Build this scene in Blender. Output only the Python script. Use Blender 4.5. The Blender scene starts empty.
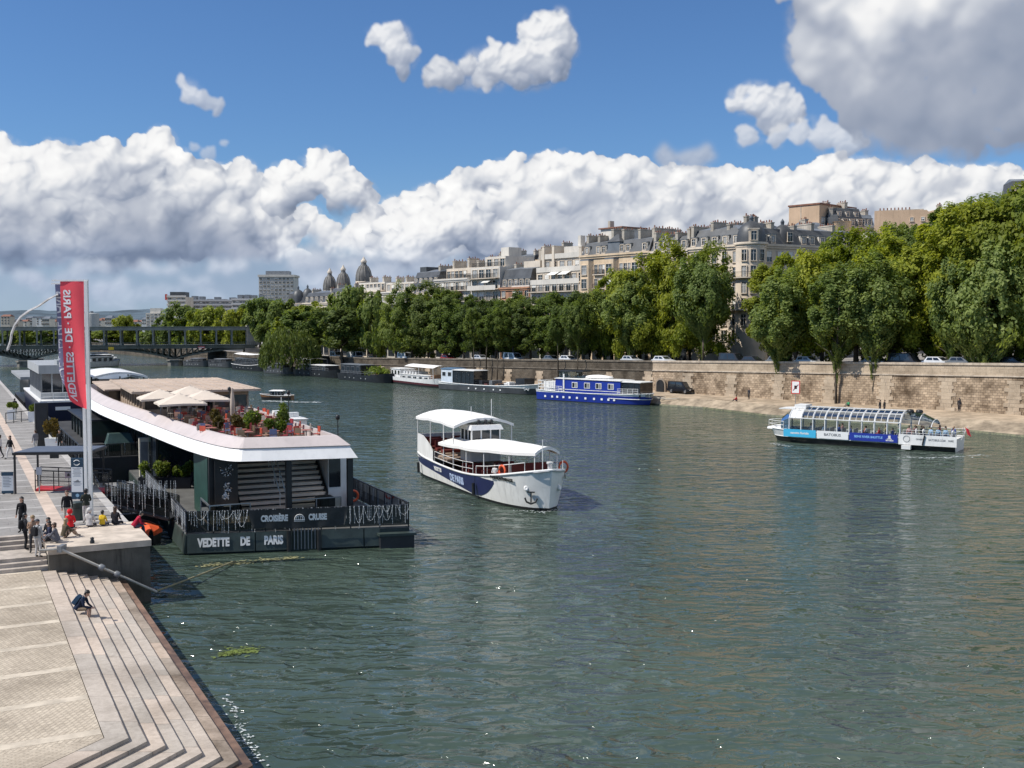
import bpy, bmesh, math, random
from mathutils import Vector, Matrix
from mathutils import noise as mnoise
random.seed(7)
scene = bpy.context.scene
COL = scene.collection
R = math.radians
PI = math.pi
F_PX = 1080.0           # focal length in pixels of the 1024 px wide frame
CAM_Z = 13.0            # eye height above the river
PITCH = math.atan((384 - 324) / F_PX)

# ------------------------------------------------------------------ camera
cd = bpy.data.cameras.new("camera")
cam = bpy.data.objects.new("camera", cd)
COL.objects.link(cam)
cam.location = (0, 0, CAM_Z)
cam.rotation_euler = (PI / 2 - PITCH, 0, 0)
cd.sensor_width = 36.0
cd.lens = 36.0 * F_PX / 1024.0
cd.clip_start = 0.5
cd.clip_end = 20000
scene.camera = cam

def ray(px, py):
    x = (px - 512) / F_PX; y = (384 - py) / F_PX
    c, s = math.cos(PITCH), math.sin(PITCH)
    return Vector((x, c + y * s, -s + y * c))
def G(px, py, z=0.0):
    """survey point: where the sight line to a photo point meets height z"""
    r = ray(px, py); t = (z - CAM_Z) / r.z
    return Vector((r.x * t, r.y * t, z))
def D(px, py, d):
    """survey point at distance d (along +Y)"""
    r = ray(px, py); t = d / r.y
    return Vector((r.x * t, d, CAM_Z + r.z * t))

# ------------------------------------------------------------------ render settings
scene.view_settings.view_transform = 'Standard'
scene.view_settings.look = 'None'
scene.view_settings.exposure = 0
scene.view_settings.gamma = 1
scene.render.engine = 'CYCLES'
cy = scene.cycles
cy.use_denoising = True
cy.max_bounces = 8
cy.diffuse_bounces = 3
cy.glossy_bounces = 3
cy.transmission_bounces = 4
cy.transparent_max_bounces = 8
cy.caustics_reflective = False
cy.caustics_refractive = False
cy.sample_clamp_indirect = 4.0

# ------------------------------------------------------------------ node helpers
class NT:
    def __init__(self, tree):
        self.t = tree; self.n = tree.nodes; self.l = tree.links
    def new(self, kind, **kw):
        nd = self.n.new(kind)
        for k, v in kw.items(): setattr(nd, k, v)
        return nd
    def put(self, sock, v):
        if hasattr(v, 'is_output') or isinstance(v, bpy.types.NodeSocket): self.l.new(v, sock)
        elif v is not None: sock.default_value = v
    def math(self, op, a, b=None, c=None, clamp=False):
        nd = self.new('ShaderNodeMath', operation=op, use_clamp=clamp)
        self.put(nd.inputs[0], a)
        if b is not None: self.put(nd.inputs[1], b)
        if c is not None: self.put(nd.inputs[2], c)
        return nd.outputs[0]
    def vmath(self, op, a, b=None, s=None):
        nd = self.new('ShaderNodeVectorMath', operation=op)
        self.put(nd.inputs[0], a)
        if b is not None: self.put(nd.inputs[1], b)
        if s is not None: self.put(nd.inputs[3], s)
        return nd.outputs[1] if op in ('LENGTH', 'DOT_PRODUCT', 'DISTANCE') else nd.outputs[0]
    def smooth(self, v, lo, hi, a=0.0, b=1.0, kind='SMOOTHSTEP'):
        nd = self.new('ShaderNodeMapRange', interpolation_type=kind)
        self.put(nd.inputs[0], v); self.put(nd.inputs[1], lo); self.put(nd.inputs[2], hi)
        self.put(nd.inputs[3], a); self.put(nd.inputs[4], b)
        return nd.outputs[0]
    def mix(self, fac, a, b, blend='MIX'):
        nd = self.new('ShaderNodeMix', data_type='RGBA', blend_type=blend)
        self.put(nd.inputs[0], fac); self.put(nd.inputs[6], col4(a)); self.put(nd.inputs[7], col4(b))
        return nd.outputs[2]
    def noise(self, vec, scale, detail=4.0, rough=0.55, dist=0.0, out=0):
        nd = self.new('ShaderNodeTexNoise')
        if vec is not None: self.put(nd.inputs['Vector'], vec)
        nd.inputs['Scale'].default_value = scale; nd.inputs['Detail'].default_value = detail
        nd.inputs['Roughness'].default_value = rough; nd.inputs['Distortion'].default_value = dist
        return nd.outputs[out]
    def ramp(self, fac, stops, interp='LINEAR'):
        nd = self.new('ShaderNodeValToRGB'); cr = nd.color_ramp; cr.interpolation = interp
        while len(cr.elements) < len(stops): cr.elements.new(0.5)
        for e, (p, c) in zip(cr.elements, stops):
            e.position = p; e.color = col4(c)
        self.put(nd.inputs[0], fac)
        return nd.outputs[0]
def col4(c):
    if isinstance(c, (int, float)): return (c, c, c, 1)
    if isinstance(c, (tuple, list)) and len(c) == 3: return (*c, 1)
    return c
import numpy as np
def make_clouds(seed=5):
    """cumulus field over the southern sky as rgb + cover on an azimuth / elevation grid (18.85 cells a degree)"""
    rs = np.random.RandomState(seed)
    X0, X1, Y0, Y1 = -190, 1214, -60, 322
    FX, FY, FW, FH = X0, Y0, X1 - X0, Y1 - Y0
    W, H = FW, FH
    K = 18.85
    YY, XX = np.mgrid[Y0:Y1, X0:X1].astype(np.float32)
    xx, yy = XX, YY
    wx0 = wy0 = 0                            # the window of the grid that is being worked on
    def window(a0=None, a1=None, b0=None, b1=None):
        nonlocal xx, yy, W, H, wx0, wy0
        if a0 is None: a0, a1, b0, b1 = FX, FX + FW, FY, FY + FH
        wx0 = int(np.clip(a0 - FX, 0, FW - 40)); wy0 = int(np.clip(b0 - FY, 0, FH - 40))
        ex = int(np.clip(a1 - FX, wx0 + 40, FW)); ey = int(np.clip(b1 - FY, wy0 + 40, FH))
        xx = XX[wy0:ey, wx0:ex]; yy = YY[wy0:ey, wx0:ex]; H, W = xx.shape
    def around(sph, m=40):
        window(min(q[0] - q[3] for q in sph) - m, max(q[0] + q[3] for q in sph) + m, min(q[1] - q[3] for q in sph) - m, max(q[1] + q[3] for q in sph) + m)
    def dirc(px, py):                       # photo survey point -> grid coordinates
        r = ray(px, py).normalized()
        return 512 + math.degrees(math.atan2(r.x, r.y)) * K, 324 - math.degrees(math.asin(r.z)) * K
    def vnoise(scale, seed):
        r = np.random.RandomState(seed)
        gw, gh = int(FW / scale) + 4, int(FH / scale) + 4
        g = r.rand(gh, gw).astype(np.float32)
        fx = (xx - FX) / scale; fy = (yy - FY) / scale
        ix = fx.astype(int); iy = fy.astype(int); tx = fx - ix; ty = fy - iy
        tx = tx * tx * tx * (tx * (tx * 6 - 15) + 10); ty = ty * ty * ty * (ty * (ty * 6 - 15) + 10)
        a = g[iy, ix] * (1 - tx) + g[iy, ix + 1] * tx
        b = g[iy + 1, ix] * (1 - tx) + g[iy + 1, ix + 1] * tx
        return a * (1 - ty) + b * ty
    def fbm(scale, seed, octv=5, gain=0.55):
        s = 0; a = 1; n = 0
        for o in range(octv):
            s = s + a * vnoise(max(scale / 2 ** o, 1.3), seed + 17 * o); n += a; a *= gain
        return s / n - 0.5
    def box1(a, r, ax):
        pad = [(0, 0), (0, 0)]; pad[ax] = (r + 1, r)
        c = np.cumsum(np.pad(a, pad, mode='edge'), axis=ax, dtype=np.float64)
        n = 2 * r + 1
        o = c[n:] - c[:-n] if ax == 0 else c[:, n:] - c[:, :-n]
        return (o / n).astype(np.float32)
    def blur(a, r):
        r = int(r + .5)
        if r < 1: return a
        n = max(1, int(round(r * .9)))
        for _ in range(3 if r > 1 else 1): a = box1(box1(a, n, 0), n, 1)
        return a
    sm = lambda v, a, b: (lambda t: t * t * (3 - 2 * t))(np.clip((v - a) / (b - a), 0, 1))
    def splat(sph):
        Hh = np.full((H, W), -1e3, np.float32)
        for (x, y, z, r) in sph:
            ox, oy = x - FX - wx0, y - FY - wy0
            a0, a1 = int(max(ox - r, 0)), int(min(ox + r + 2, W)); b0, b1 = int(max(oy - r, 0)), int(min(oy + r + 2, H))
            if a1 <= a0 or b1 <= b0: continue
            d2 = (xx[b0:b1, a0:a1] - x) ** 2 + (yy[b0:b1, a0:a1] - y) ** 2
            h = z + np.sqrt(np.maximum(r * r - d2, 0)); h[d2 > r * r] = -1e3
            Hh[b0:b1, a0:a1] = np.maximum(Hh[b0:b1, a0:a1], h)
        return Hh
    def sprout(parents, n, f0, f1, up=0.5):
        out = []
        for (x, y, z, r) in parents:
            for _ in range(n):
                a = rs.uniform(0, 2 * PI); c = math.sqrt(rs.uniform(0, 1))
                dx, dy = c * math.cos(a), c * math.sin(a)
                if dy > 0.25 and rs.rand() < up: continue
                q = r * rs.uniform(f0, f1)
                out.append((x + dx * r * .93, y + dy * r * .93, z + r * math.sqrt(max(1 - c * c, 0)) * .85, q))
        return out
    def cumulus(parents, gen=((11, .34, .56), (7, .30, .5), (3, .34, .5)), warp=7, fuzz=2.2, ground=None, dark=0.5, lo=40, hi=150, seed=1, ymid=None, soft=1.0, expo=1.0):
        around(parents)
        allp = list(parents)
        cur = parents
        for (n, f0, f1) in gen:
            cur = sprout(cur, n, f0, f1); 
            if len(cur) > 5200: cur = [cur[i] for i in rs.choice(len(cur), 5200, False)]
            allp += cur
        Hh = splat(allp)
        # turbulence: shift the lookup
        wx = (fbm(34, seed + 3, 3) * 2.0 + fbm(11, seed + 9, 2) * 0.8) * warp; wy = (fbm(34, seed + 5, 3) * 2.0 + fbm(11, seed + 19, 2) * 0.8) * warp
        Hh = np.where(Hh > -500, Hh, np.nan); cv = np.isfinite(Hh).astype(np.float32); Hz = np.where(cv > 0, Hh, 0)
        gx = np.clip(xx - FX - wx0 + wx, 0, W - 1.01); gy = np.clip(yy - FY - wy0 + wy, 0, H - 1.01)
        ix = gx.astype(int); iy = gy.astype(int); tx = gx - ix; ty = gy - iy
        def bil(A): return (A[iy, ix] * (1 - tx) + A[iy, ix + 1] * tx) * (1 - ty) + (A[iy + 1, ix] * (1 - tx) + A[iy + 1, ix + 1] * tx) * ty
        cvw = bil(cv); Hh = np.where(cvw > .35, bil(Hz) / np.maximum(cvw, .05), -1e3)
        cov = (Hh > -500).astype(np.float32)
        Hs = np.where(cov > 0, Hh, 0)
        # edge-aware smoothing of the height
        def hb(r): return blur(Hs * cov, r) / np.maximum(blur(cov, r), 1e-3)
        h1, h2, h3 = hb(1), hb(4), hb(14)
        det = fbm(16, seed + 31, 5, .62) * 9
        def shade(h, s, nz):
            gy, gx = np.gradient(h)
            n = np.sqrt(gx * gx + gy * gy + nz * nz)
            return (-gx * s[0] + -gy * s[1] + nz * s[2]) / n
        S = np.array((-0.42, -0.72, 0.55)); S = S / np.linalg.norm(S)
        h4 = hb(26)
        lam = 0.34 * shade(h1 + det * .10, S, 1.0) + 0.40 * shade(h2, S, .6) + 0.34 * shade(h3, S, .35) + 0.18 * shade(h4, S, .22)
        # height over a wide blur: crevices go dark
        ao = np.clip((h1 - h3) / 18, -1, 1)
        L = 0.42 + 0.50 * lam + 0.26 * ao + fbm(26, seed + 61, 4, .5) * .16
        a = blur(cov, 1.0)
        a = blur(cov, .5 + .6 * soft)
        a = sm(a + fbm(7, seed + 41, 5, .7) * 0.85 * soft * sm(a, .02, .3), 0.24, 0.72)
        wisp = blur(cov, fuzz * 2.2)
        wc = blur(cov, fuzz * 3)
        a = np.maximum(a, sm(wc + fbm(26, seed + 51, 5, .62) * 1.5 * soft * sm(wc, .03, .4), .30, 1.25) * .7)
        if soft > 1.4: a = blur(a, 1)
        return a, L, cov
    rgb = np.zeros((H, W, 3), np.float32); alp = np.zeros((H, W), np.float32)
    stops = np.array([0.0, .22, .45, .68, .9, 1.1]); 
    cols = np.array([(.19, .235, .33), (.285, .335, .44), (.42, .46, .55), (.62, .65, .71), (.90, .90, .905), (1.0, 1.0, .99)])
    def tone(L): return np.stack([np.interp(L, stops, cols[:, i]) for i in range(3)], -1).astype(np.float32)
    def over(c, a):
        q = (slice(wy0, wy0 + H), slice(wx0, wx0 + W))
        rgb[q] = c * a[..., None] + rgb[q] * (1 - a[..., None])
        alp[q] = a + alp[q] * (1 - a)
        window()
        # rgb is premultiplied
    def chain(pts, step, r0, r1, jit, zz=0.0):
        out = []
        for (x0, y0), (x1, y1) in zip(pts, pts[1:]):
            n = max(1, int(math.hypot(x1 - x0, y1 - y0) / step))
            for i in range(n):
                t = (i + rs.rand()) / n; r = rs.uniform(r0, r1)
                out.append((x0 + (x1 - x0) * t + rs.uniform(-jit, jit), y0 + (y1 - y0) * t + rs.uniform(-jit, jit) + r, zz + rs.uniform(-6, 6), r))
        return out
    P = lambda l: [dirc(*p) for p in l]
    # --- low streaks and small far cumulus above the skyline
    band = sm(yy, 232, 262) * (1 - 0.55 * sm(yy, 290, 322))
    a = np.clip(band * (0.80 + 0.5 * fbm(120, 77, 3)), 0, 1) * .85
    over(tone(0.34 + 0.34 * fbm(50, 88, 4) + 0 * xx + .12 * sm(yy, 270, 322)), a)
    for k, (y, L0, r) in enumerate([(266, .44, 9), (281, .46, 7), (297, .50, 6)]):
        pr = [(rs.uniform(X0, X1), y + rs.uniform(-7, 7), 0, r * rs.uniform(.6, 1.5)) for _ in range(46)]
        pr = pr + [(x + rs.uniform(-20, 20), yv + rs.uniform(-1, 3), 0, q * .8) for (x, yv, z, q) in pr for _ in range(2)]
        a, L, c = cumulus(pr, gen=((5, .4, .6),), warp=12, fuzz=2.5, seed=300 + 50 * k, soft=1.8)
        over(tone(np.clip(L * .45 + L0 * .55 + fbm(90, 90 + k, 3) * .25, 0, 1.0)), blur(a, 2) * (.55 + .6 * fbm(130, 95 + k, 3)))
    # --- the cumulus bank, back row first
    def bank(top, rows, r, seed, f0, f1, bright, base, cut=None, amax=1.0):
        par = []
        for k in range(rows):
            par += chain([(x, y + k * r * .95) for x, y in top], r * .62, r * .6, r * 1.15, r * .22, zz=k * r * .55)
        a, L, c = cumulus(par, seed=seed)
        tx = np.array([p[0] for p in top]); ty = np.array([p[1] for p in top])
        dep = yy - np.interp(xx, tx, ty)
        big = fbm(110, seed + 71, 3)
        dk = sm(dep + big * 60, f0, f1)
        rim = 1 - sm(dep + fbm(30, seed + 77, 3) * 22, 2, 30)
        dk = np.clip(dk * (1 + 1.3 * fbm(70, seed + 75, 4)), 0, 1.1)
        L = L * (1 - .62 * np.minimum(dk, 1)) + blur(L, 4) * .62 * np.minimum(dk, 1)
        L = bright * (L - .15 + .20 * rim) + (1 - bright) * 0.60 + big * 0.55 * (1 - rim) - dk * base
        if cut is not None:
            ck = np.interp(xx, [p[0] for p in cut], [p[1] for p in cut])
            a = a * (1 - sm(yy + fbm(26, seed + 81, 4) * 26, ck - 9, ck + 9))
        over(tone(np.clip(L, 0, 1.15)), a * amax * sm(xx - XX[0, 0], -60, -59))
    far = P([(-210, 160), (60, 165), (200, 170), (255, 178), (300, 210), (345, 235), (380, 205), (430, 188), (480, 170), (560, 166), (640, 172), (720, 175), (800, 172), (900, 168), (1024, 168), (1250, 170)])
    bank(far, 3, 20, 1000, 20, 100, .85, .30, cut=P([(-210, 262), (200, 262), (300, 236), (380, 262), (500, 262), (1250, 262)]))
    left = P([(-210, 150), (0, 146), (60, 141), (130, 143), (170, 142), (215, 160), (250, 178), (275, 210), (280, 240)])
    bank(left, 4, 27, 1100, 14, 100, 1.0, .44, cut=P([(-210, 258), (100, 264), (200, 262), (270, 258), (300, 256)]))
    mid = P([(268, 184), (290, 160), (320, 154), (345, 160), (362, 178), (372, 205)])
    bank(mid, 2, 17, 1200, 18, 60, 1.0, .36, cut=P([(250, 214), (320, 206), (380, 222)]))
    rgt = P([(380, 228), (420, 208), (450, 188), (468, 164), (490, 151), (530, 160), (565, 152), (600, 158), (650, 160), (700, 168), (750, 176), (800, 178), (830, 162), (870, 160), (930, 162), (985, 164), (1040, 170), (1250, 175)])
    bank(rgt, 4, 23, 1300, 24, 116, .98, .36, cut=P([(380, 258), (700, 268), (1250, 268)]))
    fr = P([(395, 235), (430, 214), (455, 207), (490, 212), (510, 228)])
    bank(fr, 2, 14, 1350, 24, 46, 1.0, .2, cut=P([(380, 256), (520, 252)]))
    for (px, py, r, L0) in [(686, 160, 13, .42), (712, 205, 9, .36), (738, 210, 7, .36), (590, 200, 10, .40), (520, 255, 10, .62), (90, 268, 9, .55), (30, 275, 8, .5), (160, 270, 8, .6), (560, 190, 8, .5), (840, 200, 9, .5), (940, 186, 8, .45), (310, 262, 9, .6), (228, 266, 8, .66), (345, 268, 7, .6)]:
        x, y = dirc(px, py)
        par = [(x + rs.uniform(-1.7, 1.7) * r, y + rs.uniform(-.3, .3) * r, 0, r * rs.uniform(.5, .8)) for _ in range(6)]
        a, L, c = cumulus(par, gen=((6, .4, .6), (3, .4, .6)), warp=5, seed=1500 + int(px))
        over(tone(np.clip(L * .35 + L0 * .6, 0, 1)), blur(a, 2) * .75)
    # --- single puffs in the blue
    def puff(pts, seed, bright=1.0, amax=.96, dk=.22, base=None):
        par = [(*dirc(px, py), 0, r) for px, py, r in pts]
        a, L, c = cumulus(par, gen=((10, .35, .6), (6, .35, .5), (3, .34, .5)), warp=8, fuzz=3.0, seed=seed, soft=1.5)
        ys = [p[1] for p in par]; y0, y1 = min(ys) - 12, max(ys) + 18
        L = L * bright + (1 - bright) * .66 - dk * sm(yy, y0 + .35 * (y1 - y0), y1)
        over(tone(np.clip(L, 0, 1.1)), a * amax)
    puff([(556, 24, 9), (545, 34, 20), (552, 50, 20), (538, 66, 22), (515, 66, 16), (495, 60, 13), (522, 76, 14), (560, 74, 10), (470, 62, 9), (450, 74, 15), (434, 78, 8), (485, 76, 12)], 2000, .95)
    puff([(378, 38, 10), (390, 42, 13), (398, 54, 14), (404, 68, 9)], 2100, .9, .9)
    puff([(184, 84, 5), (192, 93, 9), (205, 98, 10), (217, 103, 6)], 2200, .7, .75)
    puff([(190, 147, 5), (205, 152, 7), (222, 144, 4)], 2300, .4, .5)
    puff([(742, 88, 5), (738, 102, 8), (760, 104, 13), (778, 100, 12), (792, 108, 12), (772, 116, 14), (800, 112, 8)], 2400, .9, .9)
    puff([(748, 134, 8), (775, 136, 9), (800, 134, 10), (825, 136, 12), (850, 140, 14)], 2500, .5, .8)
    # --- the large grey cloud, upper right
    e = P([(800, -20), (812, 18), (822, 50), (838, 72), (845, 100), (850, 128), (878, 148), (920, 152)])
    par = []
    for (x, y) in e: par += [(x + rs.uniform(8, 34), y + rs.uniform(-8, 8), 0, rs.uniform(16, 30)) for _ in range(4)]
    for _ in range(150):
        x, y = dirc(rs.uniform(850, 1250), rs.uniform(-60, 108)); par.append((x, y, rs.uniform(0, 30), rs.uniform(24, 40)))
    par += [(*dirc(px, py), 4, r) for px, py, r in [(804, 70, 9), (810, 82, 10), (806, 66, 7), (826, 14, 14), (815, 2, 16)]]
    a, L, c = cumulus(par, gen=((6, .4, .6), (4, .32, .5)), warp=16, fuzz=3.5, seed=3000, soft=1.6)
    x8, y8 = dirc(790, 0); xa, ya = dirc(935, 105)
    t = ((xx - x8) * .62 + (yy - y8) * .9)
    big = fbm(120, 3100, 4) 
    dk = sm(t + big * 150 + fbm(40, 3150, 4) * 50, 44, 150)
    L2 = (.62 * blur(L, 2) + .38 * blur(L, 9)) * (1 - .74 * dk) + .235 * dk + big * .25 * dk + fbm(46, 3200, 4) * .20 - .08
    cutb = np.interp(xx[0], [780, 830, 870, 920, 1020, 1250], [152, 148, 160, 170, 178, 185])[None, :]
    a = a * (1 - sm(yy + fbm(40, 3300, 5, .6) * 30, cutb - 6, cutb + 12))
    over(tone(np.clip(L2, 0.16, 1.1)), a)
    window()
    bl = sm(yy, 225, 300)
    for i, k in enumerate((.92, .99, 1.10)): rgb[..., i] *= 1 + (k - 1) * bl
    return X0, X1, Y0, Y1, K, rgb, alp
# ================================================================== sky, clouds, sun
SUN_AZ = -103.0      # degrees from +Y, negative is to the west side (left bank)
SUN_EL = 50.0
def azel(px, py):
    r = ray(px, py).normalized()
    return math.degrees(math.atan2(r.x, r.y)), math.degrees(math.asin(r.z))

def build_sky():
    w = bpy.data.worlds.new("World"); scene.world = w; w.use_nodes = True
    w.cycles.sampling_method = 'MANUAL'; w.cycles.sample_map_resolution = 512
    T = NT(w.node_tree)
    for n in list(T.n): T.n.remove(n)
    out = T.new('ShaderNodeOutputWorld'); bg = T.new('ShaderNodeBackground')
    T.l.new(bg.outputs[0], out.inputs[0])
    sky = T.new('ShaderNodeTexSky', sky_type='NISHITA')
    sky.sun_disc = False
    sky.sun_elevation = R(SUN_EL); sky.sun_rotation = R(SUN_AZ)
    sky.altitude = 60; sky.air_density = 1.0; sky.dust_density = 0.3; sky.ozone_density = 2.2
    tc = T.new('ShaderNodeTexCoord')
    dirv = T.vmath('NORMALIZE', tc.outputs['Generated'])
    sep = T.new('ShaderNodeSeparateXYZ'); T.put(sep.inputs[0], dirv)
    hz = T.smooth(sep.outputs[2], -0.02, 0.16, 0.45, 0.0)
    skyc = T.vmath('SCALE', sky.outputs[0], s=0.1)
    skyc = T.mix(1.0, skyc, (0.56, 0.80, 1.10), 'MULTIPLY')
    # loose white cloud over the rest of the sky
    n = T.noise(dirv, 3.4, 5.0, 0.6)
    al = T.math('MULTIPLY', T.smooth(T.math('MULTIPLY_ADD', sep.outputs[0], 0.30, n), 0.50, 0.68), T.smooth(sep.outputs[2], 0.31, 0.40, 0.0, 0.85))
    base = T.mix(hz, skyc, (0.36, 0.48, 0.70))
    base = T.mix(al, base, (0.95, 0.97, 1.0))
    T.put(bg.inputs[0], base); bg.inputs[1].default_value = 1.0
    sl = bpy.data.lights.new("sun", 'SUN'); so = bpy.data.objects.new("sun", sl); COL.objects.link(so)
    sl.energy = 5.0; sl.angle = R(0.53); sl.color = (1.0, 0.955, 0.88)
    dv = Vector((math.sin(R(SUN_AZ)) * math.cos(R(SUN_EL)), math.cos(R(SUN_AZ)) * math.cos(R(SUN_EL)), math.sin(R(SUN_EL))))
    so.rotation_euler = dv.to_track_quat('Z', 'Y').to_euler()
    so.location = dv * 500

def build_cloud_dome():
    import numpy as np
    X0, X1, Y0, Y1, K, rgb, alp = make_clouds()
    H, W = alp.shape
    az = np.radians((np.arange(X0, X1) - 512) / K); el = np.radians((324 - np.arange(Y0, Y1)) / K)
    A, E = np.meshgrid(az, el)
    RAD = 9000.0
    co = np.stack([np.sin(A) * np.cos(E), np.cos(A) * np.cos(E), np.sin(E)], -1).reshape(-1, 3) * RAD
    co[:, 2] += CAM_Z
    i = np.arange(H * W).reshape(H, W)
    f = np.stack([i[:-1, :-1], i[:-1, 1:], i[1:, 1:], i[1:, :-1]], -1).reshape(-1, 4)
    me = bpy.data.meshes.new('sky')
    me.vertices.add(len(co)); me.vertices.foreach_set('co', co.astype(np.float32).ravel())
    me.loops.add(f.size); me.loops.foreach_set('vertex_index', f.astype(np.int32).ravel())
    me.polygons.add(len(f)); me.polygons.foreach_set('loop_start', np.arange(0, f.size, 4, dtype=np.int32))
    me.update(calc_edges=True)
    ca = me.color_attributes.new('cloud', 'FLOAT_COLOR', 'POINT')
    # fade out at the rim of the modelled sector
    ed = np.clip(np.minimum(np.minimum(np.arange(W)[None, :], np.arange(W)[::-1][None, :]) / 60.0, np.arange(H)[:, None] / 30.0), 0, 1)
    al = np.clip(alp * ed, 0, 1)
    c = np.concatenate([rgb / np.maximum(alp, 1e-3)[..., None], al[..., None]], -1).astype(np.float32)
    ca.data.foreach_set('color', c.ravel())
    m = bpy.data.materials.new('cloud'); m.use_nodes = True
    T = NT(m.node_tree)
    for n in list(T.n): T.n.remove(n)
    at = T.new('ShaderNodeAttribute', attribute_name='cloud')
    em = T.new('ShaderNodeEmission'); T.put(em.inputs[0], at.outputs['Color']); em.inputs[1].default_value = 1.0
    tr = T.new('ShaderNodeBsdfTransparent'); mx = T.new('ShaderNodeMixShader'); o = T.new('ShaderNodeOutputMaterial')
    T.put(mx.inputs[0], at.outputs['Alpha']); T.put(mx.inputs[1], tr.outputs[0]); T.put(mx.inputs[2], em.outputs[0]); T.put(o.inputs[0], mx.outputs[0])
    m.cycles.emission_sampling = 'NONE'
    me.materials.append(m)
    ob = bpy.data.objects.new('sky', me); COL.objects.link(ob); ob['kind'] = 'structure'
build_sky()
build_cloud_dome()
# ================================================================== mesh builder, tagging, materials
class MB:
    """collects shapes; build() links them as ONE mesh object"""
    def __init__(self):
        self.v = []; self.f = []; self.m = []; self.M = Matrix.Identity(4); self.mi = 0; self.sm = []; self.uv = {}
    def add(self, verts, faces, smooth=False):
        b = len(self.v)
        for p in verts: self.v.append(tuple(self.M @ Vector(p)))
        for f in faces:
            self.f.append(tuple(b + i for i in f)); self.m.append(self.mi); self.sm.append(smooth)
        return self
    def box(self, x0, x1, y0, y1, z0, z1):
        v = [(x0, y0, z0), (x1, y0, z0), (x1, y1, z0), (x0, y1, z0), (x0, y0, z1), (x1, y0, z1), (x1, y1, z1), (x0, y1, z1)]
        return self.add(v, [(0, 3, 2, 1), (4, 5, 6, 7), (0, 1, 5, 4), (1, 2, 6, 5), (2, 3, 7, 6), (3, 0, 4, 7)])
    def prism(self, poly, z0, z1, z1f=None):
        """poly counter-clockwise seen from above"""
        n = len(poly)
        v = [(p[0], p[1], z0) for p in poly] + [(p[0], p[1], z1 if z1f is None else z1f(p)) for p in poly]
        return self.add(v, [tuple(range(n - 1, -1, -1)), tuple(range(n, 2 * n))] + [(i, (i + 1) % n, n + (i + 1) % n, n + i) for i in range(n)])
    def loft(self, rings, closed=True, caps=True, smooth=False):
        n = len(rings[0]); v = [p for r in rings for p in r]; f = []
        for k in range(len(rings) - 1):
            for i in range(n if closed else n - 1):
                j = (i + 1) % n
                f.append((k * n + i, k * n + j, (k + 1) * n + j, (k + 1) * n + i))
        self.add(v, f, smooth)
        if caps and closed:
            self.add(rings[0], [tuple(range(n - 1, -1, -1))]); self.add(rings[-1], [tuple(range(n))])
        return self
    def tube(self, pts, r, n=6, caps=True, smooth=True):
        pts = [Vector(p) for p in pts]; rad = r if isinstance(r, (list, tuple)) else [r] * len(pts)
        rings = []
        up = Vector((0, 0, 1))
        for i, p in enumerate(pts):
            d = (pts[min(i + 1, len(pts) - 1)] - pts[max(i - 1, 0)])
            if d.length < 1e-9: d = Vector((0, 0, 1))
            d.normalize()
            a = up.cross(d)
            if a.length < 1e-3: a = Vector((1, 0, 0)).cross(d)
            a.normalize(); b = d.cross(a)
            rings.append([p + (a * math.cos(2 * PI * k / n) + b * math.sin(2 * PI * k / n)) * rad[i] for k in range(n)])
        return self.loft(rings, True, caps, smooth)
    def bar(self, a, b, w, h=None):
        """rectangular bar from a to b"""
        a = Vector(a); b = Vector(b); h = h or w
        d = (b - a).normalized(); s = d.cross(Vector((0, 0, 1)))
        if s.length < 1e-3: s = Vector((1, 0, 0))
        s.normalize(); t = s.cross(d)
        q = [(-w / 2, -h / 2), (w / 2, -h / 2), (w / 2, h / 2), (-w / 2, h / 2)]
        return self.loft([[p + s * x + t * y for x, y in q] for p in (a, b)])
    def lathe(self, prof, c=(0, 0, 0), n=12, smooth=True, a0=0.0):
        rings = [[(c[0] + r * math.cos(a0 + 2 * PI * k / n), c[1] + r * math.sin(a0 + 2 * PI * k / n), c[2] + z) for k in range(n)] for r, z in prof]
        return self.loft(rings, True, True, smooth)
    def quad(self, a, b, c, d): return self.add([a, b, c, d], [(0, 1, 2, 3)])
    def grid(self, fn, nu, nv, smooth=True):
        v = [fn(i / nu, j / nv) for j in range(nv + 1) for i in range(nu + 1)]
        f = [(j * (nu + 1) + i, j * (nu + 1) + i + 1, (j + 1) * (nu + 1) + i + 1, (j + 1) * (nu + 1) + i) for j in range(nv) for i in range(nu)]
        return self.add(v, f, smooth)
    def mesh(self, name, mats):
        me = bpy.data.meshes.new(name)
        me.from_pydata(self.v, [], self.f)
        for m in (mats if isinstance(mats, (list, tuple)) else [mats]): me.materials.append(m)
        me.polygons.foreach_set('material_index', self.m); me.polygons.foreach_set('use_smooth', self.sm)
        me.update()
        return me
    def build(self, name, mats, parent=None, loc=None, rz=0.0):
        o = bpy.data.objects.new(name, self.mesh(name, mats)); COL.objects.link(o)
        if parent is not None: o.parent = parent
        if loc is not None: o.location = loc
        o.rotation_euler[2] = rz
        return o
def tag(o, label=None, cat=None, group=None, kind=None):
    if label: o['label'] = label
    if cat: o['category'] = cat
    if group: o['group'] = group
    if kind: o['kind'] = kind
    return o
def thing(name, label, cat, loc=(0, 0, 0), rz=0.0, group=None):
    o = bpy.data.objects.new(name, None); COL.objects.link(o)
    o.empty_display_size = 0.2
    o.location = loc; o.rotation_euler[2] = rz
    return tag(o, label, cat, group)
def copy_tree(o, parent=None):
    c = o.copy(); COL.objects.link(c); c.parent = parent
    for ch in list(o.children): copy_tree(ch, c)
    return c
def put(name, mesh, parent, loc=(0, 0, 0), rz=0.0, scale=None):
    o = bpy.data.objects.new(name, mesh); COL.objects.link(o); o.parent = parent
    o.location = loc; o.rotation_euler[2] = rz
    if scale: o.scale = scale
    return o
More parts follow.
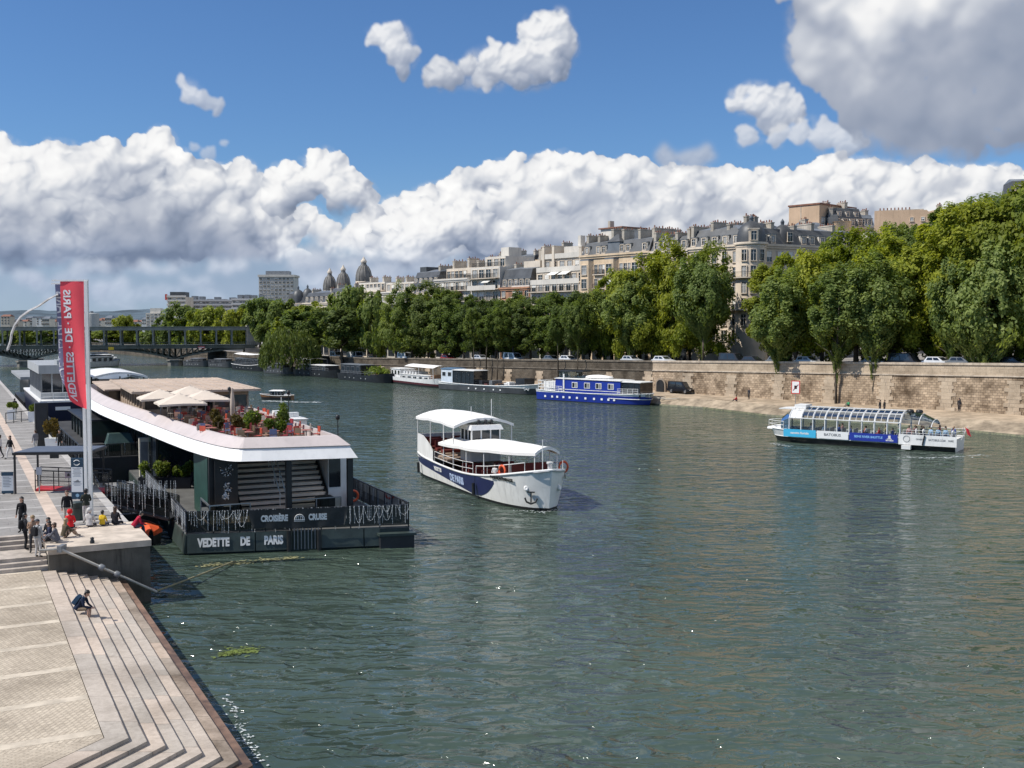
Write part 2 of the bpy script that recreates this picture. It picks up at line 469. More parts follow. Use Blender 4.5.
def struct(o): o['kind'] = 'structure'; return o

_mat = {}
def M(name, col=(.5, .5, .5), rough=0.6, metal=0.0, var=0.12, scale=1.5, bump=0.0, bscale=20.0, spec=0.5, detail=3.0, dirt=0.0):
    """a Principled material with world-space colour variation, grime near horizontal scale and optional bump"""
    if name in _mat: return _mat[name]
    m = bpy.data.materials.new(name); m.use_nodes = True; _mat[name] = m
    T = NT(m.node_tree); b = T.n['Principled BSDF']
    b.inputs['Roughness'].default_value = rough; b.inputs['Metallic'].default_value = metal
    b.inputs['Specular IOR Level'].default_value = spec
    geo = T.new('ShaderNodeNewGeometry')
    n = T.noise(geo.outputs['Position'], scale, detail, 0.6)
    lo = tuple(c * (1 - var) for c in col); hi = tuple(min(1, c * (1 + var)) for c in col)
    c = T.mix(T.smooth(n, 0.3, 0.7), lo, hi)
    if dirt:
        mp = T.vmath('MULTIPLY', geo.outputs['Position'], (2.2, 2.2, 0.25))
        st = T.noise(mp, 1.3, 4.0, 0.65)
        c = T.mix(T.math('MULTIPLY', T.smooth(st, 0.48, 0.75), dirt), c, tuple(x * 0.35 for x in col))
    T.put(b.inputs['Base Color'], c)
    if bump:
        bn = T.noise(geo.outputs['Position'], bscale, 3.0, 0.6)
        bp = T.new('ShaderNodeBump'); bp.inputs['Strength'].default_value = bump; bp.inputs['Distance'].default_value = 0.02
        T.put(bp.inputs['Height'], bn); T.put(b.inputs['Normal'], bp.outputs[0])
    return m
def GLASS(name='dark_glass', col=(.02, .025, .03), rough=0.06):
    if name in _mat: return _mat[name]
    m = M(name, col, rough, 0, .3, .6, spec=0.8)
    return m
def CLEAR(name='clear_glass', tint=(.85, .93, .92), a=0.25, refl=(.9, .95, 1)):
    """thin see-through glazing: part reflection, part transparency"""
    if name in _mat: return _mat[name]
    m = bpy.data.materials.new(name); m.use_nodes = True; _mat[name] = m
    T = NT(m.node_tree); T.n.remove(T.n['Principled BSDF']); o = T.n['Material Output']
    gl = T.new('ShaderNodeBsdfGlossy'); gl.inputs['Roughness'].default_value = 0.03; gl.inputs['Color'].default_value = col4(refl)
    tr = T.new('ShaderNodeBsdfTransparent'); tr.inputs['Color'].default_value = col4(tint)
    fr = T.new('ShaderNodeFresnel'); fr.inputs['IOR'].default_value = 1.5
    mx = T.new('ShaderNodeMixShader'); T.put(mx.inputs[0], T.math('ADD', fr.outputs[0], a, clamp=True))
    T.put(mx.inputs[1], tr.outputs[0]); T.put(mx.inputs[2], gl.outputs[0]); T.put(o.inputs[0], mx.outputs[0])
    return m
WHITE = M('white_paint', (.80, .79, .76), .42, 0, .06, .8, dirt=.34)
PURE = M('white_vinyl', (.82, .82, .80), .5, 0, .03)
BLACK = M('black_metal', (.018, .019, .02), .45, 0, .3)
DKGREEN = M('dark_green_paint', (.036, .052, .047), .5, 0, .25, 1.2, dirt=.2)
STEEL = M('brushed_steel', (.45, .46, .47), .35, .8, .1)
GREYM = M('grey_metal', (.22, .23, .24), .5, .2, .15)
RED = M('red_paint', (.55, .03, .03), .5, 0, .1)

def text_mesh(body, size, name, mat, bold=0.0, extr=0.01, sx=1.0, align='CENTER', spacing=1.0):
    """lettering as a mesh lying in XY, extruded a little"""
    cu = bpy.data.curves.new(name, 'FONT'); cu.body = body; cu.size = size; cu.align_x = align; cu.align_y = 'CENTER'
    cu.extrude = extr; cu.offset = bold; cu.space_character = spacing; cu.resolution_u = 3
    o = bpy.data.objects.new(name, cu); COL.objects.link(o)
    bpy.context.view_layer.update()
    dg = bpy.context.evaluated_depsgraph_get()
    me = bpy.data.meshes.new_from_object(o.evaluated_get(dg), depsgraph=dg)
    bpy.data.objects.remove(o); bpy.data.curves.remove(cu)
    me.materials.clear(); me.materials.append(mat); me.name = name
    if sx != 1.0:
        for v in me.vertices: v.co.x *= sx
    return me
ORD = ['first', 'second', 'third', 'fourth', 'fifth', 'sixth', 'seventh', 'eighth', 'ninth', 'tenth', 'eleventh', 'twelfth', 'thirteenth', 'fourteenth', 'fifteenth', 'sixteenth', 'seventeenth', 'eighteenth', 'nineteenth', 'twentieth',
       'twenty-first', 'twenty-second', 'twenty-third', 'twenty-fourth', 'twenty-fifth']
# ================================================================== water, banks, quays, hills
BANK_A = R(27.5)
BU = Vector((-math.sin(BANK_A), math.cos(BANK_A), 0)); BN = Vector((math.cos(BANK_A), math.sin(BANK_A), 0))
def B(s, t, z=0.0): return BU * s + BN * t + Vector((0, 0, z))     # left-bank frame: s along the river, t toward the water

def water_material():
    m = bpy.data.materials.new('river_water'); m.use_nodes = True
    T = NT(m.node_tree); b = T.n['Principled BSDF']
    geo = T.new('ShaderNodeNewGeometry'); P = geo.outputs['Position']
    big = T.noise(P, 0.035, 3.0, 0.6)
    c = T.mix(T.smooth(big, .35, .65), (.044, .066, .051), (.066, .092, .068))
    T.put(b.inputs['Base Color'], c)
    b.inputs['Roughness'].default_value = 0.09; b.inputs['IOR'].default_value = 1.333
    b.inputs['Specular IOR Level'].default_value = 0.55
    EPS = .07
    def height(vec):
        """choppy little river waves: rounded swell, crested chop and ripples, in metres"""
        def lay(scale, rot, stretch, det, rough, dist):
            mp = T.new('ShaderNodeMapping'); T.put(mp.inputs['Vector'], vec)
            mp.inputs['Rotation'].default_value = (0, 0, R(rot)); mp.inputs['Scale'].default_value = (1, stretch, 1)
            return T.noise(mp.outputs[0], scale, det, rough, dist)
        a = lay(.30, 22, 2.0, 2.0, .5, .5); c = lay(.80, -8, 2.0, 2.5, .52, .8)
        crest = T.math('SUBTRACT', 1.0, T.math('ABSOLUTE', T.math('MULTIPLY_ADD', c, 2.0, -1.0)))
        return T.math('ADD', T.math('MULTIPLY', a, .62), T.math('ADD', T.math('MULTIPLY', T.math('POWER', crest, 1.5), .125), T.math('MULTIPLY', c, .34)))
    h0 = height(P); hx = height(T.vmath('ADD', P, (EPS, 0, 0))); hy = height(T.vmath('ADD', P, (0, EPS, 0)))
    cb = T.new('ShaderNodeCombineXYZ'); T.put(cb.inputs[0], T.math('MULTIPLY', T.math('SUBTRACT', h0, hx), 1 / EPS)); T.put(cb.inputs[1], T.math('MULTIPLY', T.math('SUBTRACT', h0, hy), 1 / EPS))
    fine = T.vmath('SCALE', T.vmath('SUBTRACT', T.noise(P, 4.2, 2.0, .6, out=1), (.5, .5, .5)), s=.30)
    gust = T.smooth(T.noise(P, 0.03, 4.0, .65), .36, .66, .62, 1.4)
    sl = T.vmath('MULTIPLY', T.vmath('SCALE', T.vmath('ADD', cb.outputs[0], fine), s=gust), (1, 1, 0))
    T.put(b.inputs['Normal'], T.vmath('NORMALIZE', T.vmath('ADD', sl, (0, 0, 1))))
    return m
mb = MB(); mb.box(-900, 700, -60, 1500, -3.0, 0.0)
struct(mb.build('water', water_material()))

# ---- stone and paving materials
def brick_uv_material(name, c1, c2, mortar, bw, bh, ms=.02, var=.35, bump=.6, uvname='uv', offset=.5, rot=0.0):
    m = bpy.data.materials.new(name); m.use_nodes = True; _mat[name] = m
    T = NT(m.node_tree); b = T.n['Principled BSDF']; b.inputs['Roughness'].default_value = .85; b.inputs['Specular IOR Level'].default_value = .25
    uv = T.new('ShaderNodeUVMap', uv_map=uvname)
    mpu = T.new('ShaderNodeMapping'); T.put(mpu.inputs['Vector'], uv.outputs[0]); mpu.inputs['Rotation'].default_value = (0, 0, rot)
    jit = T.vmath('SCALE', T.vmath('SUBTRACT', T.noise(uv.outputs[0], 1.1, 3.0, .6, out=1), (.5, .5, .5)), s=.10)
    br = T.new('ShaderNodeTexBrick', offset=offset); T.put(br.inputs['Vector'], T.vmath('ADD', mpu.outputs[0], jit))
    br.inputs['Scale'].default_value = 1.0; br.inputs['Brick Width'].default_value = bw; br.inputs['Row Height'].default_value = bh
    br.inputs['Mortar Size'].default_value = ms; br.inputs['Mortar Smooth'].default_value = .2; br.inputs['Bias'].default_value = 0.0
    br.inputs['Color1'].default_value = col4(c1); br.inputs['Color2'].default_value = col4(c2); br.inputs['Mortar'].default_value = col4(mortar)
    geo = T.new('ShaderNodeNewGeometry')
    n = T.noise(geo.outputs['Position'], .35, 5.0, .65)
    c = T.mix(T.smooth(n, .35, .72), br.outputs[0], T.mix(1.0, br.outputs[0], (1 - var * 1.3, 1 - var * 1.35, 1 - var * 1.4), 'MULTIPLY'))
    st = T.noise(T.vmath('MULTIPLY', geo.outputs['Position'], (1.4, 1.4, .12)), .8, 4.0, .7)
    c = T.mix(T.smooth(st, .55, .8, 0, .45), c, tuple(x * .35 for x in c1))
    n2 = T.noise(geo.outputs['Position'], 6.0, 3.0, .6)
    c = T.mix(T.smooth(n2, .3, .75, 0, .35), c, T.mix(1.0, c, (.55, .53, .5), 'MULTIPLY'))
    T.put(b.inputs['Base Color'], c)
    bp = T.new('ShaderNodeBump'); bp.inputs['Strength'].default_value = bump; bp.inputs['Distance'].default_value = .03
    T.put(bp.inputs['Height'], T.math('SUBTRACT', n2, br.outputs['Fac'])); T.put(b.inputs['Normal'], bp.outputs[0])
    return m
def uv_object(name, quads, mat, kind='structure'):
    """quads: list of (4 points, 4 uvs)"""
    v = []; f = []; uvs = []
    for P4, U4 in quads:
        k = len(v); v += [tuple(p) for p in P4]; f.append((k, k + 1, k + 2, k + 3)); uvs += U4
    me = bpy.data.meshes.new(name); me.from_pydata(v, [], f); me.materials.append(mat)
    ul = me.uv_layers.new(name='uv')
    for i, u in enumerate(uvs): ul.data[i].uv = u
    me.update()
    o = bpy.data.objects.new(name, me); COL.objects.link(o)
    if kind: o['kind'] = kind
    return o
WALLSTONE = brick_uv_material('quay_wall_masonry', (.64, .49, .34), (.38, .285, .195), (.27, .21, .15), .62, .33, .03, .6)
WALLDARK = brick_uv_material('shaded_wall_masonry', (.17, .14, .105), (.125, .105, .08), (.09, .078, .06), .6, .3, .022, .5)  # quay wall stone with the trees' shade painted into its colour
ASHLAR = brick_uv_material('pale_ashlar', (.60, .485, .355), (.53, .425, .31), (.36, .29, .22), 1.15, .48, .014, .3)
COBBLE = brick_uv_material('cobbles', (.60, .515, .40), (.50, .425, .33), (.40, .34, .265), .24, .13, .016, .25, .5, rot=R(36))
SLABS = brick_uv_material('quay_slabs', (.335, .32, .30), (.30, .285, .27), (.22, .21, .20), 1.6, .9, .012, .18, .3)
PINKSTONE = brick_uv_material('pink_step_stone', (.60, .50, .41), (.43, .395, .345), (.24, .20, .17), 2.3, 10.0, .012, .25, .35, offset=0)
PALE = M('pale_stone_band', (.525, .455, .36), .85, 0, .18, 1.5, .3, 15, spec=.2)
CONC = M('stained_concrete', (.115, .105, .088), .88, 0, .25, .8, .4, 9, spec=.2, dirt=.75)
BLOCKTOP = M('pale_concrete_top', (.53, .455, .375), .85, 0, .22, 1.0, .3, 12, spec=.2)  # paler concrete for the top of the block
MOSS = M('mossy_wet_stone', (.27, .255, .12), .5, 0, .5, 2.5, .6, 8)
REDSTONE = M('red_wet_stone', (.19, .115, .075), .55, 0, .6, .55, .3, 10, dirt=.8)
SAND = M('sandy_quay_paving', (.40, .315, .225), .9, 0, .3, .35, .3, 6, spec=.2)
ASPH = M('asphalt', (.055, .055, .056), .9, 0, .2, .8)

def uvband(p0, p1, q1, q0, u0, u1, v0, v1): return ([p0, p1, q1, q0], [(u0, v0), (u1, v0), (u1, v1), (u0, v1)])

# ---- left bank: near platform with cobbles, wide steps down to the river
ZP, ZQ = 1.9, 2.9                 # platform and upper quay
S0, S1 = 30.0, 52.3; T0 = 4.0
q2 = Vector((-.40, -.917, 0))     # the steps turn the corner and run back under the bridge
n2 = Vector((.917, -.40, 0))
mit = (BN + n2); mit = mit / (1 + BN.dot(n2))
def step_line(off, z):
    c = B(S0, T0) + mit * off
    return [B(S1, T0 + off, z), Vector((c.x, c.y, z)), Vector((c.x, c.y, z)) + q2 * 26]
def strip(name, off0, off1, z, mat, drop, u_seed, parent_mesh=None):
    a = step_line(off0, z); b = step_line(off1, z); quads = []
    L1 = (a[1] - a[0]).length
    quads.append(uvband(b[0], b[1], a[1], a[0], u_seed, u_seed + L1, 0, off1 - off0))
    quads.append(uvband(b[1], b[2], a[2], a[1], u_seed + L1, u_seed + L1 + 26, 0, off1 - off0))
    d = Vector((0, 0, -drop))
    quads.append(uvband(b[0] + d, b[1] + d, b[1], b[0], u_seed, u_seed + L1, 0, drop))
    quads.append(uvband(b[1] + d, b[2] + d, b[2], b[1], u_seed + L1, u_seed + L1 + 26, 0, drop))
    return quads
# coping and seven treads, each its own length of stone blocks
quadsw = []
quads = strip('', -.58, 0, ZP, None, .11, 0.0)
for k in range(6):
    (quads if k < 5 else quadsw).extend(strip('', k * .44, (k + 1) * .44, ZP - .11 * (k + 1), None, .11, 1.7 * k + .6 * (k % 3)))
steps_o = uv_object('steps', quads, PINKSTONE)
uv_object('lower_steps', quadsw, brick_uv_material('stained_step_stone', (.52, .41, .32), (.30, .265, .22), (.17, .14, .11), 2.1, 10.0, .014, .6, .35, offset=0))
mb = MB()
a = step_line(6 * .44, 1.13); b = step_line(6 * .44 + .34, 1.10); mb.quad(b[0], b[1], a[1], a[0]); mb.quad(b[1], b[2], a[2], a[1])
d = Vector((0, 0, -.18)); mb.quad(b[0] + d, b[1] + d, b[1], b[0]); mb.quad(b[1] + d, b[2] + d, b[2], b[1])
mb.mi = 1
a = step_line(6 * .44 + .34, .92); b = step_line(6 * .44 + 1.05, -.25); mb.quad(b[0], b[1], a[1], a[0]); mb.quad(b[1], b[2], a[2], a[1])
struct(mb.build('waterline_kerb', [REDSTONE, MOSS]))
# cobbled platform
quads = []
ts = -40.0
c0 = B(S0, T0) + mit * -.6
def P2(s, t, z): return B(s, t, z)
quads.append(uvband(B(S1 + .3, ts, ZP), B(S0, ts, ZP), Vector((c0.x, c0.y, ZP)), B(S1 + .3, T0 - .6, ZP), 0, 22, 0, 43))
e = Vector((c0.x, c0.y, ZP)) + q2 * 26
quads.append(([B(S0, ts, ZP), B(S0 - 30, ts, ZP), e, Vector((c0.x, c0.y, ZP))], [(22, 0), (52, 0), (48, 43), (22, 43)]))
uv_object('quay_platform', quads, COBBLE)
mb = MB()
for k in range(8):
    s = 30.6 + k * 3.1
    if s > S1: break
    p = [B(s, ts, ZP + .004), B(s, T0 - .62, ZP + .004), B(s + .42, T0 - .62, ZP + .004), B(s + .42, ts, ZP + .004)]
    mb.quad(p[3], p[0], p[1], p[2])
for t in (1.0, -5.5, -12):
    if t < 0: mb.quad(B(30, t, ZP + .006), B(30, t + .4, ZP + .006), B(S1, t + .4, ZP + .006), B(S1, t, ZP + .006))
struct(mb.build('paving', [PALE]))
# stairs from the platform up to the quay
mb = MB(); mb2 = MB()
def srun(s0, z0, n):
    for i in range(n):
        for q in ((mb),):
            p = [B(s0 + i * .36, ts), B(s0 + i * .36, 3.7), B(s0 + (i + 1) * .36 + .02, 3.7), B(s0 + (i + 1) * .36 + .02, ts)]
            q.prism([(x.x, x.y) for x in p], z0 - .3, z0 + (i + 1) * .1667)
srun(52.6, ZP, 3)
p = [B(52.6 + 3 * .36, ts), B(52.6 + 3 * .36, 3.7), B(55.4, 3.7), B(55.4, ts)]
mb.prism([(x.x, x.y) for x in p], ZP - .3, ZP + .5)
srun(55.4, ZP + .5, 3)
struct(mb.build('stairs', [M('stair_stone', (.44, .385, .33), .85, 0, .25, 1.2, .3, 12, spec=.2, dirt=.2)]))
# upper quay: slabs, pale cross bands, one long pink stripe
quads = []
def qstrip(t0, t1, s0, s1, z, mat=None): return uvband(B(s0, t0, z), B(s0, t1, z), B(s1, t1, z), B(s1, t0, z), t0, t1, s0, s1)
quads = [qstrip(-60, 3.7, 56.46, 57.6, ZQ), qstrip(-60, 7.9, 57.6, 700, ZQ)]
quads.append(uvband(B(57.6, 7.9, -1), B(700, 7.9, -1), B(700, 7.9, ZQ), B(57.6, 7.9, ZQ), 0, 640, 0, 4))
uv_object('quay', quads, SLABS)
mb = MB()
for k in range(60):
    s = 58.6 + k * 2.9
    mb.quad(B(s, -40, ZQ + .004), B(s, 7.4, ZQ + .004), B(s + .3, 7.4, ZQ + .004), B(s + .3, -40, ZQ + .004))
mb.mi = 1
mb.quad(B(57.7, 4.3, ZQ + .008), B(57.7, 4.95, ZQ + .008), B(330, 4.95, ZQ + .008), B(330, 4.3, ZQ + .008))
mb.quad(B(56.6, -1.2, ZQ + .008), B(56.6, -.7, ZQ + .008), B(330, -.7, ZQ + .008), B(330, -1.2, ZQ + .008))
mb.mi = 0
mb.quad(B(57.7, 7.42, ZQ + .008), B(57.7, 7.9, ZQ + .008), B(330, 7.9, ZQ + .008), B(330, 7.42, ZQ + .008))
struct(mb.build('quay_bands', [M('grey_band', (.43, .41, .385), .85, 0, .15, 1, spec=.2), M('pink_band', (.52, .42, .345), .85, 0, .15, 1, spec=.2)]))
# left-bank hinterland (out of the frame, reflected light only)
mb = MB(); p = [B(-20, -160), B(-20, -40), B(700, -40), B(700, -160)]
mb.prism([(x.x, x.y) for x in p][::1], -1, ZQ - .01); struct(mb.build('ground', [ASPH]))

# ---- stone block at the foot of the stairs
blk = thing('stone_block', 'big square concrete block with pale top and dark stained river face, people sitting on it', 'block', B(52.3, 3.7, 0), BANK_A)
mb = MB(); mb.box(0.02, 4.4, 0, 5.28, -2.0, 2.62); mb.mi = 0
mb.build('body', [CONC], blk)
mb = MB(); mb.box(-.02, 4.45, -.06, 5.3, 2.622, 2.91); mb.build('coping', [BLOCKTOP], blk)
mb = MB(); mb.lathe([(.10, 0), (.11, .1), (.07, .16), (.09, .26), (.0, .30)], (1.9, .35, 2.91), 8); mb.build('mooring_stud', [BLACK], blk)

# ---- right bank: low quay, masonry wall with lighter stone chains, street on top
WL = [(92, 98), (64, 135), (24, 184), (-36, 262), (-60, 300), (-92, 345), (-150, 440), (-330, 700)]
WT = [8.4, 8.1, 6.8, 4.9, 4.4, 4.4, 4.4, 4.4]
WATERL = [(80, 96), (59.5, 122.5), (54.5, 131), (36, 152.4), (29.5, 166), (23.2, 172.5), (17.0, 186), (-38, 256), (-63, 297), (-95, 342), (-153, 437), (-334, 697)]
QUAYW = [(84, 97), (62, 127), (56, 134), (39, 155), (31, 167.4), (23.6, 174), (18.5, 186.4), (-37.5, 257.5)]
def wall_at(i, f):
    a = Vector((*WL[i], 0)); b = Vector((*WL[i + 1], 0)); p = a.lerp(b, f); return p, WT[i] * (1 - f) + WT[i + 1] * f
wq = thing('quay_wall', 'long tan masonry quay wall of the far bank, dappled with tree shadows', 'wall')
quads = []; quads2 = []; aquads = []; u = 0
cop = MB(); chain_mb = []
for i in range(len(WL) - 1):
    L = (Vector((*WL[i + 1], 0)) - Vector((*WL[i], 0))).length; n = max(1, int(L / 9.0))
    for k in range(n):
        p0, z0 = wall_at(i, k / n); p1, z1 = wall_at(i, (k + 1) / n); l = L / n
        d = (p1 - p0).normalized(); nn = Vector((-d.y, d.x, 0))   # toward the river
        if nn.dot(Vector((-1, -.8, 0))) < 0: nn = -nn
        up = lambda p, z: Vector((p.x, p.y, z))
        bt = nn * .45                                             # slight batter
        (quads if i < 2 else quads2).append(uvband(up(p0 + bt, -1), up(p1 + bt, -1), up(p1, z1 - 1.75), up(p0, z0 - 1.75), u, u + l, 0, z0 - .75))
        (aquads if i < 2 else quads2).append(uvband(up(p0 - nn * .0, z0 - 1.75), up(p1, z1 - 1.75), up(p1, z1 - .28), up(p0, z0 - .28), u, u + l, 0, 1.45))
        # string course and coping
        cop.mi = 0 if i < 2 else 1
        cop.loft([[up(p + nn * o, z - 1.75 + h) for o, h in ((.0, -.02), (.16, -.02), (.16, .16), (.0, .16))] for p, z in ((p0, z0), (p1, z1))])
        cop.loft([[up(p + nn * o, z + h) for o, h in ((-.5, -.3), (.14, -.3), (.14, 0), (-.5, 0))] for p, z in ((p0, z0), (p1, z1))])
        # light stone chain, a run of long and short blocks standing 6 cm proud
        if i < 3:
            c0 = p0 + d * 1.0
            zz = 0.6; kk = 0
            while zz < z0 - 2.3:
                w = (2.3, 1.5)[kk % 2] * (.85 + .3 * math.sin(kk * 2.3 + i * 5 + k * 1.7) ** 2); o = bt * max(0, 1 - (zz + .25) / (z0 - 1.75))
                a = c0 - d * w / 2 + o + nn * .07; b2 = c0 + d * w / 2 + o + nn * .07
                a2 = a - nn * .4; b3 = b2 - nn * .4
                aquads += [uvband(up(a, zz), up(b2, zz), up(b2, zz + .47), up(a, zz + .47), u + kk, u + kk + 1.1, 0, .46),
                           uvband(up(a, zz + .47), up(b2, zz + .47), up(b3, zz + .47), up(a2, zz + .47), u, u + 1.1, 0, .4),
                           uvband(up(a, zz), up(a, zz + .47), up(a2, zz + .47), up(a2, zz), 0, .4, 0, .4),
                           uvband(up(b2, zz), up(b2, zz + .47), up(b3, zz + .47), up(b3, zz), 0, .4, 0, .4)]
                zz += .48; kk += 1
        u += l
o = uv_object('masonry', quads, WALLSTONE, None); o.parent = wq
o = uv_object('shaded_masonry', quads2, WALLDARK, None); o.parent = wq  # stretch of wall whose tree shade is in the colour
o = uv_object('stone_dressing', aquads, ASHLAR, None); o.parent = wq
cop.build('coping', [M('coping_stone', (.50, .42, .33), .85, 0, .2, 1, spec=.2, dirt=.4), M('shaded_coping_stone', (.17, .145, .115), .85, 0, .25, 1, spec=.2, dirt=.5)], wq)  # the second, darker coping tone is painted tree shade
# low arched doorway in the wall
p, z = wall_at(1, .965); d = (Vector((*WL[2], 0)) - Vector((*WL[1], 0))).normalized(); 
mb = MB()
for r, zt, mi in ((1.15, .0, 0), (.85, .04, 1)):
    mb.mi = mi; off = .42 + zt * 2 + (.0 if mi else -.02)
    mb.M = Matrix.Translation(p + Vector((-d.y, d.x, 0)) * (off if Vector((-d.y, d.x, 0)).dot(Vector((-1, -.8, 0))) > 0 else -off)) @ Matrix.Rotation(math.atan2(d.y, d.x), 4, 'Z')
    prof = [(-r, 1.55), (r, 1.55)] + [(r * math.cos(a), 2.75 + r * math.sin(a)) for a in [PI * k / 10 for k in range(11)]]
    v = [(x, -.06, zz) for x, zz in prof] + [(x, .06, zz) for x, zz in prof]; n = len(prof)
    mb.add(v, [tuple(range(n)), tuple(range(2 * n - 1, n - 1, -1))] + [(i, (i + 1) % n, n + (i + 1) % n, n + i) for i in range(n)])
mb.build('arched_door', [ASHLAR, BLACK], wq)

mb = MB()
wi = [(84, 108), (64, 135), (45, 158.3), (34, 171.8), (24, 184), (22, 187), (-37.0, 262), (-37, 262)]
for k in range(len(QUAYW) - 1):
    a, b = WATERL[k], WATERL[k + 1]; qa, qb = QUAYW[k], QUAYW[k + 1]
    zq = 1.25
    n = 14
    def edge(f, a=qa, b=qb): 
        x = a[0] + (b[0] - a[0]) * f; y = a[1] + (b[1] - a[1]) * f; j = mnoise.noise(Vector((x * .5, y * .5, 3))) * .5
        return x + j * .7, y + j * .5
    for i in range(n):
        f0, f1 = i / n, (i + 1) / n
        L0 = (wi[k][0] + (wi[k + 1][0] - wi[k][0]) * f0, wi[k][1] + (wi[k + 1][1] - wi[k][1]) * f0); L1 = (wi[k][0] + (wi[k + 1][0] - wi[k][0]) * f1, wi[k][1] + (wi[k + 1][1] - wi[k][1]) * f1)
        E0, E1 = edge(f0), edge(f1)
        W0 = (a[0] + (b[0] - a[0]) * f0, a[1] + (b[1] - a[1]) * f0); W1 = (a[0] + (b[0] - a[0]) * f1, a[1] + (b[1] - a[1]) * f1)
        mb.mi = 0
        mb.add([(*E0, zq), (*E1, zq), (L1[0], L1[1], 1.6), (L0[0], L0[1], 1.6)], [(0, 3, 2, 1)])
        mb.mi = 1
        mb.add([(*W0, .25), (*W1, .25), (*E1, zq), (*E0, zq)], [(0, 3, 2, 1)])
        mb.mi = 2
        mb.add([(W0[0] - .25, W0[1] - .2, -.3), (W1[0] - .25, W1[1] - .2, -.3), (*W1, .25), (*W0, .25)], [(0, 3, 2, 1)])
struct(mb.build('low_quay', [SAND, M('quay_edge_stone', (.33, .265, .19), .9, 0, .4, .5, .4, 5, spec=.2, dirt=.3), M('dark_moss', (.10, .10, .05), .6, 0, .5, 2)]))

# street on top of the wall, pavement, then the ground rising to the hill
mb = MB()
def off(i, dist):
    a = Vector((*WL[max(i - 1, 0)], 0)); b = Vector((*WL[min(i + 1, len(WL) - 1)], 0)); d = (b - a).normalized(); nn = Vector((d.y, -d.x, 0))
    if nn.dot(Vector((1, .8, 0))) < 0: nn = -nn
    p = Vector((*WL[i], 0)) + nn * dist; return (p.x, p.y)
dist_z = [(.5, -.9), (12, -.75), (12.3, -.9), (30, -.9), (30.3, -.75), (60, .5), (110, 7), (200, 22), (420, 34), (900, 20)]
for i in range(len(WL) - 1):
    for k in range(len(dist_z) - 1):
        (d0, h0), (d1, h1) = dist_z[k], dist_z[k + 1]
        sc = [1, 1, 1, .9, .6, .4, .2, .2]
        hz = lambda i, h: WT[i] + (h * sc[i] if h > 0 else h)
        mb.mi = 0 if k in (2,) else (2 if k > 5 else 1)
        a, b, c, d = off(i, d0), off(i + 1, d0), off(i + 1, d1), off(i, d1)
        mb.add([(*a, hz(i, h0)), (*b, hz(i + 1, h0)), (*c, hz(i + 1, h1)), (*d, hz(i, h1))], [(0, 3, 2, 1)])
struct(mb.build('street', [ASPH, M('pavement', (.26, .24, .22), .9, 0, .2, .5), M('hill_ground', (.10, .10, .06), .95, 0, .3, .1)]))
# distant wooded hills on the horizon
HILL = M('wooded_hill', (.085, .115, .14), .95, 0, .3, .01, spec=.1)
mb = MB()
def ridge(az0, az1, dist, h, seed, base):
    n = 60; top = []
    for i in range(n + 1):
        a = R(az0 + (az1 - az0) * i / n); hh = base + h * (.55 + .45 * mnoise.noise(Vector((i * .09, seed, 0)))) + h * .05 * mnoise.noise(Vector((i * .9, seed, 4)))
        top.append((dist * math.sin(a), dist * math.cos(a), hh))
    mb.loft([[(x * .86, y * .86, 0) for x, y, z in top], top, [(x * 1.2, y * 1.2, 0) for x, y, z in top]], closed=False, caps=False, smooth=True)
ridge(-34, -9, 5200, 60, 3.1, 40)
ridge(-20, 6, 4300, 22, 8.0, 18)
struct(mb.build('hills', [HILL]))
mb = MB(); mb.grid(lambda u, v: (-4200 + 4200 * u, 760 + 4600 * v, .6 + 2.0 * v), 6, 6); struct(mb.build('plain', [M('far_ground', (.12, .13, .10), .95, 0, .3, .02)]))
# ================================================================== bridge
BR = Vector((-84, 345, 0)); BE = Vector((-.9615, -.275, 0)).normalized(); BRA = math.atan2(BE.y, BE.x)
IRON = M('grey_green_iron', (.115, .125, .108), .8, 0, .25, .4, dirt=.3, spec=.15)
IRONL = M('viaduct_grey', (.25, .26, .235), .8, 0, .18, .4, spec=.15)
bridge = thing('bridge', 'long two-level grey iron bridge across the river, railway viaduct on columns above the road deck', 'bridge', BR, BRA)
LB = 150.0
mb = MB()
mb.box(-2, LB, -20, 0, 5.3, 6.25); mb.mi = 0
mb.box(-2, LB, -.22, .12, 6.25, 6.4); mb.box(-2, LB, -.1, 0, 7.2, 7.3)
for i in range(int(LB / .6)): mb.box(-2 + i * .6, -1.92 + i * .6, -.09, -.01, 6.4, 7.2)
mb.build('road_deck', [IRON], bridge)
mb = MB(); mb.box(-3, LB, -14.5, -5.5, 11.35, 11.75); mb.box(-3, LB, -5.9, -5.3, 11.0, 12.0); mb.box(-3, LB, -14.7, -14.1, 11.0, 12.0)
mb.box(-3, LB, -5.45, -5.1, 12.0, 12.15); mb.box(-3, LB, -14.9, -14.55, 12.0, 12.15)
mb.build('viaduct_deck', [IRONL], bridge)
cmb = MB(); cmb.box(-.42, .42, -.42, .42, 0, .5); cmb.lathe([(.34, .5), (.27, .8), (.25, 4.0), (.34, 4.3), (.5, 4.76)], n=10); cme = cmb.mesh('column', [IRONL])
for i in range(31):
    for y in (-5.6, -14.4): put('column', cme, bridge, (.2 + i * 4.85, y, 6.24))
